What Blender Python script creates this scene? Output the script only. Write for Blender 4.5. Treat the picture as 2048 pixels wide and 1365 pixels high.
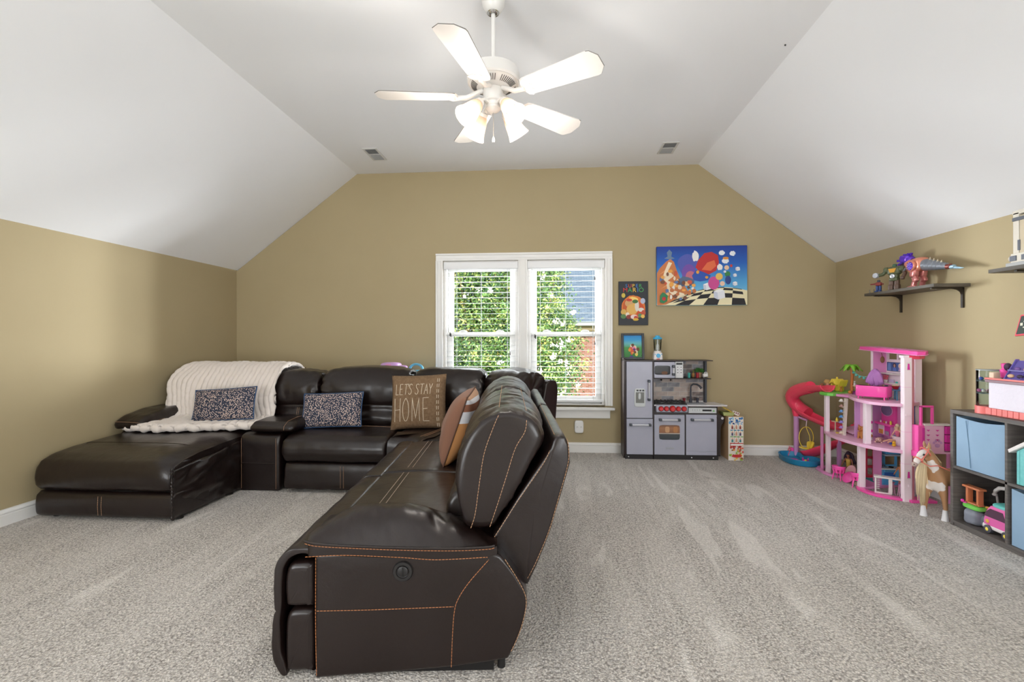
import bpy, bmesh, math, random
from mathutils import Vector, Matrix, noise
PI = math.pi
for o in list(bpy.data.objects): bpy.data.objects.remove(o)
S = bpy.context.scene
COL = S.collection
V = Vector

# ------------------------------------------------------------ camera, world, sun, large lights, exposure
cd = bpy.data.cameras.new('camera'); cam = bpy.data.objects.new('camera', cd); COL.objects.link(cam)
cd.sensor_width = 36; cd.lens = 957.3133/2048*36
cd.shift_x = -12.29/2048; cd.shift_y = -2.42/2048
cd.clip_start = .05; cd.clip_end = 200
cam.matrix_world = Matrix.Translation((0, 0, 1.2)) @ Matrix.Rotation(.075, 4, 'Z') @ Matrix.Rotation(PI/2, 4, 'X') @ Matrix.Rotation(-.0017, 4, 'Z')
S.camera = cam
S.view_settings.view_transform = 'Standard'
S.view_settings.look = 'None'
S.view_settings.gamma = 1
S.view_settings.use_curve_mapping = False
S.view_settings.exposure = 0.42

def nodes_of(idb):
    idb.use_nodes = True
    nt = idb.node_tree; nt.nodes.clear()
    return nt, nt.nodes, nt.links

W = bpy.data.worlds.new('sky'); S.world = W
nt, N, L = nodes_of(W)
out = N.new('ShaderNodeOutputWorld'); bg = N.new('ShaderNodeBackground')
bg.inputs['Color'].default_value = (.72, .85, 1, 1); bg.inputs['Strength'].default_value = .75
L.new(bg.outputs[0], out.inputs[0])

def light(name, kind, loc, energy, color=(1, 1, 1), size=1, size_y=None, target=None, angle=None):
    d = bpy.data.lights.new(name, kind); d.energy = energy; d.color = color
    if kind == 'AREA':
        d.shape = 'RECTANGLE'; d.size = size; d.size_y = size_y or size
    elif kind == 'SUN': d.angle = angle
    else: d.shadow_soft_size = size
    o = bpy.data.objects.new(name, d); COL.objects.link(o); o.location = loc
    if target is not None:
        o.rotation_euler = (V(target)-V(loc)).to_track_quat('-Z', 'Y').to_euler()
    return o

light('sun', 'SUN', (0, -10, 20), 2.4, (1, .95, .88), target=(6, 15, 0), angle=.02)
# open sky to both sides of the window, outside the house
light('sky_light_west', 'AREA', (-4.4, 6.75, 1.35), 1700, (.92, .96, 1), 3.2, 1.7, target=(-.3, 5.1, 1.2))
light('sky_light_east', 'AREA', (3.7, 6.75, 1.35), 1700, (.92, .96, 1), 3.2, 1.7, target=(-.4, 5.1, 1.2))
light('sky_light_high', 'AREA', (-.3, 7.3, 3.7), 450, (.92, .96, 1), 5.0, 1.7, target=(-.3, 5.1, 1.3))
# added fill lamps behind the camera; the wall there has no opening
light('rear_fill_left', 'AREA', (-2.3, -1.9, 1.35), 118, (.92, .96, 1), 2.2, 2.2, target=(1.6, 3.0, 4.4))
light('rear_fill_right', 'AREA', (1.7, -1.9, 1.35), 118, (.92, .96, 1), 2.2, 2.2, target=(-2.2, 3.0, 4.4))

# ------------------------------------------------------------ materials
def lin(c):
    c = c/255
    return c/12.92 if c <= .04045 else ((c+.055)/1.055)**2.4
def rgb(c): return (lin(c[0]), lin(c[1]), lin(c[2]), 1)
MATS = {}
def mat(name, col, rough=.5, metal=0, spec=.5, var=None, bump=None, coat=0, emit=None, trans=0, sheen=0, alpha=None, stretch=None):
    """col sRGB 0-255; var (scale, second colour, lo, hi); bump list of (scale, strength, distance)"""
    if name in MATS: return MATS[name]
    m = bpy.data.materials.new(name); MATS[name] = m
    nt, N, L = nodes_of(m)
    out = N.new('ShaderNodeOutputMaterial'); b = N.new('ShaderNodeBsdfPrincipled')
    L.new(b.outputs[0], out.inputs[0])
    b.inputs['Base Color'].default_value = rgb(col); b.inputs['Roughness'].default_value = rough
    b.inputs['Metallic'].default_value = metal; b.inputs['Specular IOR Level'].default_value = spec
    b.inputs['Coat Weight'].default_value = coat; b.inputs['Transmission Weight'].default_value = trans
    b.inputs['Sheen Weight'].default_value = sheen
    m.diffuse_color = rgb(col)
    tc = None
    if var or bump:
        tc = N.new('ShaderNodeTexCoord').outputs['Object']
        if stretch:
            mp = N.new('ShaderNodeMapping'); mp.inputs['Scale'].default_value = stretch
            L.new(tc, mp.inputs[0]); tc = mp.outputs[0]
    if var:
        n = N.new('ShaderNodeTexNoise'); n.inputs['Scale'].default_value = var[0]; n.inputs['Detail'].default_value = 5
        L.new(tc, n.inputs['Vector'])
        r = N.new('ShaderNodeMapRange'); r.inputs[1].default_value = var[2]; r.inputs[2].default_value = var[3]
        L.new(n.outputs[0], r.inputs[0])
        mx = N.new('ShaderNodeMix'); mx.data_type = 'RGBA'
        mx.inputs[6].default_value = rgb(col); mx.inputs[7].default_value = rgb(var[1])
        L.new(r.outputs[0], mx.inputs[0]); L.new(mx.outputs[2], b.inputs['Base Color'])
    prev = None
    for sc, st, di in (bump or []):
        n = N.new('ShaderNodeTexNoise'); n.inputs['Scale'].default_value = sc; n.inputs['Detail'].default_value = 4
        L.new(tc, n.inputs['Vector'])
        bp = N.new('ShaderNodeBump'); bp.inputs['Strength'].default_value = st; bp.inputs['Distance'].default_value = di
        L.new(n.outputs[0], bp.inputs['Height'])
        if prev: L.new(prev.outputs[0], bp.inputs['Normal'])
        prev = bp
    if prev: L.new(prev.outputs[0], b.inputs['Normal'])
    if emit: b.inputs['Emission Color'].default_value = rgb(emit[0]); b.inputs['Emission Strength'].default_value = emit[1]
    return m

def clear_mat(name, tint=(255, 255, 255), gloss=.08):
    """thin clear glass or plastic: lets light straight through, with a fresnel mirror"""
    m = bpy.data.materials.new(name); MATS[name] = m
    nt, N, L = nodes_of(m)
    out = N.new('ShaderNodeOutputMaterial'); t = N.new('ShaderNodeBsdfTransparent'); g = N.new('ShaderNodeBsdfGlossy')
    t.inputs[0].default_value = rgb(tint); g.inputs['Roughness'].default_value = .02
    f = N.new('ShaderNodeLayerWeight'); f.inputs['Blend'].default_value = gloss
    x = N.new('ShaderNodeMixShader'); L.new(f.outputs['Fresnel'], x.inputs[0]); L.new(t.outputs[0], x.inputs[1]); L.new(g.outputs[0], x.inputs[2])
    L.new(x.outputs[0], out.inputs[0]); return m

# ------------------------------------------------------------ geometry builder
def resample(pts, n, smooth=True, closed=True):
    P = [V(p) for p in pts]; m = len(P); Q = []
    if smooth:
        rng = range(m) if closed else range(m-1)
        for i in rng:
            if closed: a, b, c, d = P[i-1], P[i], P[(i+1) % m], P[(i+2) % m]
            else: a, b, c, d = P[max(i-1, 0)], P[i], P[i+1], P[min(i+2, m-1)]
            for k in range(8):
                t = k/8
                Q.append(.5*((2*b)+(c-a)*t+(2*a-5*b+4*c-d)*t*t+(3*b-a-3*c+d)*t**3))
        if not closed: Q.append(P[-1].copy())
    else: Q = P
    seg = Q+[Q[0]] if closed else Q
    ln = [0]
    for i in range(len(seg)-1): ln.append(ln[-1]+(seg[i+1]-seg[i]).length)
    T = ln[-1]; R = []; j = 0
    cnt = n if closed else n-1
    for k in range(n):
        s = T*k/cnt
        while j < len(ln)-2 and ln[j+1] < s: j += 1
        d = ln[j+1]-ln[j]
        R.append(seg[j].lerp(seg[j+1], (s-ln[j])/d if d > 1e-9 else 0))
    return R

class MB:
    def __init__(s, M=None): s.bm = bmesh.new(); s.M = M; s.mi = 0
    def v(s, p):
        p = V(p); return s.bm.verts.new(s.M @ p if s.M else p)
    def f(s, vs):
        try:
            f = s.bm.faces.new(vs); f.material_index = s.mi; return f
        except ValueError: return None
    def box(s, x0, x1, y0, y1, z0, z1, R=None, c=None):
        vs = []
        for z in (z0, z1):
            for x, y in ((x0, y0), (x1, y0), (x1, y1), (x0, y1)):
                p = V((x, y, z))
                if R is not None: p = R @ (p-V(c))+V(c)
                vs.append(s.v(p))
        for q in ((0, 3, 2, 1), (4, 5, 6, 7), (0, 1, 5, 4), (1, 2, 6, 5), (2, 3, 7, 6), (3, 0, 4, 7)): s.f([vs[i] for i in q])
        return s
    def cbox(s, c, h, R=None):
        return s.box(c[0]-h[0], c[0]+h[0], c[1]-h[1], c[1]+h[1], c[2]-h[2], c[2]+h[2], R, c)
    def prism(s, pts, ax, a, b):
        """pts 2-D in the two other axes (in x,y,z order); extruded along axis ax from a to b"""
        def mk(p, w):
            return s.v({'x': (w, p[0], p[1]), 'y': (p[0], w, p[1]), 'z': (p[0], p[1], w)}[ax])
        A = [mk(p, a) for p in pts]; B = [mk(p, b) for p in pts]; n = len(pts)
        s.f(A[::-1]); s.f(B)
        for i in range(n): s.f([A[i], A[(i+1) % n], B[(i+1) % n], B[i]])
        return s
    def poly(s, pts): s.f([s.v(p) for p in pts]); return s
    def tube(s, pts, r, n=8, closed=False, cap=True):
        P = [V(p) for p in pts]; m = len(P)
        rr = r if isinstance(r, (list, tuple)) else [r]*m
        rings = []; up = None
        for i in range(m):
            if closed: t = P[(i+1) % m]-P[i-1]
            else: t = P[min(i+1, m-1)]-P[max(i-1, 0)]
            if t.length < 1e-9: t = V((0, 0, 1))
            t.normalize()
            if up is None:
                up = V((0, 0, 1)) if abs(t.z) < .9 else V((1, 0, 0))
            sd = t.cross(up)
            if sd.length < 1e-6: sd = t.cross(V((1, .3, .2)))
            sd.normalize(); up = sd.cross(t).normalized()
            rings.append([s.v(P[i]+(sd*math.cos(2*PI*k/n)+up*math.sin(2*PI*k/n))*rr[i]) for k in range(n)])
        for i in range(m if closed else m-1):
            A, B = rings[i], rings[(i+1) % m]
            for k in range(n): s.f([A[k], A[(k+1) % n], B[(k+1) % n], B[k]])
        if cap and not closed: s.f(rings[0][::-1]); s.f(rings[-1])
        return s
    def lathe(s, prof, c=(0, 0, 0), n=24, R=None, sx=1, sy=1):
        c = V(c); rings = []
        for r, z in prof:
            if r < 1e-6:
                p = V((0, 0, z)); p = R @ p if R is not None else p; rings.append([s.v(p+c)])
            else:
                ring = []
                for k in range(n):
                    p = V((r*sx*math.cos(2*PI*k/n), r*sy*math.sin(2*PI*k/n), z)); p = R @ p if R is not None else p
                    ring.append(s.v(p+c))
                rings.append(ring)
        for A, B in zip(rings, rings[1:]):
            for k in range(n):
                if len(A) == 1 and len(B) == 1: continue
                if len(A) == 1: s.f([A[0], B[(k+1) % n], B[k]])
                elif len(B) == 1: s.f([A[k], A[(k+1) % n], B[0]])
                else: s.f([A[k], A[(k+1) % n], B[(k+1) % n], B[k]])
        return s
    def cyl(s, c, r, h, n=20, R=None): return s.lathe([(0, 0), (r, 0), (r, h), (0, h)], c, n, R)
    def ell(s, c, rad, n=16, m=10, R=None):
        prof = [(math.sin(PI*k/m), -math.cos(PI*k/m)) for k in range(m+1)]
        prof[0] = (0, -1); prof[-1] = (0, 1)
        D = Matrix.Diagonal(rad)
        return s.lathe(prof, c, n, (R @ D) if R is not None else D)
    def pad(s, c, h, n=5, res=12, R=None, fn=None):
        """rounded cushion block: superellipsoid of half sizes h"""
        c = V(c); cache = {}
        def vert(p):
            k = tuple(round(q, 5) for q in p)
            if k in cache: return cache[k]
            q = V(p); l = (abs(q.x)**n+abs(q.y)**n+abs(q.z)**n)**(1/n); q = q/l
            if fn: q = V(fn(q))
            q = V((q.x*h[0], q.y*h[1], q.z*h[2]))
            if R is not None: q = R @ q
            cache[k] = s.v(q+c); return cache[k]
        g = [math.tan((-1+2*i/res)*PI/4) for i in range(res+1)]
        for ax in range(3):
            for sg in (-1, 1):
                for i in range(res):
                    for j in range(res):
                        q = []
                        for a, b in ((g[i], g[j]), (g[i+1], g[j]), (g[i+1], g[j+1]), (g[i], g[j+1])):
                            p = [0, 0, 0]; p[ax] = sg; p[(ax+1) % 3] = a; p[(ax+2) % 3] = b; q.append(vert(p))
                        s.f(q if sg > 0 else q[::-1])
        return s
    def loft(s, prof, layers, fr, rings=(.75, .4)):
        """closed 2-D profile swept through layers (w, inset); fr(u, w, z) -> world point"""
        P = [V(p) for p in prof]; m = len(P)
        area = sum(P[i].x*P[(i+1) % m].y-P[(i+1) % m].x*P[i].y for i in range(m))
        if area < 0: P = P[::-1]
        nr = []
        for i in range(m):
            t = (P[(i+1) % m]-P[i-1]); nr.append(V((t.y, -t.x)).normalized() if t.length > 1e-9 else V((0, 0)))
        cen = sum(P, V((0, 0)))/m; R = []
        for w, ins in layers:
            R.append([s.v(fr(*(lambda q: (q.x, w, q.y))(P[i]-nr[i]*ins))) for i in range(m)])
        for A, B in zip(R, R[1:]):
            for i in range(m): s.f([A[i], A[(i+1) % m], B[(i+1) % m], B[i]])
        if rings is None:
            s.f(R[0][::-1]); s.f(R[-1]); return s
        for (w, ins), A, fl in ((layers[0], R[0], True), (layers[-1], R[-1], False)):
            cur = A
            for k in rings:
                nx = [s.v(fr(*(lambda q: (q.x, w, q.y))(cen+(P[i]-nr[i]*ins-cen)*k))) for i in range(m)]
                for i in range(m):
                    q = [cur[i], cur[(i+1) % m], nx[(i+1) % m], nx[i]]; s.f(q[::-1] if fl else q)
                cur = nx
            cv = s.v(fr(cen.x, w, cen.y))
            for i in range(m):
                q = [cur[i], cur[(i+1) % m], cv]; s.f(q[::-1] if fl else q)
        return s
    def grid(s, nu, nv, fn):
        g = [[s.v(fn(i/nu, j/nv)) for j in range(nv+1)] for i in range(nu+1)]
        for i in range(nu):
            for j in range(nv): s.f([g[i][j], g[i+1][j], g[i+1][j+1], g[i][j+1]])
        return g

ROOT = {}
def thing(name, label, cat, loc=(0, 0, 0), group=None, rz=0, local=False):
    o = bpy.data.objects.new(name, None); COL.objects.link(o); o.empty_display_size = .05
    o.location = loc; o.rotation_euler = (0, 0, rz)
    o['label'] = label; o['category'] = cat
    if group: o['group'] = group
    ROOT[o.name] = V((0, 0, 0)) if local else V(loc)
    return o
def tag(o, label, cat, group=None):
    o['label'] = label; o['category'] = cat
    if group: o['group'] = group
    return o
def build(name, mb, mats, parent=None, ang=38, bevel=0, seg=2, sub=0, disp=None, loc=None, solid=0, stuff=False, label=None):
    bm = mb.bm
    bmesh.ops.recalc_face_normals(bm, faces=bm.faces)
    if disp:
        bm.normal_update()
        mv = [(v, disp(v.co.copy(), v.normal.copy())) for v in bm.verts]
        for v, d in mv: v.co += d
    off = ROOT.get(parent.name, V((0, 0, 0))) if parent else V(loc or (0, 0, 0))
    if off.length: bmesh.ops.translate(bm, verts=bm.verts, vec=-off)
    me = bpy.data.meshes.new(name); bm.to_mesh(me); bm.free()
    for m in (mats if isinstance(mats, (list, tuple)) else [mats]): me.materials.append(m)
    me.shade_smooth()
    if ang < 180: me.set_sharp_from_angle(angle=math.radians(ang))
    o = bpy.data.objects.new(name, me); COL.objects.link(o)
    if parent: o.parent = parent; ROOT[o.name] = ROOT[parent.name]
    else: o.location = off; ROOT[o.name] = off
    if solid:
        md = o.modifiers.new('thick', 'SOLIDIFY'); md.thickness = solid; md.offset = 0
    if bevel:
        md = o.modifiers.new('edge', 'BEVEL'); md.width = bevel; md.segments = seg; md.limit_method = 'ANGLE'; md.angle_limit = math.radians(35)
    if sub:
        md = o.modifiers.new('sub', 'SUBSURF'); md.levels = md.render_levels = sub
    if stuff: o['kind'] = 'stuff'
    if label: o['label'] = label
    return o
def struct(name, mb, m, parent=None, **k):
    o = build(name, mb, m, parent, **k)
    if not parent: o['kind'] = 'structure'
    return o
def clone(o, parent=None, loc=None, rot=None):
    c = o.copy(); COL.objects.link(c)
    if parent: c.parent = parent
    if loc is not None: c.location = loc
    if rot is not None: c.rotation_euler = rot
    ROOT[c.name] = ROOT.get(o.name, V((0, 0, 0)))
    return c
def clone_tree(root, loc, rz, label):
    r = root.copy(); COL.objects.link(r); r.location = loc; r.rotation_euler = (0, 0, rz); r['label'] = label; ROOT[r.name] = ROOT[root.name]
    for ch in list(root.children):
        c = ch.copy(); COL.objects.link(c); c.parent = r
        for g in list(ch.children):
            d = g.copy(); COL.objects.link(d); d.parent = c
    return r
def Rz(a): return Matrix.Rotation(a, 3, 'Z')
def Rx(a): return Matrix.Rotation(a, 3, 'X')
def Ry(a): return Matrix.Rotation(a, 3, 'Y')
def nz(p, s=1.0, off=0.0): return noise.noise(V((p[0]*s+off, p[1]*s+off*1.7, p[2]*s-off)))
rnd = random.Random(7)
def text_mesh(txt, size, off=0.0, ext=.0006, align='CENTER', spacing=1.0):
    c = bpy.data.curves.new('lettering', 'FONT'); c.body = txt; c.size = size; c.offset = off; c.extrude = ext; c.align_x = align; c.space_character = spacing
    c.resolution_u = 4
    o = bpy.data.objects.new('lettering', c); COL.objects.link(o)
    dg = bpy.context.evaluated_depsgraph_get()
    me = bpy.data.meshes.new_from_object(o.evaluated_get(dg))
    bpy.data.objects.remove(o); bpy.data.curves.remove(c)
    return me
def text_obj(name, txt, size, m, parent, loc, rot=(PI/2, 0, 0), **k):
    me = text_mesh(txt, size, **k); me.materials.clear(); me.materials.append(m)
    o = bpy.data.objects.new(name, me); COL.objects.link(o); o.parent = parent
    o.location = V(loc)-ROOT[parent.name]; o.rotation_euler = rot; ROOT[o.name] = ROOT[parent.name]
    return o
# ------------------------------------------------------------ room
D = 5.1365; XL = -3.5632; XR = 2.8825; ZK = 1.977; SL = -2.1658; SR = 1.5071; ZC = 3.0336; YF = -2.1
paint = mat('tan wall paint', (179, 164, 130), .75, spec=.25, var=(1.3, (174, 159, 125), .3, .8), bump=[(260, .08, .002)])
white = mat('ceiling paint', (243, 244, 246), .85, spec=.2, bump=[(180, .05, .002)])
trimw = mat('white trim paint', (236, 235, 232), .35)
def carpet_mat():
    m = bpy.data.materials.new('grey carpet'); MATS['carpet'] = m
    nt, N, L = nodes_of(m)
    out = N.new('ShaderNodeOutputMaterial'); b = N.new('ShaderNodeBsdfPrincipled'); L.new(b.outputs[0], out.inputs[0])
    b.inputs['Roughness'].default_value = .95; b.inputs['Specular IOR Level'].default_value = .1; b.inputs['Sheen Weight'].default_value = .25
    tc = N.new('ShaderNodeTexCoord').outputs['Object']
    def nse(sc, det, vec=tc, dist=0):
        n = N.new('ShaderNodeTexNoise'); n.inputs['Scale'].default_value = sc; n.inputs['Detail'].default_value = det; n.inputs['Distortion'].default_value = dist
        L.new(vec, n.inputs['Vector']); return n.outputs[0]
    def rng(x, a, b_, c=0, d=1):
        r = N.new('ShaderNodeMapRange'); r.inputs[1].default_value = a; r.inputs[2].default_value = b_; r.inputs[3].default_value = c; r.inputs[4].default_value = d
        L.new(x, r.inputs[0]); return r.outputs[0]
    def mix(f, a, b_, blend='MIX'):
        x = N.new('ShaderNodeMix'); x.data_type = 'RGBA'; x.blend_type = blend
        for i, q in ((0, f), (6, a), (7, b_)):
            if isinstance(q, (int, float)): x.inputs[i].default_value = q
            elif isinstance(q, tuple): x.inputs[i].default_value = q
            else: L.new(q, x.inputs[i])
        return x.outputs[2]
    vo = N.new('ShaderNodeTexVoronoi'); vo.inputs['Scale'].default_value = 125; L.new(tc, vo.inputs['Vector'])
    tuft_shade = rng(vo.outputs['Distance'], .22, .72)
    fine = rng(nse(75, 4), .36, .64)
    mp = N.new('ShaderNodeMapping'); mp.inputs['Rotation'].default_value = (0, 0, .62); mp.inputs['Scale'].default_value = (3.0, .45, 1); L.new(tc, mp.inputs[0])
    track_sheen = rng(nse(1.6, 3, mp.outputs[0], 1.4), .45, .57)
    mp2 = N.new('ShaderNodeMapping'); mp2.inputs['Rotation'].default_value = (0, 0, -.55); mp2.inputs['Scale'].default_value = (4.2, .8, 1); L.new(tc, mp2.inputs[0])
    track_sheen2 = rng(nse(1.2, 2, mp2.outputs[0], 1.1), .59, .65)
    c = mix(tuft_shade, rgb((228, 220, 211)), rgb((96, 88, 81)))  # shade in the gaps between tufts, put into the colour
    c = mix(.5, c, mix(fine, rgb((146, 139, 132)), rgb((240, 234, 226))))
    c = mix(rng(track_sheen, 0, 1, .0, .22), c, rgb((224, 217, 209)))  # pile sheen along the vacuum tracks, painted as lighter streaks
    c = mix(rng(track_sheen2, 0, 1, .0, .42), c, rgb((234, 228, 221)))
    L.new(c, b.inputs['Base Color'])
    bp = N.new('ShaderNodeBump'); bp.inputs['Strength'].default_value = .7; bp.inputs['Distance'].default_value = .008
    bp.invert = True; L.new(vo.outputs['Distance'], bp.inputs['Height'])
    bp2 = N.new('ShaderNodeBump'); bp2.inputs['Strength'].default_value = .5; bp2.inputs['Distance'].default_value = .02
    L.new(nse(85, 3), bp2.inputs['Height']); L.new(bp.outputs[0], bp2.inputs['Normal'])
    L.new(bp2.outputs[0], b.inputs['Normal'])
    return m
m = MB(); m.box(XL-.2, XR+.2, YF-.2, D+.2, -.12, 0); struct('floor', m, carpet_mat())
m = MB(); m.box(XL-.15, XL, YF, D+.15, 0, ZK+.02); struct('wall_left', m, paint)
m = MB(); m.box(XR, XR+.15, YF, D+.15, 0, ZK+.02); struct('wall_right', m, paint)
m = MB(); m.prism([(XL, 0), (XR, 0), (XR, ZK), (SR, ZC), (SL, ZC), (XL, ZK)], 'y', YF-.15, YF); struct('wall_front', m, paint)
# back wall with the window opening
WX0, WX1, WZ0, WZ1 = -1.205, .540, .500, 2.060
m = MB()
m.prism([(XL, 0), (WX0, 0), (WX0, ZC), (SL, ZC), (XL, ZK)], 'y', D, D+.15)
m.prism([(WX1, 0), (XR, 0), (XR, ZK), (SR, ZC), (WX1, ZC)], 'y', D, D+.15)
m.box(WX0, WX1, D, D+.15, 0, WZ0); m.box(WX0, WX1, D, D+.15, WZ1, ZC)
struct('wall_back', m, paint)
# ceiling: flat middle and two slopes
m = MB(); t = .12
m.prism([(XL-.02, ZK-.004), (SL, ZC), (SR, ZC), (XR+.02, ZK-.004), (XR+.02, ZK+t+.05), (SR, ZC+t), (SL, ZC+t), (XL-.02, ZK+t+.05)], 'y', YF-.1, D+.1)
struct('ceiling', m, white, ang=20)
def baseboard(name, axis, a, b, pos, sgn):
    m = MB(); pr = [(0, 0), (.016, 0), (.016, .068), (.010, .071), (.010, .074), (.017, .082), (.013, .094), (.007, .098), (.007, .105), (0, .105)]
    q = [(pos+sgn*p[0], p[1]) for p in pr]
    if axis == 'x': m.prism(q, 'x', a, b)       # (y, z) profile along x
    else: m.prism(q, 'y', a, b)                  # (x, z) profile along y
    struct(name, m, trimw)
baseboard('baseboard_back', 'x', XL, XR, D, -1)
baseboard('baseboard_left', 'y', YF, D-.016, XL, 1)
baseboard('baseboard_right', 'y', YF, D-.016, XR, -1)
m = MB(); m.ell((1.435, 3.09, ZC-.004), (.006, .004, .006), 8, 6); tag(build('ceiling_hook', m, mat('dark speck', (40, 38, 36), .5)), 'tiny dark hook in the ceiling near the right slope', 'hook')

# ------------------------------------------------------------ window casing, sill and the two windows
m = MB()
def casing_leg(m, x0, x1, z0, z1):
    m.box(x0, x1, D-.018, D, z0, z1)
cw = .075
def cas(m, pts, ax, a, b): m.prism(pts, ax, a, b)
for sg, x in ((1, WX0), (-1, WX1)):              # stepped profile, thicker to the outside
    e = x-sg*cw
    m.prism([(e, D), (e, D-.030), (e+sg*.018, D-.030), (e+sg*.022, D-.020), (e+sg*.05, D-.016), (e+sg*.056, D-.022), (x+sg*.002, D-.018), (x+sg*.002, D)], 'z', WZ0, WZ1-.002)
zt = WZ1+cw
m.prism([(D, zt), (D-.030, zt), (D-.030, zt-.018), (D-.020, zt-.022), (D-.016, zt-.05), (D-.022, zt-.056), (D-.018, WZ1-.002), (D, WZ1-.002)], 'x', WX0-cw, WX1+cw)
struct('trim_1', m, trimw, ang=25)
m = MB(); m.box(WX0-cw-.02, WX1+cw+.02, D-.06, D+.10, WZ0-.045, WZ0-.018)
m.prism([(D, WZ0-.045), (D-.034, WZ0-.045), (D-.030, WZ0-.06), (D-.024, WZ0-.10), (D-.022, WZ0-.135), (D, WZ0-.135)], 'x', WX0-cw+.005, WX1+cw-.025)
m.box(WX0, WX1, D+.0, D+.13, WZ0-.018, WZ0)
struct('trim_2', m, trimw, ang=25, bevel=.004)
MX0, MX1 = -.385, -.285                           # mullion between the windows
m = MB(); m.box(MX0, MX1, D-.012, D+.13, WZ0, WZ1); m.box(MX0+.02, MX1-.02, D-.02, D-.012, WZ0, WZ1)
struct('trim_3', m, trimw, bevel=.003)
glass = clear_mat('window glass')
lockm = mat('white lock metal', (215, 215, 212), .35)
def window(name, x0, x1):
    r = bpy.data.objects.new(name, None); COL.objects.link(r); r['kind'] = 'structure'; r.location = (x0, D+.1, WZ0); ROOT[r.name] = V(r.location)
    m = MB()
    m.box(x0, x0+.035, D+.02, D+.14, WZ0, WZ1); m.box(x1-.035, x1, D+.02, D+.14, WZ0, WZ1)
    m.box(x0+.035, x1-.035, D+.02, D+.14, WZ1-.045, WZ1); m.box(x0+.035, x1-.035, D+.02, D+.14, WZ0, WZ0+.015)
    build('window_frame', m, trimw, r, bevel=.003)
    zr = 1.265
    for nm, y, z0, z1, bt, tp in (('lower_sash', D+.06, WZ0+.015, zr+.02, .075, .048), ('upper_sash', D+.10, zr-.028, WZ1-.045, .048, .055)):
        m = MB(); a, b = x0+.035, x1-.035; st = .06
        m.box(a, a+st, y, y+.035, z0, z1); m.box(b-st, b, y, y+.035, z0, z1)
        m.box(a+st, b-st, y, y+.035, z0, z0+bt); m.box(a+st, b-st, y, y+.035, z1-tp, z1)
        s = build(nm, m, trimw, r, bevel=.003)
        m = MB(); m.box(a+st-.004, b-st+.004, y+.016, y+.020, z0+bt-.004, z1-tp+.004); build('glass_pane', m, glass, s)
        if nm == 'lower_sash':
            for t in (.25, .75):
                m = MB(); xc = x0+(x1-x0)*t; m.ell((xc, y+.02, z1+.006), (.045, .02, .014), 14, 8); build('sash_lock', m, lockm, s)
    return r
window('window_1', WX0, MX0); window('window_2', MX1, WX1)
# ------------------------------------------------------------ blinds
slatm = mat('white blind slat', (240, 241, 242), .4); cordm = mat('blind cord', (215, 217, 218), .7); tassm = mat('dark tassel', (60, 58, 56), .5)
def blind(x0, x1, label, tassels, zt):
    r = thing('window_blind', label, 'blind', (x0, D+.005, WZ0+.04))
    m = MB(); y0 = D-.004
    m.prism([(y0-.006, zt-.075), (y0-.012, zt-.066), (y0-.010, zt-.03), (y0-.016, zt-.012), (y0-.016, zt), (y0+.012, zt), (y0+.012, zt-.075)], 'x', x0-.005, x1+.005)
    build('valance', m, slatm, r, bevel=.002)
    m = MB(); m.box(x0, x1, D+.012, D+.055, zt-.05, zt-.004); build('head_rail', m, slatm, r)
    sp = .0575; first = None; z = zt-.095; n = 0
    L_ = x1-x0
    while z > WZ0+.075:
        if first is None:
            m = MB(); m.prism([(-.025, -.0006), (0, 0), (.025, -.0006), (.025, .0005), (0, .0011), (-.025, .0005)], 'x', 0, L_)
            first = build('slat', m, slatm); first.parent = r; o = first
        else: o = clone(first, r)
        o.location = V((x0, D+.032, z))-ROOT[r.name]
        z -= sp; n += 1
    m = MB(); m.box(x0, x1, D+.008, D+.056, WZ0+.034, WZ0+.058); build('bottom_rail', m, slatm, r, bevel=.004)
    for t in (.16, .50, .86):
        xx = x0+L_*t
        m = MB()
        for yy in (D+.006, D+.058): m.tube([(xx, yy, zt-.06), (xx, yy, WZ0+.05)], .0013, 5)
        build('ladder_cord', m, cordm, r)
    for tx, tz in tassels:
        c = MB(); c.tube([(tx, D-.006, zt-.07), (tx, D-.006, tz+.02)], .001, 5); co = build('pull_cord', c, cordm, r)
        m = MB(); m.lathe([(0, .024), (.004, .022), (.0075, -.010), (.006, -.014), (0, -.014)], (tx, D-.006, tz), 10); build('tassel', m, tassm, co)
    return r
blind(-1.19, -.392, 'white wooden blind with open slats over the left half of the window', [(-1.128, 1.258), (-1.118, 1.25), (-.475, 1.05)], 2.04)
blind(-.278, .528, 'white wooden blind with open slats over the right half of the window', [(-.205, 1.235), (-.196, 1.225), (.432, 1.85), (.432, 1.16)], 2.04)
# plug-in cover under the window
r = thing('outlet_cover', 'white rounded plug-in cover on the outlet below the window', 'outlet', (.262, D, .21))
whitep = mat('white plastic', (235, 235, 233), .35)
m = MB(); m.pad((.262, D-.016, .275), (.047, .016, .066), 6, 10); build('cover', m, whitep, r)
m = MB()
for x, z in ((.243, .279), (.2375, .271), (.249, .271), (.283, .279), (.277, .271), (.289, .271)): m.cbox((x, D-.032, z), (.0018, .002, .0022))
build('outlet_slots', m, mat('slot grey', (70, 68, 64), .6), r, stuff=True)

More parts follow.
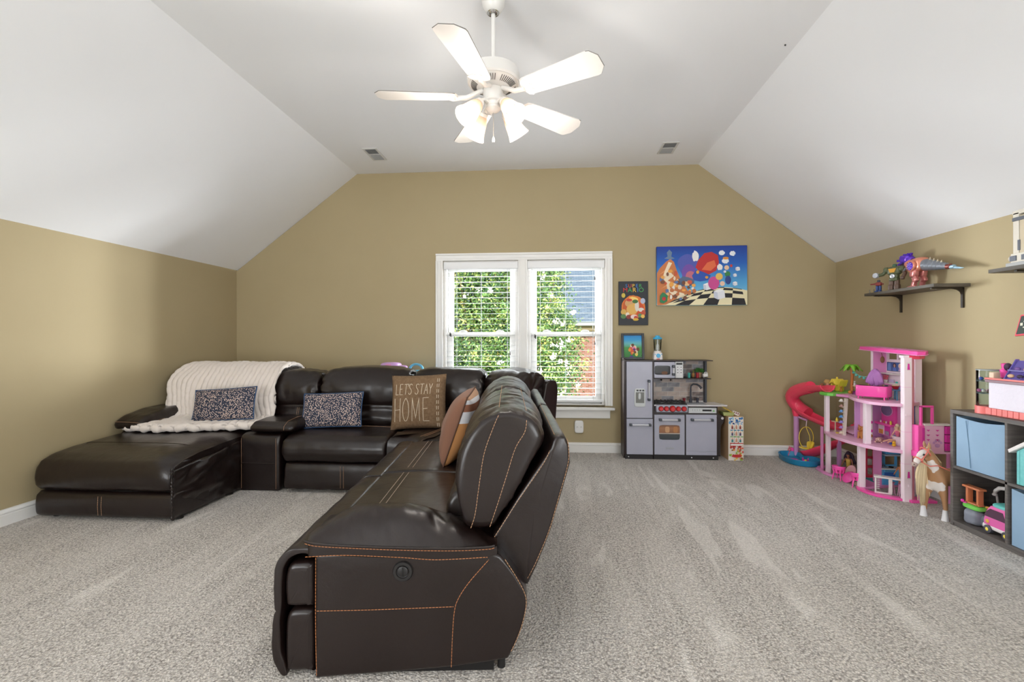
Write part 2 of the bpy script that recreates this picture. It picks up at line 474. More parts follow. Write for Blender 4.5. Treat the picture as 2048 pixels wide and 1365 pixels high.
# ------------------------------------------------------------ outside
m = MB(); m.box(-40, 40, D+.6, 60, -3.3, -3.2); struct('ground', m, mat('lawn', (96, 120, 58), .9, var=(3, (70, 98, 40), .3, .7)))
def brick_mat():
    m = bpy.data.materials.new('far red brick'); nt, N, L = nodes_of(m)
    out = N.new('ShaderNodeOutputMaterial'); b = N.new('ShaderNodeBsdfPrincipled'); L.new(b.outputs[0], out.inputs[0]); b.inputs['Roughness'].default_value = .85
    tc = N.new('ShaderNodeTexCoord'); mp = N.new('ShaderNodeMapping'); mp.inputs['Rotation'].default_value = (PI/2, 0, 0); L.new(tc.outputs['Object'], mp.inputs[0])
    br = N.new('ShaderNodeTexBrick'); br.inputs['Color1'].default_value = rgb((190, 114, 90)); br.inputs['Color2'].default_value = rgb((218, 156, 132)); br.inputs['Mortar'].default_value = rgb((216, 190, 174))
    br.inputs['Scale'].default_value = 1; br.inputs['Mortar Size'].default_value = .010; br.inputs['Brick Width'].default_value = .23; br.inputs['Row Height'].default_value = .082
    L.new(mp.outputs[0], br.inputs['Vector']); L.new(br.outputs[0], b.inputs['Base Color']); return m
HY = 27.0
r = thing('neighbour_house', 'red brick house with blue grey shingle roof beyond the window', 'house', (6, HY, -3.2))
ez = 1.2+47/957*HY
m = MB(); m.box(-2, 14, HY, HY+6, -3.2, ez-.2); build('brick_wall', m, brick_mat(), r)
m = MB(); m.box(-2.4, 14.4, HY-.45, HY+.1, ez-.85, ez-.55); m.box(-2.4, 14.4, HY-.05, HY+.02, ez-1.0, ez-.2); build('soffit', m, mat('soffit tan', (178, 158, 112), .7), r)
m = MB(); m.box(-2.4, 14.4, HY-.62, HY-.45, ez-.55, ez-.33); m.box(-2.4, 14.4, HY-.66, HY-.62, ez-.36, ez-.33); build('gutter', m, mat('gutter white', (228, 232, 232), .5), r)
def shingle_mat():
    m = bpy.data.materials.new('blue grey shingles'); nt, N, L = nodes_of(m)
    out = N.new('ShaderNodeOutputMaterial'); b = N.new('ShaderNodeBsdfPrincipled'); L.new(b.outputs[0], out.inputs[0]); b.inputs['Roughness'].default_value = .9
    tc = N.new('ShaderNodeTexCoord'); mp = N.new('ShaderNodeMapping'); mp.inputs['Rotation'].default_value = (-.6435, 0, 0); L.new(tc.outputs['Object'], mp.inputs[0])
    br = N.new('ShaderNodeTexBrick'); br.inputs['Color1'].default_value = rgb((126, 144, 160)); br.inputs['Color2'].default_value = rgb((152, 168, 182)); br.inputs['Mortar'].default_value = rgb((92, 108, 124))
    br.inputs['Scale'].default_value = 1; br.inputs['Mortar Size'].default_value = .006; br.inputs['Brick Width'].default_value = .33; br.inputs['Row Height'].default_value = .14
    L.new(mp.outputs[0], br.inputs['Vector']); L.new(br.outputs[0], b.inputs['Base Color']); return m
m = MB()
for k in range(52):                                # overlapping shingle courses, each its own step
    a = k*.14; b_ = a+.15; y0 = HY-.6+a*.8; y1 = HY-.6+b_*.8; z0 = ez-.33+a*.6; z1 = ez-.33+b_*.6
    m.prism([(y0, z0-.02), (y0, z0+.035), (y1, z1+.012), (y1, z1-.03)], 'x', -2.5, 14.5)
build('shingle_roof', m, shingle_mat(), r, stuff=True)
m = MB(); m.box(4.0/27*HY*.62, 4.0/27*HY*.62+.62, HY-.18, HY+.02, -1.17, -.72); build('dryer_vent', m, mat('vent brown', (112, 84, 72), .6), r, bevel=.03)

TY = 11.5
r = thing('flowering_tree', 'leafy green tree with white blossoms just outside the window', 'tree', (-1.2, TY, -3.2))
m = MB()
for k in range(5):
    a = k*1.25; m.tube([(-1.2+.1*math.cos(a), TY+.1*math.sin(a), -3.2), (-1.2+.35*math.cos(a), TY+.35*math.sin(a), -1.2), (-1.2+.9*math.cos(a), TY+.7*math.sin(a), .9), (-1.2+1.3*math.cos(a), TY+.9*math.sin(a), 3.2)], [.07, .055, .04, .015], 7)
build('trunk', m, mat('bark', (120, 98, 80), .8), r)
leafm = [mat('leaf dark', (54, 86, 50), .5, spec=.4), mat('leaf mid', (100, 134, 74), .5, spec=.4), mat('leaf bright', (164, 182, 104), .5, spec=.4), mat('leaf tip', (220, 202, 112), .6)]
for q in leafm:                                    # thin leaves let light through
    b = next(n for n in q.node_tree.nodes if n.type == 'BSDF_PRINCIPLED'); nt = q.node_tree
    tr = nt.nodes.new('ShaderNodeBsdfTranslucent'); tr.inputs[0].default_value = b.inputs['Base Color'].default_value
    mx = nt.nodes.new('ShaderNodeMixShader'); mx.inputs[0].default_value = .35
    ou = next(n for n in nt.nodes if n.type == 'OUTPUT_MATERIAL'); nt.links.new(b.outputs[0], mx.inputs[1]); nt.links.new(tr.outputs[0], mx.inputs[2]); nt.links.new(mx.outputs[0], ou.inputs[0])
def edge_x(z):                                     # how far the crown reaches to the right at height z
    pts = [(-3, -.6), (-.6, .35), (-.2, .45), (.6, .62), (1.2, .68), (1.6, .55), (2.2, .27), (2.8, .16), (3.5, .0), (5, -.9)]
    for (a, xa), (b, xb) in zip(pts, pts[1:]):
        if a <= z <= b: return xa+(xb-xa)*(z-a)/(b-a)
    return -1
rl = random.Random(3); fol = MB(); blos = MB(); verts = []
def leaf(m, p, d, ln, wd, nrm):
    sd = d.cross(nrm); 
    if sd.length < 1e-4: return
    sd.normalize(); a = m.v(p); b = m.v(p+d*ln*.5+sd*wd); c = m.v(p+d*ln-nrm*ln*.2); e = m.v(p+d*ln*.5-sd*wd)
    m.f([a, b, c, e])
cnt = 0
while cnt < 6000:
    x = rl.uniform(-3.6, .9); z = rl.uniform(-2.2, 4.6); y = TY+rl.uniform(-1.3, 1.5)
    lim = edge_x(z)+nz((0, y*.8, z*1.3), 1)*.3-.06
    if x > lim or (x > lim-.3 and rl.random() < .4): continue
    cnt += 1
    cd_ = V((rl.gauss(0, 1), rl.gauss(-.5, .8), rl.gauss(.25, .7))).normalized()
    tone = rl.random()*.7+.3*(.5+.9*nz((x, y, z), 1.6)); base = 0 if tone < .36 else 1 if tone < .66 else 2
    for k in range(25):
        p = V((x, y, z))+V((rl.gauss(0, .12), rl.gauss(0, .12), rl.gauss(0, .10)))
        d = (cd_+V((rl.gauss(0, .7), rl.gauss(0, .7), rl.gauss(0, .7)))).normalized()
        n_ = V((rl.gauss(0, .6), rl.gauss(-.5, .5), rl.gauss(.7, .4))).normalized()
        fol.mi = base if rl.random() < .7 else rl.choice((0, 1, 2))
        leaf(fol, p, d, rl.uniform(.055, .10), rl.uniform(.013, .023), n_)
    if tone > .72 and rl.random() < .35:
        fol.mi = 3
        for k in range(14):
            p = V((x, y-.1, z))+V((rl.gauss(0, .05), rl.gauss(0, .05), rl.gauss(0, .06)))
            leaf(fol, p, V((rl.gauss(0, 1), rl.gauss(0, 1), rl.gauss(.3, 1))).normalized(), .05, .014, V((rl.gauss(0, 1), -1, rl.gauss(0, 1))).normalized())
build('foliage', fol, leafm, r, ang=180, stuff=True)
for k in range(38):                               # blossom panicles, clusters of small petals
    for t in range(50):
        x = rl.uniform(-2.6, .85); z = rl.uniform(-.9, 3.4); lim = edge_x(z)
        if x < lim+.04 and (x > lim-.75 or rl.random() < .16): break
    y = TY-1.28+rl.uniform(-.15, .25)
    c = V((x, y, z)); big = rl.uniform(.035, .07)
    for t in range(16):
        p = c+V((rl.gauss(0, big*.5), rl.gauss(0, big*.4), rl.gauss(0, big*.55)))
        leaf(blos, p, V((rl.gauss(0, 1), rl.gauss(0, 1), rl.gauss(0, 1))).normalized(), .045, .02, V((rl.gauss(0, .6), -1, rl.gauss(0.4, .6))).normalized())
build('blossom', blos, mat('white blossom', (214, 206, 200), .6), r, ang=180, stuff=True)
# ------------------------------------------------------------ leather sectional
def leather_mat():
    m = bpy.data.materials.new('dark brown leather'); nt, N, L = nodes_of(m)
    out = N.new('ShaderNodeOutputMaterial'); b = N.new('ShaderNodeBsdfPrincipled'); L.new(b.outputs[0], out.inputs[0])
    tc = N.new('ShaderNodeTexCoord').outputs['Object']
    n = N.new('ShaderNodeTexNoise'); n.inputs['Scale'].default_value = 3.5; n.inputs['Detail'].default_value = 4; L.new(tc, n.inputs['Vector'])
    mx = N.new('ShaderNodeMix'); mx.data_type = 'RGBA'; mx.inputs[6].default_value = rgb((20, 11, 9)); mx.inputs[7].default_value = rgb((29, 17, 14))
    L.new(n.outputs[0], mx.inputs[0]); L.new(mx.outputs[2], b.inputs['Base Color'])
    r = N.new('ShaderNodeMapRange'); r.inputs[1].default_value = .3; r.inputs[2].default_value = .7; r.inputs[3].default_value = .34; r.inputs[4].default_value = .46
    L.new(n.outputs[0], r.inputs[0]); L.new(r.outputs[0], b.inputs['Roughness'])
    b.inputs['Specular IOR Level'].default_value = .3; b.inputs['Coat Weight'].default_value = .5; b.inputs['Coat Roughness'].default_value = .24
    g = N.new('ShaderNodeTexVoronoi'); g.inputs['Scale'].default_value = 420; L.new(tc, g.inputs['Vector'])
    bp = N.new('ShaderNodeBump'); bp.inputs['Strength'].default_value = .12; bp.inputs['Distance'].default_value = .002; L.new(g.outputs['Distance'], bp.inputs['Height'])
    w = N.new('ShaderNodeTexNoise'); w.inputs['Scale'].default_value = 16; w.inputs['Detail'].default_value = 3; w.inputs['Distortion'].default_value = .6; L.new(tc, w.inputs['Vector'])
    b2 = N.new('ShaderNodeBump'); b2.inputs['Strength'].default_value = .12; b2.inputs['Distance'].default_value = .02; L.new(w.outputs[0], b2.inputs['Height']); L.new(bp.outputs[0], b2.inputs['Normal'])
    L.new(b2.outputs[0], b.inputs['Normal']); return m
leather = leather_mat()
thread = mat('tan thread', (188, 146, 112), .7); threado = mat('orange tan thread', (190, 122, 74), .7)
darkgap = mat('dark gap cloth', (18, 14, 13), .9)
sofa = thing('sectional_sofa', 'dark brown leather reclining sectional with tan stitching and a chaise', 'sofa', (-1.4, 3.2, 0))
AL = math.radians(5.5)
O2 = V((-.835, 1.638, 0)); UU = V((math.cos(AL), math.sin(AL), 0)); WW = V((-math.sin(AL), math.cos(AL), 0))
def fr(u, w, z): return O2+UU*u+WW*w+V((0, 0, z))
def fx(u, w, z): return V((w, u, z))               # profile in (y, z), swept along x
def wrk(amp, sc, off=0, amp2=0, sc2=30, st=(1, 1, 1)):
    def f(co, no):
        q = (co.x*st[0], co.y*st[1], co.z*st[2])
        d = nz(q, sc, off)*amp
        if amp2: d -= abs(nz(q, sc2, off+3))*amp2
        return no*d
    return f
def stitch(name, parent, pts, m=thread, r=.0011, dash=.009, gap=.003):
    """a row of stitches along a line: thin dashes of thread"""
    P = [V(p) for p in pts]; q = MB(); acc = 0; on = True; cur = [P[0]]
    for a, b in zip(P, P[1:]):
        l = (b-a).length; t = 0
        while l-t > 1e-6:
            need = (dash if on else gap)-acc; stp = min(need, l-t); t += stp; acc += stp
            pt = a.lerp(b, t/l)
            if on: cur.append(pt)
            if acc >= (dash if on else gap)-1e-6:
                if on and len(cur) > 1: q.tube([cur[0], cur[-1]], r, 4)
                on = not on; acc = 0; cur = [pt]
    if on and len(cur) > 1 and (cur[0]-cur[-1]).length > 1e-4: q.tube([cur[0], cur[-1]], r, 4)
    return build(name, q, m, parent, stuff=True)
def dense(pts, n=60): return [V(p) for p in resample([V(p) for p in pts], n, True, False)]
def edge_layers(w0, w1, rad, n, k=4):
    L_ = []
    for i in range(k): a = PI/2*(i/k); L_.append((w0+rad*(1-math.cos(PI/2-a+PI/2-PI/2)) if 0 else w0+rad*(1-math.sin(PI/2*(1-(1-i/k)))) if 0 else w0+rad*(1-math.cos(PI/2*i/k)) if 0 else w0+rad*(i/k)**2, rad*(1-math.sin(math.acos(1-(i/k)**2)))))
    for i in range(n+1): L_.append((w0+rad+(w1-w0-2*rad)*i/n, 0))
    for i in range(k-1, -1, -1): L_.append((w1-rad*(i/k)**2, rad*(1-math.sin(math.acos(1-(i/k)**2)))))
    return L_
WEND = 1.80
# --- right run: end panel facing the camera
side = [(-.011, .0), (-.011, .44), (.30, .45), (.615, .44), (.650, .425), (.70, .360), (.735, .30), (.742, .255), (.728, .18), (.706, .122), (.690, .085), (.671, .057), (.60, .046), (.484, .032), (.25, .014)]
m = MB(); m.loft(resample(side, 90, False), edge_layers(0, .20, .012, 3), fr)
sp = build('end_panel', m, leather, sofa, ang=50, disp=wrk(.002, 5))
def onp(pts, n=60, w=-.0015): return [fr(a, w, b) for a, b in [(q.x, q.y) for q in resample(pts, n, True, False)]]
stitch('seam_stitching', sp, onp([(-.006, .012), (-.009, .2), (-.008, .435)]), threado)
stitch('seam_stitching', sp, onp([(-.005, .240), (.2, .242), (.478, .249)]), threado)
stitch('seam_stitching', sp, onp([(.470, .034), (.474, .14), (.481, .23), (.495, .277), (.535, .337), (.604, .415)]), threado)
stitch('seam_stitching', sp, onp([(.662, .415), (.70, .355), (.731, .295), (.737, .25), (.722, .18), (.70, .122), (.682, .085)]), thread)
m = MB(); R = Matrix.Rotation(AL, 3, 'Z') @ Rx(PI/2)
bt = mat('black plastic', (26, 24, 24), .45)
m.lathe([(.0, .0), (.036, 0), (.036, .006), (.033, .010), (.024, .010), (.022, .006), (.019, .005), (.0185, .009), (.016, .0105), (0, .0105)], fr(.299, .002, .378), 32, R); bo = build('power_button', m, bt, sp)
m = MB(); m.box(.2985, .3005, -.0115, -.009, .362, .394); 
for v_ in m.bm.verts: v_.co = fr(v_.co.x, v_.co.y, v_.co.z)
build('button_groove', m, mat('groove black', (8, 8, 8), .6), bo)
# arm pad
def lerpt(t, P):
    for (a, b), (c, d) in zip(P, P[1:]):
        if t <= c: return b+(d-b)*max(0, (t-a))/(c-a)
    return P[-1][1]
def sm(t): t = min(1, max(0, t)); return t*t*(3-2*t)
BAND = [(-.05, .490), (0, .482), (.12, .472), (.3, .464), (.48, .460), (.60, .464), (.64, .468)]
RIDGE = [(-.05, .492), (-.018, .512), (.03, .540), (.091, .562), (.16, .572), (.23, .576), (.30, .570), (.36, .556), (.468, .520), (.56, .490), (.64, .470)]
def arm_top(a, b):
    u = -.047+.680*a; rz_ = .5-abs(a-.5); ww = -.012+.275*b
    if a < .06: k = math.sqrt(max(0, 1-(1-a/.06)**2)); ww = .03+(ww-.03)*k if b < .15 else ww
    t = 1-abs(2*b-1)**2.3
    z = lerpt(u, BAND)+(lerpt(u, RIDGE)-lerpt(u, BAND))*t
    q = fr(u, ww, z); e = math.sqrt(max(0, t))
    z += e*(nz(q, 8, 3)*.010-abs(nz((q.x*1.8+q.y, q.y, q.z), 11, 5))*.014*(.4+a))
    return V((q.x, q.y, q.z-(q.z-z)))
m = MB(); g = m.grid(70, 34, arm_top)
rim_ = [g[i][0] for i in range(71)]+[g[70][j] for j in range(1, 35)]+[g[i][34] for i in range(69, -1, -1)]+[g[0][j] for j in range(33, 0, -1)]
low = []
for v_ in rim_:
    q = v_.co-O2; u = q.dot(UU); low.append(m.bm.verts.new(V((v_.co.x, v_.co.y, lerpt(u, [(-.05, .436), (.1, .442), (.3, .432), (.42, .424), (.6, .428), (.64, .44)])))))
rim_ = [m.bm.verts.new(v_.co) for v_ in rim_]
for i in range(len(rim_)): m.f([rim_[i], low[i], low[(i+1) % len(low)], rim_[(i+1) % len(low)]])
m.f(low); ap = build('arm_pad', m, leather, sofa, ang=60)
m = MB(); m.tube([fr(u, -.013, z) for u, z in [(q.x, q.y) for q in resample([(-.044, .494), (0, .484), (.12, .474), (.3, .466), (.48, .462), (.60, .466), (.626, .47)], 40, True, False)]], .0045, 6); build('piping', m, leather, ap)
stitch('seam_stitching', ap, onp([(-.042, .484), (0, .474), (.12, .466), (.3, .457), (.48, .453), (.60, .457), (.624, .462)], 60, -.0125), threado)
stitch('seam_stitching', ap, onp([(-.040, .437), (.1, .441), (.3, .431), (.42, .422), (.60, .429)], 60, -.0125), threado)
# seats of the right run
def seat_prof(z=.455): return [(-.145, .405), (-.120, .440), (-.06, .458), (.03, z+.008), (.2, z+.012), (.42, z+.002), (.60, z-.02), (.60, .28), (-.10, .28), (-.14, .34)]
for i, (w0, w1) in enumerate(((.20, .985), (.99, WEND))):
    m = MB(); m.loft(resample(seat_prof(), 80, False), edge_layers(w0, w1, .03, 22, 5), fr)
    st = build('seat_cushion', m, leather, sofa, ang=60, disp=wrk(.006, 4, i, .004, 10))
    for du in (.10, .128):
        stitch('seam_stitching', st, [fr(du, w0+.05+(w1-w0-.1)*k/30, .472) for k in range(31)], mat('pale thread', (186, 168, 152), .7), r=.0013)
# leg-rest skin hanging over the front, with its inner blocks
flap = [(-.02, .462), (-.07, .462), (-.104, .458), (-.135, .436), (-.152, .40), (-.158, .34), (-.157, .25), (-.150, .236), (-.160, .225), (-.166, .15), (-.164, .085), (-.150, .04), (-.131, .012), (-.112, .012), (-.118, .05), (-.132, .10), (-.135, .2), (-.130, .25), (-.128, .34), (-.122, .39), (-.10, .425), (-.06, .44), (-.02, .44)]
for i, (w0, w1) in enumerate(((.0, .90), (.92, WEND))):
    m = MB(); m.loft(resample(flap, 120, True), edge_layers(w0, w1, .006, 26, 3), fr, rings=None)
    build('leg_rest', m, leather, sofa, ang=60, disp=wrk(.004, 7, i, .003, 16))
    for z0, z1 in ((.024, .238), (.254, .405)):
        m = MB(); m.loft(resample([(-.108, z0), (-.118, z0+.03), (-.121, (z0+z1)/2), (-.117, z1-.035), (-.102, z1-.004), (-.06, z1+.003), (-.03, z1), (-.020, z1-.02), (-.020, z0+.01), (-.03, z0)], 60, True), edge_layers(w0+.004, w1-.01, .02, 3), fr)
        build('leg_rest_block', m, leather, sofa, ang=60, disp=wrk(.003, 6))
m = MB(); m.box(-.02, .62, .03, WEND, .0, .40)
for v_ in m.bm.verts: v_.co = fr(v_.co.x, v_.co.y, v_.co.z)
build('seat_base', m, darkgap, sofa)
# back shell of the right run
shell = [(.600, .44), (.703, .605), (.80, .745), (.832, .795), (.842, .828), (.862, .842), (.888, .836), (.904, .805), (.907, .735), (.87, .61), (.834, .488), (.785, .37), (.746, .285), (.70, .30)]
for i, (w0, w1, d) in enumerate(((.075, .955, 0), (.975, WEND+.02, .0))):
    m = MB(); m.loft(resample(shell, 90, False), edge_layers(w0, w1, .012, 12, 3), fr)
    b_ = build('back_shell', m, leather, sofa, ang=50, disp=wrk(.004, 5, i))
    if i == 0:
        stitch('seam_stitching', b_, onp([(.62, .462), (.71, .60), (.80, .73), (.829, .785)], 60, .0735))
        stitch('seam_stitching', b_, onp([(.893, .83), (.899, .80), (.897, .735), (.862, .61), (.826, .488), (.777, .37), (.745, .31)], 60, .0735))
        stitch('seam_stitching', b_, [fr(.848+.004*k/20, .075+.02+.85*k/20, .842) for k in range(21)])
m = MB(); m.loft(resample([(.62, .05), (.62, .46), (.74, .45), (.75, .30), (.735, .22), (.70, .12), (.67, .055)], 50, False), edge_layers(.20, WEND, .01, 6), fr); build('back_base', m, leather, sofa, ang=50)
# back cushions of the right run: tall tufted pillow and lumbar roll
cush = [(.53, .50), (.495, .545), (.476, .62), (.474, .70), (.492, .79), (.532, .865), (.585, .912), (.655, .938), (.72, .932), (.772, .905), (.804, .860), (.806, .825), (.78, .77), (.72, .655), (.66, .56), (.614, .50)]
def cdisp(w0, w1, off):
    def f(co, no):
        q = co-O2; w = q.dot(WW); e = min(w-w0, w1-w); k = math.exp(-max(0, e)/.07)
        g = math.exp(-((w-(w0+w1)/2)/.02)**2)*0
        z = co.z
        r = abs(nz((co.x*2+off, w*1.2, z*2), 9, off))*.030*k*(1 if abs(no.dot(WW)) < .5 else .25)
        cap = abs(no.dot(WW)) > .6
        if cap: return no*nz(co, 5, off)*.006
        return no*(nz(co, 6, off)*.008-r+(.010 if abs(no.dot(WW)) < .5 else 0)*(1-k)*math.sin(PI*min(1, max(0, (w-w0)/(w1-w0)))))+no*(-abs(nz((co.x*1.2, co.y*5, co.z*1.2), 6, off+9))*.016*(1-k))
    return f
for i, (w0, w1) in enumerate(((.055, .965), (.985, WEND+.03))):
    m = MB(); m.loft(resample(cush, 110, True), edge_layers(w0, w1, .035, 40, 6), fr, rings=(.9, .8, .65, .5, .35, .18))
    b_ = build('back_cushion', m, leather, sofa, ang=70, disp=cdisp(w0, w1, i*5))
    if i == 0:
        for A in ([(.536, .508), (.552, .56), (.566, .66), (.585, .78), (.62, .88), (.640, .925)], [(.606, .512), (.636, .60), (.668, .70), (.70, .80), (.735, .86), (.742, .905)]):
            P = [(q.x, q.y) for q in resample(A, 50, True, False)]
            cb = [fr(u, w0-.004, z) for u, z in P]
            top = [fr(P[-1][0]+.004*k, w0+.01+.9*k/24, P[-1][1]+.022-.010*(1 if k == 0 else 0)) for k in range(25)]
            stitch('seam_stitching', b_, cb)
        for u in (.640, .742):
            stitch('seam_stitching', b_, [fr(u, w0+.03+(w1-w0-.06)*k/24, (.948 if u < .7 else .934)) for k in range(25)])
    lum = [(.46, .46), (.425, .50), (.43, .56), (.47, .60), (.56, .60), (.62, .55), (.58, .46)]
    m = MB(); m.loft(resample(lum, 60, True), edge_layers(w0+.14, w1-.01, .03, 18, 5), fr); build('lumbar_cushion', m, leather, sofa, ang=70, disp=wrk(.005, 7, i, .006, 14))
m = MB(); m.cyl(fr(.648, .05, 0), .014, .06, 14); build('sofa_foot', m, bt, sofa)
m = MB(); m.cyl(fr(.05, .06, 0), .014, .03, 14); build('sofa_foot', m, bt, sofa)

# --- corner wedge
wedge = [(-1.275, 3.56), (-1.02, 3.50), (-.985, 3.44), (-.52, 3.47), (-.30, 3.95), (-.50, 4.20), (-1.275, 4.22)]
wp = resample([(-1.275, 3.57), (-1.12, 3.56), (-1.02, 3.51), (-1.00, 3.445), (-.75, 3.46), (-.50, 3.48), (-.35, 3.8), (-.30, 4.05), (-.55, 4.2), (-.9, 4.22), (-1.275, 4.22)], 90, False)
def fz(u, w, z): return V((u, z, w))
m = MB(); m.loft(wp, [(.24, .03), (.25, .008), (.28, 0), (.38, 0), (.425, .008), (.45, .03), (.466, .07), (.474, .13)], fz, rings=(.8, .6, .4, .2)); wd = build('corner_seat', m, leather, sofa, ang=60, disp=wrk(.006, 5, 2, .006, 12))
for dy in (0, .03):
    stitch('seam_stitching', wd, [V((-.98-.02+dy+.16*k/20, 3.52+dy*.3+.62*k/20, .478)) for k in range(21)], r=.0014)
m = MB(); m.loft(wp, [(.03, .03), (.24, .03)], fz); build('corner_base', m, leather, sofa)
def back_block(x0, x1, z0, z1, y0=4.05, lean=.20, th=.22, name='back_cushion', off=0, M=None, amp=.012, crown=0.0, fold=.036):
    """leaning pillow block across x0..x1"""
    m = MB(M)
    def P(q):
        return q
    zc = (z0+z1)/2; hz = (z1-z0)/2
    prof = [(y0+th*.25, z0), (y0, z0+hz*.25), (y0-.012, zc-.1*hz), (y0+.02, zc+hz*.45), (y0+lean*.42, z1-hz*.12), (y0+lean*.75, z1), (y0+lean+th*.42, z1-hz*.05), (y0+lean+th*.72, zc+.3*hz), (y0+th, z0)]
    m.loft(resample(prof, 84, True), edge_layers(x0, x1, .04, 30, 6), fx)
    def f(co, no):
        q = M.inverted() @ co if M else co
        e = min(q.x-x0, x1-q.x); k = math.exp(-max(0, e)/.075); t = (q.x-x0)/(x1-x0)
        up = max(0, (q.z-z0)/(z1-z0))
        fold_ = abs(nz((q.x*1.3, q.y*2, q.z*3.2), 8, off))*fold*k
        return no*(nz(q, 5, off)*amp*.7-fold_-abs(nz((q.x*2, q.y, q.z), 6, off+2))*.006)+V((0, 0, 1))*(crown*math.sin(PI*min(1, max(0, t)))*up-.02*k*up)
    return build(name, m, leather, sofa, ang=70, disp=f)
def wedge_M(cx, cy, a): return Matrix.Translation((cx, cy, 0)) @ Matrix.Rotation(a, 4, 'Z')
# main run along the back wall, from the left: chaise, console, recliner, wedge
back_block(-3.42, -2.53, .60, .915, off=1)
back_block(-3.42, -2.53, .42, .64, y0=4.03, lean=.05, th=.16, name='lumbar_cushion', off=11)
back_block(-2.52, -2.06, .61, .925, off=2, crown=.012, y0=4.05)
l_ = back_block(-2.50, -1.99, .45, .635, y0=4.04, lean=.05, th=.16, name='lumbar_cushion', off=12)
stitch('seam_stitching', l_, [V((-2.245, 4.022+.02*abs(k-10)/10, .48+.13*k/20)) for k in range(21)], r=.0014); stitch('seam_stitching', l_, [V((-2.23, 4.022+.02*abs(k-10)/10, .48+.13*k/20)) for k in range(21)], r=.0014)
back_block(-2.055, -1.245, .615, .945, off=3, crown=.022)
back_block(-2.0, -1.25, .44, .64, y0=4.04, lean=.05, th=.16, name='lumbar_cushion', off=13)
back_block(-1.235, -.60, .60, .945, off=4, crown=.01)
back_block(-1.235, -.62, .44, .63, y0=4.04, lean=.05, th=.16, name='lumbar_cushion', off=14)
DG = wedge_M(-.46, 4.06, -math.radians(46))
back_block(-.22, .27, .60, .945, y0=-.05, off=6, M=DG, crown=.01)
back_block(-.24, .24, .44, .63, y0=-.06, lean=.05, th=.16, off=16, name='lumbar_cushion', M=DG)
for x0, x1 in ((-3.44, -2.53), (-2.52, -2.06), (-2.05, -1.25), (-1.24, -.62)):
    m = MB(); m.loft(resample([(4.24, .06), (4.24, .5), (4.36, .84), (4.42, .88), (4.50, .87), (4.52, .80), (4.46, .4), (4.42, .06)], 60, False), edge_layers(x0, x1, .012, 4), fx); build('back_shell', m, leather, sofa, ang=50)
for (cx_, cy_, a, wd_) in ((-.345, 4.175, 46, .30),):
    M_ = wedge_M(cx_, cy_, -math.radians(a)); m = MB(M_)
    m.loft(resample([(.02, .06), (.02, .5), (.10, .83), (.15, .86), (.22, .85), (.24, .78), (.20, .4), (.18, .06)], 60, False), edge_layers(-wd_, wd_, .012, 4), fx); build('back_shell', m, leather, sofa, ang=50)
# recliner seat and its front panel
rs = [(3.60, .275), (3.575, .31), (3.575, .36), (3.595, .415), (3.65, .448), (3.75, .462), (3.9, .468), (4.1, .46), (4.1, .24), (3.62, .245)]
m = MB(); m.loft(resample(rs, 90, False), edge_layers(-2.125, -1.285, .03, 26, 5), fx); s_ = build('seat_cushion', m, leather, sofa, ang=60, disp=wrk(.006, 4, 5, .005, 10))
stitch('seam_stitching', s_, [V((-2.08+.76*k/40, 3.92-.16*((k-20)/20)**4*.3, .476)) for k in range(41)], r=.0013)
m = MB(); m.loft(resample([(3.615, .03), (3.60, .06), (3.605, .20), (3.625, .238), (4.0, .238), (4.0, .03)], 50, False), edge_layers(-2.12, -1.28, .02, 16, 4), fx); s_ = build('leg_rest', m, leather, sofa, ang=60, disp=wrk(.004, 6, 1, .008, 14, (2.2, 1, .5)))
for x in (-1.655, -1.63): stitch('seam_stitching', s_, [V((x, 3.5975, .05+.17*k/20)) for k in range(21)], r=.0013)
# console with its padded lid
m = MB(); m.loft(resample([(3.645, .005), (3.64, .05), (3.64, .40), (3.655, .44), (3.70, .456), (4.1, .46), (4.1, .005)], 70, False), edge_layers(-2.503, -2.172, .02, 10, 4), fx); cs = build('console', m, leather, sofa, ang=60, disp=wrk(.004, 6, 7))
for x in (-2.487, -2.20): stitch('seam_stitching', cs, [V((x, 3.6375, .02+.40*k/20)) for k in range(21)], r=.0013)
m = MB(); m.tube([V((-2.49+.28*k/10, 3.637, .222)) for k in range(11)], .004, 6); build('piping', m, leather, cs)
lid = [(3.66, .470), (3.64, .485), (3.645, .515), (3.70, .545), (3.85, .556), (4.04, .55), (4.04, .462), (3.70, .462)]
m = MB(); m.loft(resample(lid, 70, False), edge_layers(-2.43, -2.06, .035, 14, 5), fx); s_ = build('console_lid', m, leather, sofa, ang=60, disp=wrk(.004, 6, 8))
stitch('seam_stitching', s_, [V((-2.135, y, z)) for y, z in ((3.636, .487), (3.641, .517), (3.70, .549), (3.85, .561), (4.0, .556))], r=.0013)
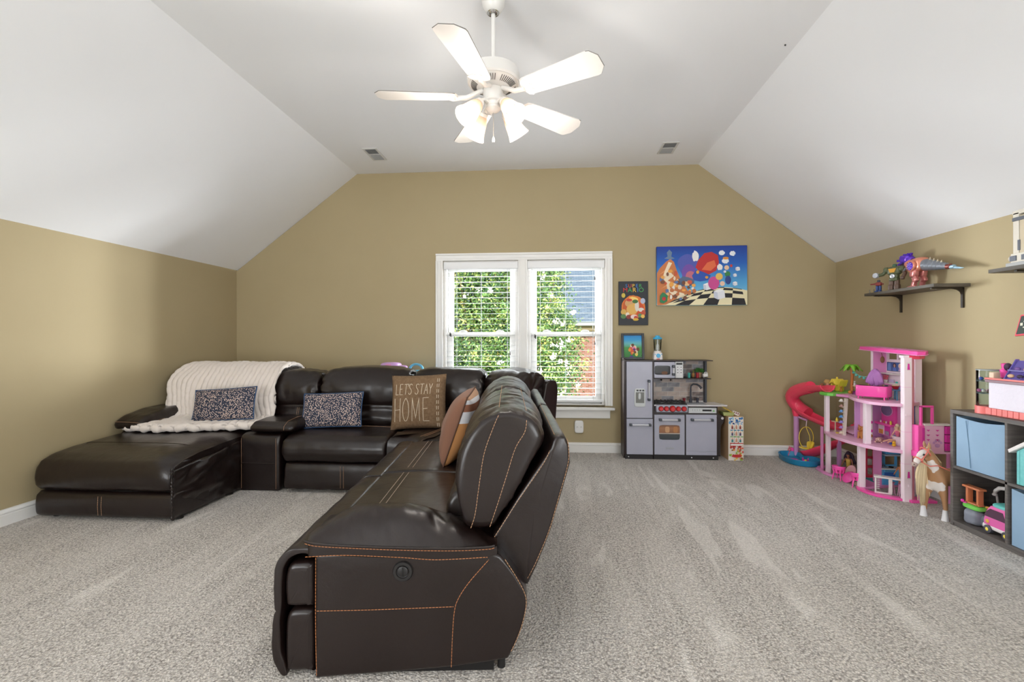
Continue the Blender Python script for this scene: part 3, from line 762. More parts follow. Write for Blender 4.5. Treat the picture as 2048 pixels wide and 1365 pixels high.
# chaise
cp = [(2.975, .198), (2.946, .225), (2.938, .29), (2.95, .345), (2.985, .392), (3.06, .424), (3.2, .444), (3.5, .460), (3.8, .466), (4.06, .466), (4.06, .20), (3.2, .195)]
def chd(co, no):
    s = max(0, (co.x+2.66)/.17)
    return V((0, 0, -.055*min(1, s)**2*max(0, no.z)))+no*(nz(co, 4)*.005-abs(nz((co.x*3, co.y*1.0, co.z), 5, 4))*(.004+.012*min(1, s)))
m = MB(); m.loft(resample(cp, 110, False), edge_layers(-3.478, -2.505, .035, 34, 6), fx); ch = build('chaise_cushion', m, leather, sofa, ang=60, disp=chd)
m = MB(); m.tube(dense([(-3.425, 3.265, .444), (-3.36, 3.264, .4555), (-3.0, 3.262, .457), (-2.68, 3.262, .452), (-2.58, 3.262, .425)], 40), .0025, 5); build('seam', m, leather, ch)
m = MB(); m.loft(resample([(2.985, .018), (2.955, .04), (2.95, .10), (2.955, .165), (2.985, .190), (3.3, .192), (3.3, .018)], 60, False), edge_layers(-3.472, -2.492, .02, 24, 5), fx); cb = build('chaise_front', m, leather, sofa, ang=60, disp=wrk(.004, 5, 3, .003, 12))
for x in (-3.015, -2.99): stitch('seam_stitching', cb, [V((x, 2.949+.004*abs(k-10)/10, .04+.125*k/20)) for k in range(21)], r=.0013)
m = MB()
m.grid(40, 18, lambda a, b: V((-2.497-.03*(1-b)*0+.006*math.sin(PI*b), 2.965+.70*a, .015+b*(.325+.055*a))))
def sgd(co, no):
    return V((1, 0, 0))*(nz(co, 5, 2)*.014+abs(nz((co.x, co.y*1.0+co.z*1.4, co.z*2.2-co.y), 5, 8))*.036-.016)
build('chaise_side', m, leather, sofa, ang=180, disp=sgd, solid=.012)
m = MB(); m.tube([(-2.499+.003*math.sin(k*1.9), 2.957+.003*math.cos(k*2.3), .025+.335*k/44) for k in range(45)], [.006+.003*abs(math.sin(k*1.25)) for k in range(45)], 8); build('gathered_seam', m, leather, sofa, ang=180)
m = MB(); m.box(-3.45, -2.52, 3.0, 4.1, .03, .2); build('chaise_base', m, darkgap, sofa)
for x, y in ((-2.53, 3.05), (-3.4, 3.05), (-2.53, 3.55)):
    m = MB(); m.cyl((x, y, 0), .03, .04, 14); build('sofa_foot', m, bt, sofa)
# left arm, against the left wall
la = [(3.585, .49), (3.57, .52), (3.58, .552), (3.66, .592), (3.82, .622), (4.0, .632), (4.25, .63), (4.25, .48), (3.7, .478)]
m = MB(); m.loft(resample(la, 84, False), edge_layers(-3.530, -3.28, .045, 16, 6), fx); s_ = build('arm_pad', m, leather, sofa, ang=60, disp=wrk(.005, 7, 3, .006, 15))
stitch('seam_stitching', s_, dense([(-3.51, 3.578, .548), (-3.42, 3.566, .55), (-3.33, 3.574, .545), (-3.277, 3.62, .53), (-3.275, 3.8, .545)], 40), r=.0013)
m = MB(); m.loft(resample([(3.66, .01), (3.65, .3), (3.66, .47), (4.3, .47), (4.3, .01)], 50, False), edge_layers(-3.535, -3.30, .02, 6, 4), fx); build('arm_panel', m, leather, sofa, ang=60)

# ------------------------------------------------------------ throw blanket over the chaise back
def blanket():
    path = [(4.50, .60), (4.475, .78), (4.44, .89), (4.37, .945), (4.27, .957), (4.19, .935), (4.12, .88), (4.055, .82), (4.02, .70), (4.00, .60), (3.97, .535), (3.90, .505), (3.80, .498), (3.70, .495), (3.62, .488)]
    pts = resample([V((0, y, z)) for y, z in path], 241, True, False)
    m = MB(); rib = 23
    def P(a, b):
        i = b*240; k = int(min(239, i)); p = pts[k].lerp(pts[k+1], i-k)
        t = pts[min(240, k+2)]-pts[max(0, k-2)]; nrm = V((0, t.z, -t.y)).normalized()
        if nrm.y > 0 and nrm.z < 0: nrm = -nrm
        nrm = V((0, -t.z, t.y)).normalized()
        if b < .5 and False: nrm = -nrm
                # width: narrower over the crest, wide at the seat
        w0 = -3.40+.03*math.sin(b*9)-(.10*max(0, (b-.62)/.38)); w1 = -2.41+.025*math.sin(b*7+1)+.02*max(0, (b-.6)/.4)
        ph = a*rib+nz((a*3, b*5, 1))*1.1*(.4+b)
        r_ = abs(math.sin(PI*ph))**.55
        seg = .75+.25*abs(math.sin(PI*(b*19+3*nz((math.floor(ph)*1.7, b*2, 5)))))**.6
        h = .006+.030*r_*seg+.012*nz((a*7, b*8, 2))
        x = w0+(w1-w0)*a
        fwd = 0
        sgn = 1
        n2 = V((0, t.z, -t.y)).normalized()
        # outward normal: up at the crest, to the camera on the front
        if k < 45: n2 = V((0, abs(n2.y), n2.z if n2.z > 0 else -n2.z*.3)).normalized()
        else:
            if n2.y > .02 and n2.z <= .1: n2 = -n2
            if n2.z < 0: n2 = -n2
        q = V((x, p.y, p.z))+n2*h
        if b > .80:                                  # front part, gathered and ruffled on the seat
            f_ = (b-.80)/.20
            q.z += .020*f_*abs(nz((a*5, b*9, 7)))-.006*f_
            q.y += (-.05*math.sin(a*6)+.10*max(0, a-.72)/.28)*f_
        return q
    m.grid(210, 150, P)
    return m
furm = mat('white plush', (226, 216, 208), .95, spec=.1, sheen=.5, bump=[(240, .5, .004)])
bl = build('throw_blanket', blanket(), furm, loc=(-2.9, 4.1, .5), ang=180, solid=.02)
tag(bl, 'white plush ribbed throw blanket draped over the chaise backrest', 'blanket')
m = MB()                                             # turned-over thick hem
m.tube([V((-3.50+1.12*k/60, 3.640-.05*math.sin(k*.1*1.0)+.10*max(0, k/60-.72)/.28+.012*math.sin(k*1.3),   .500+.005*math.sin(k*.9))) for k in range(61)], [.027+.006*abs(math.sin(k*1.1)) for k in range(61)], 12)
build('blanket_hem', m, furm, bl, ang=180, disp=wrk(.006, 30))

# ------------------------------------------------------------ pillows
def pillow_pt(a, b, w, h, t, side=1, pinch=.07):
    """a, b in -1..1"""
    ea = (1-a*a); eb = (1-b*b)
    x = a*w/2*(1-pinch*(1-abs(a))**0*eb*0-pinch*eb*.55*abs(a)); z = b*h/2*(1-pinch*ea*.55*abs(b))
    d = t/2*(max(0, ea)**.42)*(max(0, eb)**.42)
    return V((x, -d*side, z))
def pil_surf(a, b, w, h, t, off, sd=1):
    u, v = (a+1)/2, (b+1)/2
    return pillow_pt(a, b, w, h, t, sd)+V((0, nz((u*3, v*3, off+sd), 1.3)*.012*(1-a*a)*(1-b*b), 0))
def pillow(w, h, t, mats, M, parent, name='cover', off=0, n=26):
    """front face material 0, back face 1"""
    m = MB(M)
    for sd in (1, -1):
        m.mi = 0 if sd == 1 else min(1, len(mats)-1)
        m.grid(n, n, lambda a, b: pil_surf(-1+2*a, -1+2*b, w, h, t, off, sd))
    bmesh.ops.remove_doubles(m.bm, verts=m.bm.verts, dist=.0004)
    return build(name, m, mats, parent, ang=75)
def pill_M(c, yaw=0, tilt=0, roll=0): return Matrix.Translation(c) @ Matrix.Rotation(yaw, 4, 'Z') @ Matrix.Rotation(tilt, 4, 'X') @ Matrix.Rotation(roll, 4, 'Y')
def dots_mat():
    m = bpy.data.materials.new('navy cloth with pale dots'); nt, N, L = nodes_of(m)
    out = N.new('ShaderNodeOutputMaterial'); b = N.new('ShaderNodeBsdfPrincipled'); L.new(b.outputs[0], out.inputs[0]); b.inputs['Roughness'].default_value = .8
    tc = N.new('ShaderNodeTexCoord').outputs['Object']
    vo = N.new('ShaderNodeTexVoronoi'); vo.inputs['Scale'].default_value = 100; vo.inputs['Randomness'].default_value = .8; L.new(tc, vo.inputs['Vector'])
    n = N.new('ShaderNodeTexNoise'); n.inputs['Scale'].default_value = 7; L.new(tc, n.inputs['Vector'])
    a = N.new('ShaderNodeMath'); a.operation = 'MULTIPLY_ADD'; a.inputs[1].default_value = .16; L.new(n.outputs[0], a.inputs[0]); a.inputs[2].default_value = .30
    c = N.new('ShaderNodeMath'); c.operation = 'LESS_THAN'; L.new(vo.outputs['Distance'], c.inputs[0]); L.new(a.outputs[0], c.inputs[1])
    mx = N.new('ShaderNodeMix'); mx.data_type = 'RGBA'; mx.inputs[6].default_value = rgb((38, 46, 66)); mx.inputs[7].default_value = rgb((216, 194, 182))
    L.new(c.outputs[0], mx.inputs[0]); L.new(mx.outputs[2], b.inputs['Base Color']); return m
dots = dots_mat(); navy = mat('navy velvet', (44, 78, 118), .85, sheen=.2)
def throw_pillow(label, c, w, h, t, mats, yaw, tilt, roll, off, pipe=None):
    r = thing('throw_pillow', label, 'pillow', V(c)-V((0, 0, h/2)))
    M = pill_M(c, yaw, tilt, roll); pillow(w, h, t, mats, M, r, off=off)
    if pipe:
        m = MB(); E = []
        for k in range(4):
            for i in range(16):
                s = -1+2*i/16
                a, b = ((s, -1), (1, s), (-s, 1), (-1, -s))[k]; E.append(M @ pillow_pt(a, b, w, h, t))
        m.tube(E, .0045, 6, closed=True); build('piping', m, pipe, r)
    return r, M
throw_pillow('navy lumbar pillow with pale dots lying on the white blanket', (-2.745, 3.80, .665), .53, .27, .13, [dots, navy], 0.02, -.30, -.07, 1, navy)
throw_pillow('navy lumbar pillow with pale dots on the brown recliner seat', (-1.862, 3.90, .612), .51, .29, .13, [dots, navy], .04, -.32, -.04, 2, navy)
burlap = mat('brown burlap', (132, 108, 84), .95, spec=.1, bump=[(300, .4, .003)], var=(60, (116, 93, 71), .35, .65))
r, M = throw_pillow('brown square pillow lettered Let\'s stay home on the corner seat', (-1.115, 3.88, .69), .46, .45, .15, [burlap, burlap], .03, -.22, -.035, 3)
strokes = {'L': [[(0, 1), (.05, 0), (.55, .02)]], 'E': [[(.55, 1), (0, 1), (.03, 0), (.6, .0)], [(.02, .52), (.45, .54)]], 'T': [[(0, .98), (.7, 1)], [(.36, .99), (.34, 0)]], "'": [[(.1, 1.02), (.05, .78)]],
 'S': [[(.55, .88), (.4, 1), (.15, .96), (.05, .78), (.2, .58), (.42, .44), (.5, .22), (.36, .02), (.12, .0), (.0, .14)]], 'A': [[(0, 0), (.33, 1), (.62, 0)], [(.12, .36), (.5, .38)]], 'Y': [[(0, 1), (.3, .5), (.6, 1)], [(.3, .5), (.28, 0)]],
 'H': [[(0, 1), (.03, 0)], [(.6, 1), (.58, 0)], [(.02, .5), (.58, .52)]], 'O': [[(.32, 1), (.08, .8), (0, .5), (.08, .16), (.3, 0), (.54, .18), (.6, .5), (.54, .82), (.32, 1)]], 'M': [[(0, 0), (.06, 1), (.36, .12), (.68, 1), (.74, 0)]]}
m = MB()
def put(ch, x, z, sx, sz, sl=.06):
    for st in strokes[ch]:
        if ch in 'SO': st = [(q.x, q.y) for q in resample([V(p) for p in st], 18, True, False)]
        P = []
        for a, b in st: P.append((x+a*sx+b*sz*sl, z+b*sz))
        P2 = [];
        for (a, b), (c, d) in zip(P, P[1:]):
            for k in range(6): P2.append((a+(c-a)*k/6, b+(d-b)*k/6))
        P2.append(P[-1])
        m.tube([M @ (pil_surf(2*a/.46, 2*b/.45, .46, .45, .15, 3)+V((0, -.0015, 0))) for a, b in P2], .0021, 5)
x = -.185
for ch, w_ in zip("LET'S STAY", (.7, .72, .62, .2, .75, .30, .66, .72, .72, .6)):
    if ch != ' ': put(ch, x, .055, .046, .088)
    x += w_*.052
x = -.19
for ch, w_ in zip("HOME", (.80, .84, .98, .8)):
    put(ch, x, -.165, .085, .19, .0); x += w_*.092
build('lettering', m, mat('cream thread', (226, 214, 192), .8), r, stuff=True)
m = MB()
for k in range(9):
    z = .185-k*.046
    for d in (0, .014):
        m.tube([M @ (pil_surf(2*(.165+d)/.46, 2*(z+q)/.45, .46, .45, .15, 3)+V((0, -.0015, 0))) for q in (0, -.014, -.028)], .0021, 5)
build('stitched_dashes', m, mat('cream thread', (226, 214, 192), .8), r, stuff=True)
def stripe_mat():
    m = bpy.data.materials.new('tan and orange striped cloth'); nt, N, L = nodes_of(m)
    out = N.new('ShaderNodeOutputMaterial'); b = N.new('ShaderNodeBsdfPrincipled'); L.new(b.outputs[0], out.inputs[0]); b.inputs['Roughness'].default_value = .85
    tc = N.new('ShaderNodeTexCoord').outputs['Object']; sx = N.new('ShaderNodeSeparateXYZ'); L.new(tc, sx.inputs[0])
    cr = N.new('ShaderNodeValToRGB'); cr.color_ramp.interpolation = 'CONSTANT'; e = cr.color_ramp.elements
    e[0].position = 0; e[0].color = rgb((196, 138, 84)); e[1].position = .60; e[1].color = rgb((222, 222, 226))
    for p, c in ((.76, (150, 98, 74)), (.86, (222, 222, 226)), (.92, (190, 150, 120))):
        k = e.new(p); k.color = rgb(c)
    r = N.new('ShaderNodeMapRange'); r.inputs[1].default_value = 0; r.inputs[2].default_value = .43; L.new(sx.outputs[2], r.inputs[0]); L.new(r.outputs[0], cr.inputs[0]); L.new(cr.outputs[0], b.inputs['Base Color']); return m
throw_pillow('brown and orange square pillow leaning on the right sofa run', (-.585, 2.95, .672), .42, .44, .20, [mat('taupe velvet', (132, 92, 72), .85, sheen=.1), stripe_mat()], math.radians(-86), -.34, .06, 4, mat('brown piping', (96, 66, 50), .8))
def bx(name, parent, m, x0, x1, y0, y1, z0, z1, bevel=0, **k):
    q = MB(); q.box(min(x0, x1), max(x0, x1), min(y0, y1), max(y0, y1), min(z0, z1), max(z0, z1)); return build(name, q, m, parent, bevel=bevel, **k)
# ------------------------------------------------------------ ceiling fan
FX, FY = -.322, 2.545
fanw = mat('white enamel', (226, 224, 220), .3); blw = mat('white fan blade', (236, 230, 224), .4); bedge = mat('blade rim shade', (120, 116, 112), .6)
fan = thing('ceiling_fan', 'white five blade ceiling fan with four lit frosted glass shades', 'ceiling fan', (FX, FY, ZC))
C0 = V((FX, FY, 0))
m = MB(); m.lathe([(0, ZC), (.064, ZC), (.064, ZC-.012), (.058, ZC-.045), (.040, ZC-.078), (.030, ZC-.084), (0, ZC-.084)], C0, 32); cn = build('canopy', m, fanw, fan)
m = MB(); m.lathe([(.030, ZC-.088), (.033, ZC-.084), (.026, ZC-.080), (.016, ZC-.090), (.020, ZC-.094)], C0, 28); build('canopy_ring', m, mat('chrome', (200, 200, 200), .12, metal=1), cn)
m = MB(); m.lathe([(.0115, ZC-.04), (.0115, 2.64)], C0, 16); build('down_rod', m, fanw, fan)
m = MB(); m.lathe([(0, 2.672), (.03, 2.672), (.05, 2.664), (.105, 2.655), (.134, 2.640), (.141, 2.618), (.141, 2.580), (.135, 2.570), (.128, 2.572), (.124, 2.566), (.085, 2.545), (.060, 2.540), (0, 2.540)], C0, 48); mo = build('motor_housing', m, fanw, fan, ang=30)
slotm = mat('vent slot dark', (92, 88, 84), .7)
m = MB()
for k in range(60):
    a = 2*PI*k/60
    if k % 12 in (0, 1): continue
    R = Rz(a); sl_ = math.atan2(.021, .039)
    c = R @ V((.105, 0, 2.5545))
    m.cbox((FX+c.x, FY+c.y, c.z), (.017, .0016, .0014), R @ Ry(-sl_))
build('vent_slots', m, slotm, mo, stuff=True)
A0 = math.radians(186.93)
for k in range(5):
    a = A0+2*PI*k/5; T = Matrix.Translation(C0+V((0, 0, 2.498))) @ Matrix.Rotation(a, 4, 'Z') @ Matrix.Rotation(math.radians(-12), 4, 'X')
    m = MB(T)
    pr = [(.190, -.030), (.200, -.054), (.225, -.060), (.575, -.080), (.590, -.076), (.619, -.036), (.619, .036), (.590, .076), (.575, .080), (.225, .060), (.200, .054), (.190, .030)]
    m.prism(pr, 'z', -.003, .003)
    b_ = build('blade', m, [blw], fan, ang=30)
    m = MB(T); q = [(x*1.001, y*1.001) for x, y in pr[4:]]
    m.tube([(x, y, .0005) for x, y in pr[3:11]], .0022, 4); build('blade_rim_shade', m, bedge, b_)  # grey line paints the shaded side of the blade's thickness
    m = MB(T)
    m.prism([(.188, -.018), (.200, -.050), (.222, -.062), (.228, -.050), (.240, -.030), (.233, -.014), (.252, 0), (.233, .014), (.240, .030), (.228, .050), (.222, .062), (.200, .050), (.188, .018)], 'z', -.010, -.003)
    arm_ = build('blade_bracket', m, fanw, b_, bevel=.002)
    m = MB(Matrix.Translation(C0) @ Matrix.Rotation(a, 4, 'Z')); m.tube([(.055, 0, 2.535), (.09, 0, 2.520), (.14, 0, 2.494), (.20, 0, 2.489)], [.011, .012, .013, .014], 8); build('blade_iron', m, fanw, b_)
m = MB(); m.lathe([(0, 2.54), (.052, 2.54), (.054, 2.535), (.054, 2.482), (.048, 2.474), (.036, 2.470), (.034, 2.452), (.040, 2.446), (.040, 2.436), (.026, 2.422), (.008, 2.416), (0, 2.416)], C0, 36); build('switch_housing', m, fanw, fan, ang=30)
m = MB(); m.lathe([(.0, 2.552), (.058, 2.552), (.050, 2.540), (.0, 2.540)], C0, 24); build('hub_ring', m, mat('chrome', (200, 200, 200), .12, metal=1), fan)
def frosted():
    m = bpy.data.materials.new('frosted lit glass'); nt, N, L = nodes_of(m)
    out = N.new('ShaderNodeOutputMaterial'); t = N.new('ShaderNodeBsdfTranslucent'); d = N.new('ShaderNodeBsdfDiffuse'); g = N.new('ShaderNodeBsdfGlossy'); tp = N.new('ShaderNodeBsdfTransparent')
    t.inputs[0].default_value = (.80, .64, .50, 1); d.inputs[0].default_value = (.74, .68, .62, 1); g.inputs['Roughness'].default_value = .25
    a = N.new('ShaderNodeMixShader'); a.inputs[0].default_value = .35; L.new(t.outputs[0], a.inputs[1]); L.new(d.outputs[0], a.inputs[2])
    b = N.new('ShaderNodeMixShader'); b.inputs[0].default_value = .06; L.new(a.outputs[0], b.inputs[1]); L.new(g.outputs[0], b.inputs[2])
    c = N.new('ShaderNodeMixShader'); c.inputs[0].default_value = .25; L.new(b.outputs[0], c.inputs[1]); L.new(tp.outputs[0], c.inputs[2])
    L.new(c.outputs[0], out.inputs[0]); return m
fro = frosted(); bulbm = mat('lit bulb', (255, 236, 214), .5, emit=((255, 226, 190), 1.3))
for k in range(4):
    a = PI/4+k*PI/2+.0; dv = V((math.cos(a), math.sin(a), 0))
    top = C0+dv*.094+V((0, 0, 2.438)); end = C0+dv*.182+V((0, 0, 2.340)); ax = (end-top).normalized(); R = ax.to_track_quat('Z', 'Y').to_matrix(); L_ = (end-top).length
    m = MB(); m.lathe([(.020, 0), (.024, .004), (.032, .018), (.040, .045), (.046, .080), (.052, .108), (.061, L_), (.0585, L_), (.050, .108), (.044, .080), (.038, .045), (.030, .019), (.022, .006)], top, 32, R)
    s_ = build('lamp_shade', m, fro, fan, ang=60)
    m = MB(); m.tube([C0+dv*.03+V((0, 0, 2.462)), C0+dv*.06+V((0, 0, 2.470)), C0+dv*.085+V((0, 0, 2.455)), top], .009, 8); m.lathe([(.0, -.012), (.024, -.012), (.027, .004), (.022, .010), (0, .010)], top, 20, R); build('light_arm', m, fanw, s_)
    m = MB(); bc = top+ax*.075; m.ell(bc, (.026, .026, .034), 16, 10, R); build('bulb', m, bulbm, s_)
    light('fan_bulb', 'POINT', tuple(top+ax*.19), 4.6, (1, .95, .89), .03)
chm = mat('pull chain', (170, 165, 158), .4, metal=.6)
m = MB(); m.tube([C0+V((0, 0, 2.42)), C0+V((0, 0, 2.285))], .0016, 5); pc = build('pull_chain', m, chm, fan)
m = MB(); m.lathe([(0, .016), (.005, .012), (.0075, -.004), (.006, -.014), (0, -.014)], C0+V((0, 0, 2.272)), 12); build('chain_knob', m, fanw, pc)
m = MB(); m.tube([C0+V((.048, -.03, 2.48)), C0+V((.052, -.035, 2.46)), C0+V((.052, -.035, 2.36))], .0016, 5); build('pull_chain', m, chm, fan)
# ------------------------------------------------------------ ceiling vents
ventm = mat('vent enamel', (214, 214, 212), .5); ventd = mat('vent inside', (84, 82, 80), .8); slm = mat('vent louver', (160, 160, 158), .5)
def vent(x0, x1, y0, y1, label):
    r = thing('ceiling_vent', label, 'vent', ((x0+x1)/2, (y0+y1)/2, ZC))
    m = MB(); f = .022
    m.box(x0, x1, y0, y0+f, ZC-.008, ZC); m.box(x0, x1, y1-f, y1, ZC-.008, ZC); m.box(x0, x0+f, y0+f, y1-f, ZC-.008, ZC); m.box(x1-f, x1, y0+f, y1-f, ZC-.008, ZC)
    build('vent_frame', m, ventm, r, bevel=.002)
    bx('duct', r, ventd, x0+f, x1-f, y0+f, y1-f, ZC-.0015, ZC-.0005)
    n = 12; first = None; mid = (y0+y1)/2
    bx('divider', r, ventm, x0+f, x1-f, mid-.006, mid+.006, ZC-.008, ZC-.001)
    for k in range(n):
        y = y0+f+(y1-y0-2*f)*(k+.5)/n
        if abs(y-mid) < .012: continue
        q = MB(); q.cbox((x0/2+x1/2, y, ZC-.005), ((x1-x0)/2-f, .0095, .0007), Rx(math.radians(48 if y < mid else -40))); build('louver', q, slm, r)
vent(-1.83, -1.685, 4.445, 4.745, 'white ceiling vent above the sofa, left of the window')
vent(1.01, 1.165, 4.525, 4.805, 'white ceiling vent above the toy kitchen, right of the fan')

# ------------------------------------------------------------ wall art (plain stand-ins, with their lettering)
def flat_shape(m, pts, y): m.poly([(x, y, z) for x, z in pts])
def ring_pts(cx_, cz, rx, rz_, n=20, wob=0, off=0): return [(cx_+rx*math.cos(2*PI*k/n)*(1+wob*nz((k*.9, off, 1))), cz+rz_*math.sin(2*PI*k/n)*(1+wob*nz((k*.9, off, 1)))) for k in range(n)]
def vgrad(name, z0, z1, stops, rough=.6, axis=2):
    m = bpy.data.materials.new(name); nt, N, L = nodes_of(m)
    out = N.new('ShaderNodeOutputMaterial'); b = N.new('ShaderNodeBsdfPrincipled'); L.new(b.outputs[0], out.inputs[0]); b.inputs['Roughness'].default_value = rough
    tc = N.new('ShaderNodeTexCoord').outputs['Object']; sx = N.new('ShaderNodeSeparateXYZ'); L.new(tc, sx.inputs[0])
    r = N.new('ShaderNodeMapRange'); r.inputs[1].default_value = z0; r.inputs[2].default_value = z1; L.new(sx.outputs[axis], r.inputs[0])
    cr = N.new('ShaderNodeValToRGB'); e = cr.color_ramp.elements; e[0].position = stops[0][0]; e[0].color = rgb(stops[0][1]); e[1].position = stops[-1][0]; e[1].color = rgb(stops[-1][1])
    for p, c in stops[1:-1]: k = e.new(p); k.color = rgb(c)
    L.new(r.outputs[0], cr.inputs[0]); L.new(cr.outputs[0], b.inputs['Base Color']); return m
def pm(c): return mat('print %d %d %d' % c, c, .6)
def print_layer(name, parent, shapes, y0, step=.0004):
    """list of (colour, pts): flat ink on the picture, later shapes over earlier ones"""
    m = MB(); mats = []
    for i, (c, pts) in enumerate(shapes):
        k = pm(c)
        if k not in mats: mats.append(k)
        m.mi = mats.index(k); flat_shape(m, pts, y0-step*.25*(i+1))
    return build(name, m, mats, parent, ang=10, stuff=True)
cx0, cx1, cz0, cz1 = 1.072, 1.988, 1.556, 2.172
r = thing('canvas_print', 'large bright blue canvas print with a checkered foreground on the back wall', 'picture', (1.53, D, cz0))
sky_ = vgrad('printed sky', 0, cz1-cz0, [(0, (150, 214, 236)), (.35, (86, 170, 222)), (.7, (30, 98, 190)), (1, (22, 56, 150))])
bx('canvas', r, sky_, cx0, cx1, D-.036, D-.001, cz0, cz1, .003)
CW, CH = cx1-cx0, cz1-cz0
def cp_(a, b): return (cx0+.002+a*(CW-.004), cz0+.002+b*(CH-.004))
sh = [((206, 126, 74), [cp_(*q) for q in ((0, 0), (.0, .55), (.03, .63), (.10, .74), (.15, .79), (.19, .74), (.22, .60), (.27, .42), (.33, .28), (.40, .10), (.42, 0))])]
for k in range(5): sh.append(((228, 158, 104), [cp_(q[0]+.012*k, q[1]-.12*k) for q in ((.02, .52), (.09, .60), (.14, .63), (.12, .60), (.06, .55))]))
sh.append(((244, 226, 196), [cp_(*q) for q in ((.13, .74), (.17, .72), (.13, .60), (.19, .50), (.12, .42), (.22, .36), (.17, .26), (.30, .20), (.34, .10), (.24, .10), (.12, .24), (.10, .40), (.06, .46), (.09, .60))]))
sh.append(((108, 132, 160), [cp_(*q) for q in ((.08, .80), (.12, .83), (.11, .90), (.14, .95), (.17, .90), (.16, .83), (.20, .80), (.15, .78))]))
sh.append(((82, 92, 178), [cp_(.34+.105*math.cos(t)*(1+.12*math.sin(3*t)), .68+.19*math.sin(t)) for t in [2*PI*k/24 for k in range(24)]]))
sh.append(((118, 80, 170), ring_pts(*cp_(.355, .55), .07, .09)))
sh.append(((196, 112, 132), ring_pts(*cp_(.375, .49), .05, .055)))
sh.append(((92, 108, 138), ring_pts(*cp_(.32, .40), .09, .05, wob=.3)))
sh.append(((196, 46, 46), [cp_(*q) for q in ((.43, .64), (.46, .76), (.53, .88), (.61, .90), (.68, .84), (.69, .72), (.66, .58), (.58, .52), (.50, .52))]))
sh.append(((230, 112, 70), [cp_(*q) for q in ((.50, .60), (.56, .72), (.64, .76), (.66, .66), (.60, .58))]))
sh.append(((44, 84, 176), [cp_(*q) for q in ((.39, .50), (.44, .60), (.52, .56), (.60, .50), (.57, .42), (.48, .40), (.41, .42))]))
sh.append(((226, 162, 62), ring_pts(*cp_(.455, .56), .016, .018))); sh.append(((226, 162, 62), ring_pts(*cp_(.555, .47), .016, .014)))
sh.append(((240, 238, 236), ring_pts(*cp_(.43, .83), .034, .055, wob=.3))); sh.append(((240, 238, 236), ring_pts(*cp_(.70, .64), .028, .032, wob=.3)))
for q, rr in (((.72, .88), .03), ((.84, .87), .03), ((.76, .745), .034)): sh.append(((236, 240, 246), ring_pts(*cp_(*q), rr, rr*.85, 18, .25, q[0]*9)))
sh.append(((226, 150, 66), ring_pts(*cp_(.765, .79), .03, .014))); sh.append(((196, 60, 50), ring_pts(*cp_(.825, .66), .013, .015)))
sh.append(((240, 206, 172), ring_pts(*cp_(.775, .63), .024, .024))); sh.append(((58, 134, 74), ring_pts(*cp_(.785, .52), .028, .03))); sh.append(((46, 70, 140), ring_pts(*cp_(.79, .42), .03, .045)))
# checkered ground: curved top edge, squares in perspective
def hz(a): return .30-.75*(a-.72)**2*1.0
top = [cp_(a, max(0, hz(a))) for a in [k/24*.9+.1 for k in range(25)]]
sh.append(((238, 228, 188), [cp_(.04, 0)]+top+[cp_(1, 0)]))
def gp(i, j):                                       # perspective lattice
    v = 1/(1+.32*j); a = .62+(i*.135-.9)*(.55+v)*.75+.16*(1-v)
    return a, (hz(min(1, max(.1, a)))+.02)*(1-v)*1.6-.13*0
for i in range(-2, 16):
    for j in range(0, 7):
        if (i+j) % 2: continue
        q = [gp(i, j), gp(i+1, j), gp(i+1, j+1), gp(i, j+1)]
        if any(a < .05 or a > 1.0 for a, b in q): continue
        q = [(a, min(max(b, 0), max(0, hz(a)))) for a, b in q]
        sh.append(((34, 32, 36), [cp_(a, b) for a, b in q]))
def cube_(a, b, s):
    x, z = cp_(a, b); s *= CW
    sh.append(((232, 234, 242), [(x, z), (x+s*.9, z+s*.25), (x+s*.8, z+s*1.2), (x-s*.1, z+s*.95)]))
    sh.append(((206, 212, 228), [(x-s*.55, z+s*.25), (x, z), (x-s*.1, z+s*.95), (x-s*.6, z+s*1.1)]))
    sh.append(((246, 246, 250), [(x-s*.1, z+s*.95), (x+s*.8, z+s*1.2), (x+s*.2, z+s*1.42), (x-s*.6, z+s*1.1)]))
for q in ((.55, .25, .06), (.68, .09, .085), (.89, .57, .034), (.86, .47, .028), (.75, .54, .02), (.86, .32, .035)): cube_(*q)
sh.append(((206, 78, 148), ring_pts(*cp_(.63, .37), .056, .068))); sh.append(((236, 190, 96), ring_pts(*cp_(.69, .48), .036, .036))); sh.append(((238, 200, 176), ring_pts(*cp_(.725, .36), .025, .025)))
rr = random.Random(5)
for k in range(46):
    t = rr.random(); a = .05+rr.random()*.37; b = .10+rr.random()*.5*(1-abs(a-.16)*2.0)
    sh.append((rr.choice([(232, 190, 140), (236, 216, 190), (196, 116, 70), (92, 120, 168), (240, 170, 80), (120, 76, 56), (238, 232, 224), (204, 88, 64)]), ring_pts(*cp_(a, b), .010+.014*rr.random(), .012+.016*rr.random(), 12, .4, k)))
sh.append(((48, 128, 82), [cp_(*q) for q in ((.03, .05), (.03, .16), (.06, .22), (.09, .20), (.12, .16), (.11, .07), (.07, .03))])); sh.append(((188, 46, 54), ring_pts(*cp_(.075, .11), .02, .02)))
print_layer('printed_scene', r, sh, D-.0362)
navy_ = pm((28, 44, 118))
a, b = cp_(.872, .165); text_obj('lettering', 'SUPER', .070, navy_, r, (a-.02, D-.0368, b+.005), off=.0, spacing=1.0, ext=.0003)
a, b = cp_(.872, .075); text_obj('lettering', 'MARIO', .070, navy_, r, (a-.02, D-.0368, b+.005), off=.0, spacing=.95, ext=.0003)
a, b = cp_(.955, .10); text_obj('lettering', '3', .13, navy_, r, (a+.012, D-.0368, b), off=.001, ext=.0003)

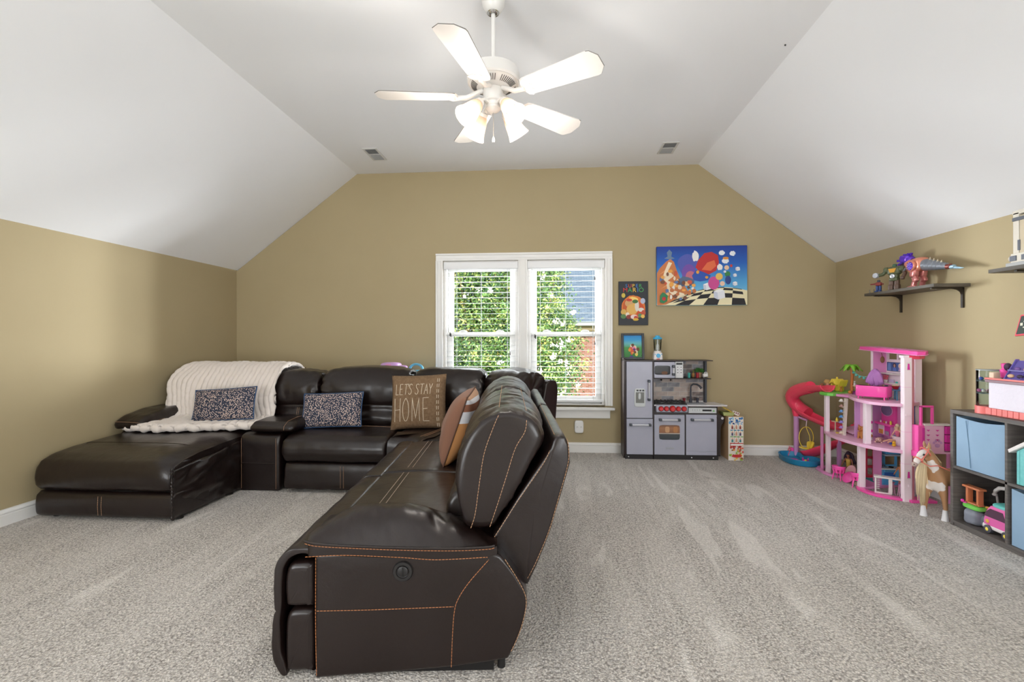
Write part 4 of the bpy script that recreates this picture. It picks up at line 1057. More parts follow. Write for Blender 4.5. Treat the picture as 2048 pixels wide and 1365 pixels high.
px0, px1, pz0, pz1 = .680, .985, 1.352, 1.814
r = thing('wall_poster', 'small black poster with an orange picture beside the window', 'picture', (.83, D, pz0))
bx('backing_board', r, mat('poster black', (26, 30, 40), .5), px0, px1, D-.022, D-.001, pz0, pz1, .002)
def pp(a, b): return (px0+a*(px1-px0), pz0+b*(pz1-pz0))
sh = [((224, 122, 48), [pp(.5+.40*math.cos(t)*(1+.12*nz((t*1.3, 2, 1), 2)), .41+.27*math.sin(t)*(1+.12*nz((t*1.7, 5, 1), 2))) for t in [2*PI*k/36 for k in range(36)]]),
      ((244, 178, 74), ring_pts(*pp(.46, .47), .07, .075, wob=.3)), ((250, 214, 120), ring_pts(*pp(.5, .58), .05, .03, wob=.3)), ((206, 82, 42), ring_pts(*pp(.72, .36), .045, .07, wob=.3)), ((196, 92, 44), ring_pts(*pp(.24, .40), .03, .08, wob=.3))]
sh += [((214, 166, 112), ring_pts(*pp(.36, .50), .045, .04)), ((226, 178, 96), ring_pts(*pp(.46, .36), .06, .055)), ((222, 216, 202), ring_pts(*pp(.62, .44), .022, .06)), ((70, 118, 62), ring_pts(*pp(.56, .54), .03, .02)), ((196, 60, 48), ring_pts(*pp(.36, .575), .03, .015)), ((182, 190, 214), ring_pts(*pp(.82, .55), .025, .03)), ((206, 182, 74), ring_pts(*pp(.16, .68), .02, .025)),
       ((214, 172, 88), ring_pts(*pp(.17, .30), .03, .03)), ((238, 226, 206), ring_pts(*pp(.30, .24), .02, .025)), ((90, 132, 80), ring_pts(*pp(.16, .20), .028, .024)), ((144, 60, 52), ring_pts(*pp(.34, .19), .026, .022)), ((236, 216, 212), ring_pts(*pp(.52, .19), .035, .024)), ((196, 70, 62), ring_pts(*pp(.58, .17), .02, .02)), ((222, 178, 60), ring_pts(*pp(.58, .13), .03, .014)), ((226, 220, 210), ring_pts(*pp(.76, .35), .03, .022)), ((196, 84, 58), ring_pts(*pp(.84, .28), .022, .03)), ((96, 140, 96), ring_pts(*pp(.72, .22), .02, .022)), ((232, 190, 92), ring_pts(*pp(.82, .20), .02, .02))]
print_layer('printed_picture', r, sh, D-.0222)
cols = [(52, 122, 200), (236, 186, 52), (208, 56, 52), (60, 160, 78), (52, 122, 200)]
rim = pm((236, 236, 240))
x_, z_ = pp(.5, .86)
for i, ch in enumerate('SUPER'): text_obj('lettering', ch, .052, pm(((66, 132, 206), (226, 80, 66), (240, 196, 70), (66, 132, 206), (76, 168, 90))[i]), r, (x_-.072+i*.036, D-.0232, z_), off=.0, ext=.0003)
x_, z_ = pp(.5, .755)
for i, ch in enumerate('MARIO'): text_obj('lettering', ch, .066, pm(((208, 56, 52), (76, 168, 90), (240, 196, 70), (66, 132, 206), (76, 168, 90))[i]), r, (x_+(-.085, -.036, .010, .046, .082)[i], D-.0232, z_), off=.0, ext=.0003)

# ------------------------------------------------------------ toy kitchen
KY = 4.89; KB = 5.115
esp = mat('espresso wood', (52, 40, 40), .4, bump=[(60, .05, .002)]); silv = mat('silver door', (180, 182, 198), .38, var=(4, (172, 174, 191), .3, .7)); hnd = mat('brushed handle', (206, 208, 214), .3, metal=.3); hcap = mat('handle cap', (70, 76, 86), .4); lgrey = mat('light grey panel', (206, 210, 212), .4); blackp = mat('black print', (26, 28, 30), .35); cream = mat('white counter', (228, 226, 230), .3); redk = mat('red knob', (206, 40, 44), .3)
k = thing('toy_kitchen', 'dark wood toy kitchen with silver doors and red stove knobs', 'toy kitchen', (1.17, KY, 0))
m = MB(); m.prism([(KY-.0, .045), (KY+.03, .0), (KB, 0), (KB, 1.012), (KY+.01, 1.012), (KY, 1.0)], 'x', .700, .717); build('side_panel', m, esp, k, bevel=.002)
bx('side_panel', k, esp, .984, .9955, KY-.004, KB, .0, .985, .001)
m = MB(); m.box(.717, .984, KY+.012, KB, .03, .985); m.box(.9955, 1.622, KY+.012, KB, .03, .535); build('carcass', m, esp, k, ang=20)
bx('kick_plate', k, mat('kick black', (30, 26, 28), .5), .712, 1.622, KY-.004, KY+.012, 0, .043)
for x in (.745, 1.365, 1.575): 
    m = MB(); m.cyl((x, KY-.004, .022), .006, .003, 10, Rx(PI/2)); build('screw_cap', m, cream, k)
bx('fridge_top', k, esp, .700, .9955, KY-.004, KB, .985, .994, .001)
def door(nm, x0, x1, z0, z1): return bx(nm, k, silv, x0, x1, KY-.010, KY+.011, z0, z1, .002)
def handle(par, x0, z0, x1, z1):
    m = MB(); m.tube([(x0, KY-.036, z0), (x1, KY-.036, z1)], .0085, 10); h_ = build('handle', m, hnd, par)
    m = MB()
    for x, z in ((x0, z0), (x1, z1)):
        m.pad((x, KY-.030, z), (.013, .022, .013), 6, 6)
    build('handle_caps', m, hcap, par, stuff=True)
d_ = door('fridge_door', .726, .981, .412, .978); handle(d_, .944, .60, .944, .785)
m = MB(); m.pad((.856, KY-.014, .617), (.056, .007, .092), 8, 8); dp = build('water_dispenser', m, lgrey, d_)
bx('dispenser_recess', d_, mat('recess grey', (120, 122, 118), .5), .815, .897, KY-.0225, KY-.020, .565, .672)
m = MB(); m.pad((.852, KY-.024, .632), (.013, .006, .032), 4, 6); build('dispenser_paddle', m, lgrey, d_)
for i in range(3): bx('dispenser_button', d_, blackp, .822+i*.028, .842+i*.028, KY-.0225, KY-.020, .682, .698)
d_ = door('freezer_drawer', .726, .984, .047, .404); handle(d_, .765, .347, .952, .347)
d_ = bx('microwave_door', k, silv, 1.0, 1.203, KY-.008, KB-.03, .815, .976, .003); handle(d_, 1.184, .853, 1.184, .932)
m = MB(); m.pad((1.080, KY-.008, .893), (.077, .003, .045), 9, 8); build('door_window', m, blackp, d_)
m = MB(); m.pad((1.10, KY-.0108, .866), (.03, .001, .016), 3, 6); build('printed_food', m, pm((112, 78, 56)), d_)
pn = bx('microwave_panel', k, lgrey, 1.206, 1.283, KY-.008, KB-.03, .815, .977, .002)
bx('display', pn, blackp, 1.215, 1.274, KY-.0095, KY-.008, .948, .968)
for i in range(3):
    for j in range(2):
        bx('panel_button', pn, mat('button grey', (150, 154, 156), .5), 1.222+j*.033, 1.236+j*.033, KY-.0095, KY-.008, .918-i*.027, .930-i*.027)
        bx('panel_button', pn, cream, 1.217+j*.033, 1.241+j*.033, KY-.0088, KY-.008, .910-i*.027, .936-i*.027)
for i in range(2): bx('panel_button', pn, cream, 1.217, 1.274, KY-.0095, KY-.008, .843-i*.015, .852-i*.015)
bx('top_shelf', k, esp, .9955, 1.572, KY-.01, KB, .984, .992, .001)
bx('middle_shelf', k, esp, .9955, 1.556, KY-.005, KB, .803, .811, .001)
bx('back_post', k, mat('slate grey', (62, 66, 76), .5), 1.545, 1.566, KB-.06, KB, .55, .984, .001)
bx('back_panel', k, mat('grout', (214, 210, 206), .7), .9955, 1.545, KB-.012, KB, .55, .984)
tm = [mat('tile taupe', (196, 178, 168), .35, var=(20, (176, 160, 152), .35, .65)), mat('tile grey', (160, 158, 164), .35, var=(18, (122, 120, 126), .35, .65)), mat('tile brown', (142, 124, 118), .35, var=(20, (96, 84, 82), .4, .6)), mat('tile light', (212, 196, 186), .35)]
rt = random.Random(4); tmesh = {}
for row in range(9):
    z0 = .565+row*.0475
    if z0 > .96: break
    off = (row % 2)*.062; x = .998-off
    while x < 1.540:
        a, b = max(x, .998), min(x+.119, 1.542)
        if b-a > .015:
            key = (round(b-a, 3), rt.choice((0, 0, 1, 2, 3)))
            if key not in tmesh:
                q = MB(); q.box(0, b-a, 0, .004, 0, min(.043, .982-z0)); o = build('tile', q, tm[key[1]], bevel=.001); tmesh[key] = o; o.parent = k
            else: o = clone(tmesh[key], k)
            o.location = V((a, KB-.016, z0))-ROOT[k.name]
        x += .124
for x in (1.02, 1.115, 1.21):
    m = MB(); m.tube([(x, KB-.016, .795), (x, KB-.03, .79), (x-.004, KB-.045, .775), (x-.004, KB-.055, .785)], .006, 8); build('hook', m, blackp, k)
m = MB(); m.prism([(.9955, KY-.03), (1.60, KY-.03), (1.705, KY-.015), (1.715, KY+.0), (1.66, KB), (.9955, KB)], 'z', .536, .550); build('counter_top', m, cream, k, bevel=.004)
m = MB(); m.box(1.33, 1.52, KY+.03, KB-.05, .5505, .552); build('sink', m, mat('sink grey', (178, 182, 192), .3), k)
hb = bx('cooktop', k, blackp, 1.0, 1.315, KY-.028, KB-.02, .550, .562, .003)
for x in (1.08, 1.235):
    m = MB(); m.lathe([(.0, .566), (.034, .566), (.034, .562), (.0, .562)], (x, KY+.07, 0), 20); build('burner', m, mat('burner grey', (150, 154, 156), .4), hb)
for x0, x1 in ((1.005, 1.155), (1.16, 1.31)):
    m = MB()
    for t in range(4): xx = x0+.012+(x1-x0-.024)*t/3; m.tube([(xx, KY-.02, .568), (xx, KY-.02, .577), (xx, KB-.05, .577), (xx, KB-.05, .568)], .004, 6)
    for yy in (KY+.01, KY+.07, KY+.14): m.tube([(x0, yy, .574), (x1, yy, .574)], .004, 6)
    build('grate', m, blackp, hb)
pn = bx('stove_panel', k, silv, 1.013, 1.318, KY-.045, KY+.01, .478, .549, .004)
for i, x in enumerate((1.057, 1.110, 1.169, 1.226, 1.281)):
    rr_ = .029 if i == 2 else .0235
    m = MB(); m.lathe([(0, 0), (rr_, 0), (rr_, .006), (rr_*.86, .010), (rr_*.8, .022), (rr_*.7, .025), (0, .025)], (x, KY-.045, .5125), 24, Rx(PI/2)); n_ = build('stove_knob', m, redk, k)
    m = MB(); m.lathe([(rr_*1.14, 0), (rr_*1.14, .004), (rr_*.98, .004)], (x, KY-.045, .5125), 24, Rx(PI/2)); build('knob_ring', m, blackp, n_)
d_ = door('oven_door', .999, 1.296, .048, .448); handle(d_, 1.056, .400, 1.237, .400)
m = MB(); m.pad((1.147, KY-.011, .272), (.101, .003, .073), 10, 8); build('door_window', m, vgrad('oven window print', .20, .345, [(0, (60, 70, 76)), (.38, (70, 76, 80)), (.40, (196, 186, 176)), (.44, (196, 186, 176)), (.46, (150, 104, 76)), (.8, (170, 120, 86)), (1, (116, 84, 66))]), d_)
for x in (1.125, 1.205):
    m = MB(); m.pad((x, KY-.0142, .300), (.022, .0012, .03), 4, 6); build('printed_food', m, pm((206, 160, 120) if x < 1.15 else (186, 130, 84)), d_)
bx('badge', d_, mat('badge grey', (168, 170, 180), .4), 1.112, 1.190, KY-.0115, KY-.010, .104, .122, .001)
pn = bx('control_panel', k, lgrey, 1.332, 1.604, KY-.012, KY+.011, .467, .520, .002)
bx('display', pn, blackp, 1.468, 1.556, KY-.0135, KY-.012, .486, .504); bx('panel_button', pn, mat('green light', (120, 190, 110), .4), 1.567, 1.586, KY-.0135, KY-.012, .484, .496)
for i in range(4): bx('panel_button', pn, mat('button grey', (150, 154, 156), .5), 1.37+i*.023, 1.374+i*.023, KY-.0135, KY-.012, .492, .504)
d_ = door('dishwasher_door', 1.310, 1.607, .048, .451); handle(d_, 1.366, .403, 1.555, .403)
m = MB(); m.tube([(1.312, KY-.011, .089), (1.43, KY-.011, .089), (1.44, KY-.011, .083), (1.50, KY-.011, .083), (1.51, KY-.011, .087), (1.604, KY-.011, .087)], .0012, 4); build('door_groove', m, mat('groove grey', (150, 151, 164), .5), d_)
m = MB(); m.tube([(1.40, KB-.07, .55), (1.40, KB-.07, .70), (1.405, KB-.072, .725), (1.425, KB-.08, .742), (1.455, KB-.095, .742), (1.478, KB-.11, .725), (1.495, KB-.12, .70)], [.010, .008, .008, .008, .008, .009, .013], 10); m.cyl((1.40, KB-.07, .55), .016, .035, 14); build('faucet', m, mat('gunmetal', (74, 76, 86), .35, metal=.4), k, ang=50)
for x, c in ((1.335, (126, 40, 50)), (1.468, (60, 60, 72))):
    m = MB(); m.lathe([(.0, .55), (.014, .55), (.011, .575), (.016, .585), (.016, .598), (0, .598)], (x, KB-.07, 0), 14); build('tap', m, mat('tap %d' % c[0], c, .35), k)
m = MB(); m.prism([(KY+.05, 0), (KB, 0), (KB, .43), (KY+.03, .43), (KY+.0, .42)], 'x', 1.610, 1.624); build('side_panel', m, esp, k)
m = MB(); m.prism([(1.624, .02), (1.672, .02), (1.676, .30), (1.685, .335), (1.705, .36), (1.712, .395), (1.70, .425), (1.66, .445), (1.624, .45)], 'y', KY+.08, KY+.10); br_ = build('side_bracket', m, esp, k, bevel=.002)
m = MB(); m.cyl((1.690, KY+.08, .405), .013, .008, 16, Rx(PI/2)); build('bracket_knob', m, cream, br_)

# things on and in the toy kitchen
r = thing('picture_frame', 'black framed colourful picture standing on the toy fridge', 'picture', (.815, 5.05, .994))
T_ = Matrix.Translation((.815, 5.04, .994)) @ Matrix.Rotation(-.10, 4, 'X')
m = MB(T_); 
for a in ((-.117, -.092, 0, .272), (.092, .117, 0, .272), (-.092, .092, 0, .022), (-.092, .092, .25, .272)): m.box(a[0], a[1], -.012, .012, a[2], a[3])
build('frame', m, mat('frame black', (24, 26, 32), .35), r, bevel=.002)
m = MB(T_); m.box(-.094, .094, -.002, .004, .018, .254); build('print', m, vgrad('printed garden', .02, .25, [(0, (56, 126, 66)), (.45, (84, 158, 84)), (.62, (110, 186, 190)), (.8, (60, 160, 214)), (1, (40, 132, 200))]), r)
m = MB(T_); ms = []
for i in range(26):
    c = rr.choice([(214, 90, 60), (232, 160, 70), (226, 130, 176), (120, 74, 50), (240, 220, 190), (84, 70, 150), (196, 60, 60), (238, 214, 110)])
    if pm(c) not in ms: ms.append(pm(c))
    m.mi = ms.index(pm(c)); a = rr.gauss(0, .030); b = .10+rr.gauss(0, .030)
    m.poly([(x, -.0025-.0002*i, z) for x, z in ring_pts(a, b, .010+.012*rr.random(), .012+.014*rr.random(), 12)])
build('printed_shapes', m, ms, r, ang=10, stuff=True)
m = MB(T_); m.box(-.092, .092, -.0095, -.0085, .020, .252); build('glass_pane', m, glass, r)
r = thing('toy_blender', 'white and blue toy blender with a clear jar on the toy kitchen top', 'toy blender', (1.057, 5.0, .992))
wp = mat('toy white', (238, 232, 230), .35); tb = mat('toy blue', (66, 176, 226), .35)
m = MB(); m.prism([(-.047, 0), (.047, 0), (.040, .075), (-.040, .075)], 'y', -.04, .04)
for v_ in m.bm.verts: v_.co += V((1.057, 5.0, .992))
build('base', m, wp, r, bevel=.008, seg=3)
m = MB(); m.lathe([(0, 0), (.022, 0), (.019, .012), (.0, .012)], (1.057, 4.96, 1.036), 20, Rx(PI/2)); build('dial', m, tb, r)
m = MB(); m.pad((1.055, 4.9585, 1.002), (.018, .002, .005), 3, 6); build('badge', m, redk, r)
for x in (1.025, 1.089):
    m = MB(); m.cyl((x, 4.959, 1.05), .005, .003, 10, Rx(PI/2)); build('button', m, tb, r)
m = MB(); m.lathe([(.036, 1.068), (.034, 1.075), (.038, 1.15), (.041, 1.205)], (1.057, 5.0, 0), 24); build('jar', m, clear_mat('clear jar plastic', (226, 232, 232), .25), r)
m = MB(); m.lathe([(0, 1.068), (.037, 1.068), (.037, 1.084), (0, 1.084)], (1.057, 5.0, 0), 20); build('jar_collar', m, wp, r)
m = MB(); m.tube([(1.057, 5.0, 1.08), (1.057, 5.0, 1.20)], .007, 10); m.lathe([(0, 1.10), (.02, 1.095), (.016, 1.14), (.007, 1.16)], (1.057, 5.0, 0), 12); build('spindle', m, wp, r)
m = MB(); m.lathe([(0, 1.204), (.044, 1.204), (.046, 1.214), (.040, 1.222), (.026, 1.224), (.024, 1.238), (.012, 1.243), (0, 1.243)], (1.057, 5.0, 0), 24); build('lid', m, tb, r)
zs = .811
r = thing('toy_cup', 'teal toy cup on the toy kitchen shelf', 'cup', (1.372, 5.0, zs)); m = MB(); m.lathe([(0, 0), (.013, 0), (.014, .05), (.012, .05), (.011, .004), (0, .004)], (1.372, 5.0, zs), 18); build('cup_body', m, mat('teal cup', (64, 178, 166), .4), r)
r = thing('toy_cup', 'dark red toy cup on the toy kitchen shelf', 'cup', (1.452, 4.985, zs)); m = MB(); m.lathe([(0, 0), (.014, 0), (.015, .050), (.013, .050), (.012, .004), (0, .004)], (1.452, 4.985, zs), 18); build('cup_body', m, mat('red cup', (168, 30, 42), .4), r)
r = thing('toy_pineapple', 'small toy pineapple between the teal and red toy cups', 'toy fruit', (1.423, 5.03, zs))
m = MB(); m.ell((1.423, 5.03, zs+.025), (.016, .016, .025), 14, 10); build('fruit', m, mat('pineapple', (176, 128, 74), .6, bump=[(90, .6, .006)]), r)
m = MB()
for i in range(7): a = i*.9; m.tube([(1.423, 5.03, zs+.045), (1.423+.008*math.cos(a), 5.03+.008*math.sin(a), zs+.062), (1.423+.014*math.cos(a), 5.03+.014*math.sin(a), zs+.074)], [.004, .003, .0006], 5)
build('crown', m, mat('pineapple leaf', (112, 118, 62), .6), r)
r = thing('potted_plant', 'green leafy toy plant in a tan pot on the toy kitchen shelf', 'plant', (1.488, 5.05, zs))
m = MB(); m.lathe([(0, 0), (.02, 0), (.026, .05), (.022, .05), (0, .045)], (1.488, 5.05, zs), 18); build('pot', m, mat('tan pot', (190, 158, 128), .6), r)
pl_ = mat('plant leaf', (58, 112, 48), .5)
for i in range(16):
    a = i*2.4; e_ = .2+.9*((i*7) % 10)/10; m = MB(); d_ = V((math.cos(a)*math.cos(e_), math.sin(a)*.6*math.cos(e_), math.sin(e_))); p = V((1.488, 5.05, zs+.055)); tip = p+d_*(.055); sd = d_.cross(V((0, 1, .3))).normalized()*.017
    mid = p+d_*.034; m.f([m.v(p), m.v(mid+sd), m.v(tip), m.v(mid-V((0, .002, -.003)))]); m.f([m.v(p), m.v(mid-V((0, .002, -.003))), m.v(tip), m.v(mid-sd)])
    build('leaf', m, pl_, r, ang=180)
r = thing('toy_mug', 'white toy mug tipped over at the right end of the toy kitchen shelf', 'cup', (1.525, 4.97, zs))
Rm = Ry(math.radians(78)); m = MB(); m.lathe([(0, 0), (.019, 0), (.022, .045), (.019, .045), (.017, .004), (0, .004)], (1.500, 4.97, zs+.021), 18, Rm); build('mug_body', m, mat('white mug', (228, 226, 224), .35), r)
m = MB(); m.tube([(1.508+.02*t*0+.022+.018*math.cos(PI*t), 4.97, zs+.040+.018*math.sin(PI*t)) for t in [i/8 for i in range(9)]], .0035, 6); build('mug_handle', m, mat('white mug', (228, 226, 224), .35), r)

# printed cardboard box beside the toy kitchen
r = thing('toy_carton', 'tall tan toy carton printed with fruit, right of the toy kitchen', 'box', (1.79, 5.0, 0))
kraft = mat('kraft board', (206, 168, 128), .8); carw = mat('printed carton cream', (240, 232, 220), .6)
bx('carton', r, kraft, 1.722, 1.866, KY+.004, KB, 0, .432, .002)
bx('front_panel', r, carw, 1.722, 1.867, KY, KY+.004, 0, .432)
sh = []; rc = random.Random(12)
def fruits(n, z0, z1, pal):
    for _ in range(n): sh.append((rc.choice(pal), ring_pts(rc.uniform(1.732, 1.857), rc.uniform(z0, z1), rc.uniform(.004, .013), rc.uniform(.004, .013), 9, .3, rc.random()*9)))
fruits(34, .352, .424, [(46, 110, 176), (88, 156, 208), (36, 78, 140), (150, 196, 222)])
fruits(14, .245, .345, [(120, 176, 80), (210, 200, 80), (90, 150, 70)])
fruits(34, .115, .178, [(206, 74, 60), (226, 110, 80), (180, 44, 48)])
fruits(26, .006, .108, [(236, 160, 52), (150, 190, 74), (214, 84, 58), (150, 90, 56), (240, 200, 90)])
for zz, cc in ((.335, (150, 66, 60)), (.270, (84, 80, 110)), (.205, (60, 130, 130))):
    for i in range(3):
        x = 1.740+i*.038; sh.append(((248, 244, 238), [(x, zz-.028), (x+.032, zz-.028), (x+.032, zz+.024), (x, zz+.024)]))
        sh.append((cc if i != 1 else (206, 150, 120), [(x+.006, zz-.022), (x+.026, zz-.022), (x+.024, zz+.012), (x+.008, zz+.012)]))
        sh.append(((226, 170, 140), ring_pts(x+.016, zz+.012, .008, .008, 9)))
for zz, cc in ((.302, (66, 140, 190)), (.238, (120, 180, 90)), (.172, (206, 74, 66))):
    for i in range(4): sh.append((cc, [(1.736+i*.033, zz-.004), (1.760+i*.033, zz-.004), (1.760+i*.033, zz+.004), (1.736+i*.033, zz+.004)]))
sh.append(((250, 248, 244), [(1.740, .150), (1.850, .150), (1.850, .166), (1.740, .166)]))
sh.append(((204, 44, 48), ring_pts(1.797, .047, .047, .015, 24)))
print_layer('printed_front', r, sh, KY-.0002)
text_obj('lettering', 'Melissa & Doug', .017, pm((250, 248, 244)), r, (1.797, KY-.010, .042), spacing=.9)
r = thing('toy_basket', 'pale green toy tray with a yellow sheet on top of the printed carton', 'tray', (1.755, 5.02, .432))
m = MB(); m.prism([(1.70, .432), (1.795, .432), (1.805, .468), (1.69, .468)], 'y', 4.95, 5.07); build('tray', m, mat('pale green tray', (176, 186, 120), .6), r, bevel=.003)
m = MB(); m.poly([(1.695, 4.95, .512), (1.71, 5.07, .52), (1.80, 5.05, .468), (1.775, 4.93, .466)]); build('yellow_sheet', m, mat('yellow sheet', (236, 206, 84), .7), r, solid=.003)
r = thing('toy_card', 'white and red striped toy block leaning on the carton top', 'toy', (1.815, 4.98, .432)); Rk = Ry(math.radians(22))
m = MB(); m.cbox((1.822, 4.98, .456), (.034, .02, .017), Rk); bo = build('block', m, mat('toy white', (238, 232, 230), .35), r, bevel=.002)
m = MB()
for i in range(3): 
    c = V((1.822, 4.98, .456))+Rk @ V((-.020+i*.02, -.021, .004)); m.cbox(c, (.006, .001, .006), Rk)
build('printed_squares', m, pm((126, 44, 46)), r, stuff=True)
# ------------------------------------------------------------ doll house against the right wall
pk = mat('light pink plastic', (248, 194, 226), .35); pkw = mat('pale pink plastic', (252, 234, 243), .35); pkm = mat('mid pink plastic', (240, 158, 212), .35); hot = mat('hot pink plastic', (255, 92, 182), .3); mag = mat('magenta plastic', (226, 60, 170), .3); redp = mat('red pink plastic', (252, 76, 110), .28); pur = mat('mauve plastic', (216, 160, 216), .4); wht = mat('toy white', (244, 240, 240), .35); blu = mat('sky blue plastic', (104, 192, 244), .35); dblu = mat('deep blue plastic', (54, 108, 196), .4); grn = mat('green plastic', (116, 206, 84), .45); yel = mat('yellow plastic', (252, 228, 84), .4); woodo = mat('orange trunk plastic', (206, 122, 60), .5); skin = mat('doll skin', (232, 182, 152), .5); skind = mat('doll brown skin', (166, 110, 82), .5); blk_ = mat('doll dark hair', (52, 38, 58), .55); tan_ = mat('toy tan', (200, 130, 68), .5)
dh = thing('doll_house', 'tall pink three storey doll house with a red spiral slide in the corner', 'doll house', (2.62, 4.15, 0))
Z2, Z3, ZR = .378, .722, 1.09
def slab(nm, pts, z0, z1, m_, par=dh, bevel=.003): q = MB(); q.prism(pts, 'z', z0, z1); return build(nm, q, m_, par, bevel=bevel)
def post(x0, x1, y0, y1, z0, z1, m_=pkw, nm='column'): return bx(nm, dh, m_, x0, x1, y0, y1, z0, z1, .003)
arc2 = [(2.565, 3.738), (2.50, 3.775), (2.443, 3.838), (2.405, 3.92), (2.391, 3.98), (2.372, 4.10), (2.369, 4.23), (2.378, 4.33), (2.391, 4.411), (2.42, 4.50), (2.46, 4.545)]
slab('second_floor', arc2+[(2.79, 4.56), (2.79, 3.87), (2.63, 3.738)], .353, Z2, pk)
arc3 = [(2.565, 3.742), (2.51, 3.758), (2.465, 3.782), (2.425, 3.84), (2.413, 3.89), (2.413, 3.99), (2.432, 4.10), (2.47, 4.21), (2.521, 4.32)]
slab('third_floor', arc3+[(2.54, 4.40), (2.79, 4.45), (2.79, 3.87), (2.63, 3.742)], .698, Z3, pk)
slab('roof_garden_bridge', [(2.50, 4.27), (2.455, 4.40), (2.60, 4.62), (2.78, 4.62), (2.78, 4.35)], .70, Z3-.001, pkm)
slab('roof_garden', [(2.43, 4.375), (2.392, 4.40), (2.376, 4.45), (2.385, 4.51), (2.42, 4.545), (2.60, 4.68), (2.80, 4.68), (2.80, 4.55), (2.60, 4.44)], .702, .727, grn)
# ground floor arcs
def strip(a0, a1, w, cx_, cy_, rx, ry): 
    o_ = []; i_ = []
    for k in range(17):
        t = a0+(a1-a0)*k/16; o_.append((cx_+rx*math.cos(t), cy_+ry*math.sin(t))); i_.append((cx_+(rx-w)*math.cos(t), cy_+(ry-w)*math.sin(t)))
    return o_+i_[::-1]
slab('ground_rim', [(2.60, 3.735), (2.56, 3.742), (2.49, 3.785), (2.44, 3.83), (2.41, 3.90), (2.402, 4.0), (2.43, 4.06), (2.50, 4.07), (2.50, 4.03), (2.455, 4.0), (2.46, 3.93), (2.49, 3.87), (2.54, 3.82), (2.62, 3.78)], 0, .018, hot)
slab('ground_floor_bar', [(2.43, 4.03), (2.45, 4.0), (2.80, 4.10), (2.80, 4.34), (2.70, 4.34)], .001, .02, pkm)
slab('ground_rim', [(2.385, 4.44), (2.40, 4.38), (2.44, 4.34), (2.48, 4.33), (2.48, 4.37), (2.44, 4.40), (2.425, 4.47), (2.43, 4.56), (2.48, 4.63), (2.60, 4.66), (2.60, 4.71), (2.46, 4.68), (2.40, 4.60)], 0, .016, pkm)
# columns
post(2.566, 2.622, 3.722, 3.762, 0, 1.064)
post(2.735, 2.785, 3.852, 3.885, 0, 1.085)
bx('column_side_shade', dh, mat('column shade rose', (190, 118, 128), .4), 2.622, 2.640, 3.728, 3.76, 0, 1.05, .001)  # shaded side of the front column, painted as a darker strip
bx('elevator_track', dh, pur, 2.705, 2.722, 3.85, 3.86, .40, 1.05)
bx('elevator_car', dh, dblu, 2.660, 2.720, 3.83, 3.88, .40, .70, .004)
bx('elevator_base', dh, hot, 2.60, 2.78, 3.70, 3.80, .0, .02, .003)
post(2.432, 2.478, 4.015, 4.052, 0, .354); post(2.436, 2.476, 3.945, 3.985, Z2, .70)
post(2.424, 2.456, 4.455, 4.488, 0, .354); post(2.414, 2.446, 4.455, 4.49, Z2, .702)
post(2.60, 2.628, 4.60, 4.63, 0, .354, pur); post(2.44, 2.455, 4.57, 4.60, 0, .40, pkm)
# roof
T_ = Matrix.Translation((0, 3.745, 0)) @ Matrix.Rotation(.046, 4, 'X') @ Matrix.Translation((0, -3.745, 0))
def rpoly(e): return [(2.632-e, 3.738-e), (2.69, 3.738-e), (2.79+e, 3.85-e*.5), (2.79+e, 4.40+e), (2.632-e, 4.40+e)]
m = MB(T_); m.prism(rpoly(0), 'z', 1.084, 1.110); build('roof', m, hot, dh, bevel=.004)
m = MB(T_); m.prism(rpoly(.005), 'z', 1.079, 1.085); build('roof_lip', m, pkm, dh, bevel=.001)
for a, b in ((3.86, 3.99), (4.02, 4.18), (4.22, 4.36)):
    m = MB(T_); m.box(2.66, 2.765, a, b, 1.110, 1.1125); build('roof_panel', m, pkm, dh)
slab('elevator_top', [(2.600, 3.726), (2.68, 3.726), (2.79, 3.83), (2.79, 3.87), (2.60, 3.77)], 1.052, 1.078, redp); bx('elevator_cap', dh, pkw, 2.562, 2.602, 3.722, 3.77, 1.062, 1.080, .002)
for z, nm in ((1.0, 'a'), (.205, 'b')):
    f_ = bx('elevator_button_plate', dh, wht, 2.578, 2.612, 3.7195, 3.722, z-.032, z+.032, .001)
    m = MB(); m.prism([(2.586, z-.026), (2.604, z-.026), (2.600, z+.020), (2.590, z+.020)], 'y', 3.7175, 3.7196); build('arrow_mark', m, mag, f_)
bx('latch', dh, pkw, 2.575, 2.612, 3.714, 3.722, .635, .650, .001); bx('latch', dh, pkw, 2.590, 2.606, 3.712, 3.722, .112, .132, .001)
for z in (.28, .515, .845): bx('column_joint', dh, pkm, 2.5655, 2.6225, 3.7215, 3.763, z, z+.0015)
# third floor walls
side_ = bx('side_wall', dh, pkm, 2.650, 2.765, 4.20, 4.215, Z3, 1.10, .002); bx('side_wall_edge', dh, pkw, 2.642, 2.651, 4.198, 4.217, Z3, 1.10, .001)
bw = 2.755
def backwall(z0, z1, y0, y1, hole, m_, nm='back_wall'):
    q = MB(); h0, h1, a0, a1 = hole
    q.box(bw, bw+.012, y0, y1, z0, h0); q.box(bw, bw+.012, y0, y1, h1, z1); q.box(bw, bw+.012, y0, a0, h0, h1); q.box(bw, bw+.012, a1, y1, h0, h1)
    return build(nm, q, m_, dh)
backwall(Z3, 1.10, 3.86, 4.20, (1.035, 1.085, 3.90, 4.18), pkw)
bx('window_bar', dh, pkw, bw-.002, bw+.012, 4.06, 4.075, 1.03, 1.09)
bx('wall_shelf', dh, wht, bw-.05, bw, 3.86, 4.20, .915, .924, .001)
tv = bx('television', dh, mat('tv frame', (70, 80, 120), .4), bw-.012, bw-.001, 3.965, 4.175, .940, 1.012, .002)
sh_tv = MB(); mt = []
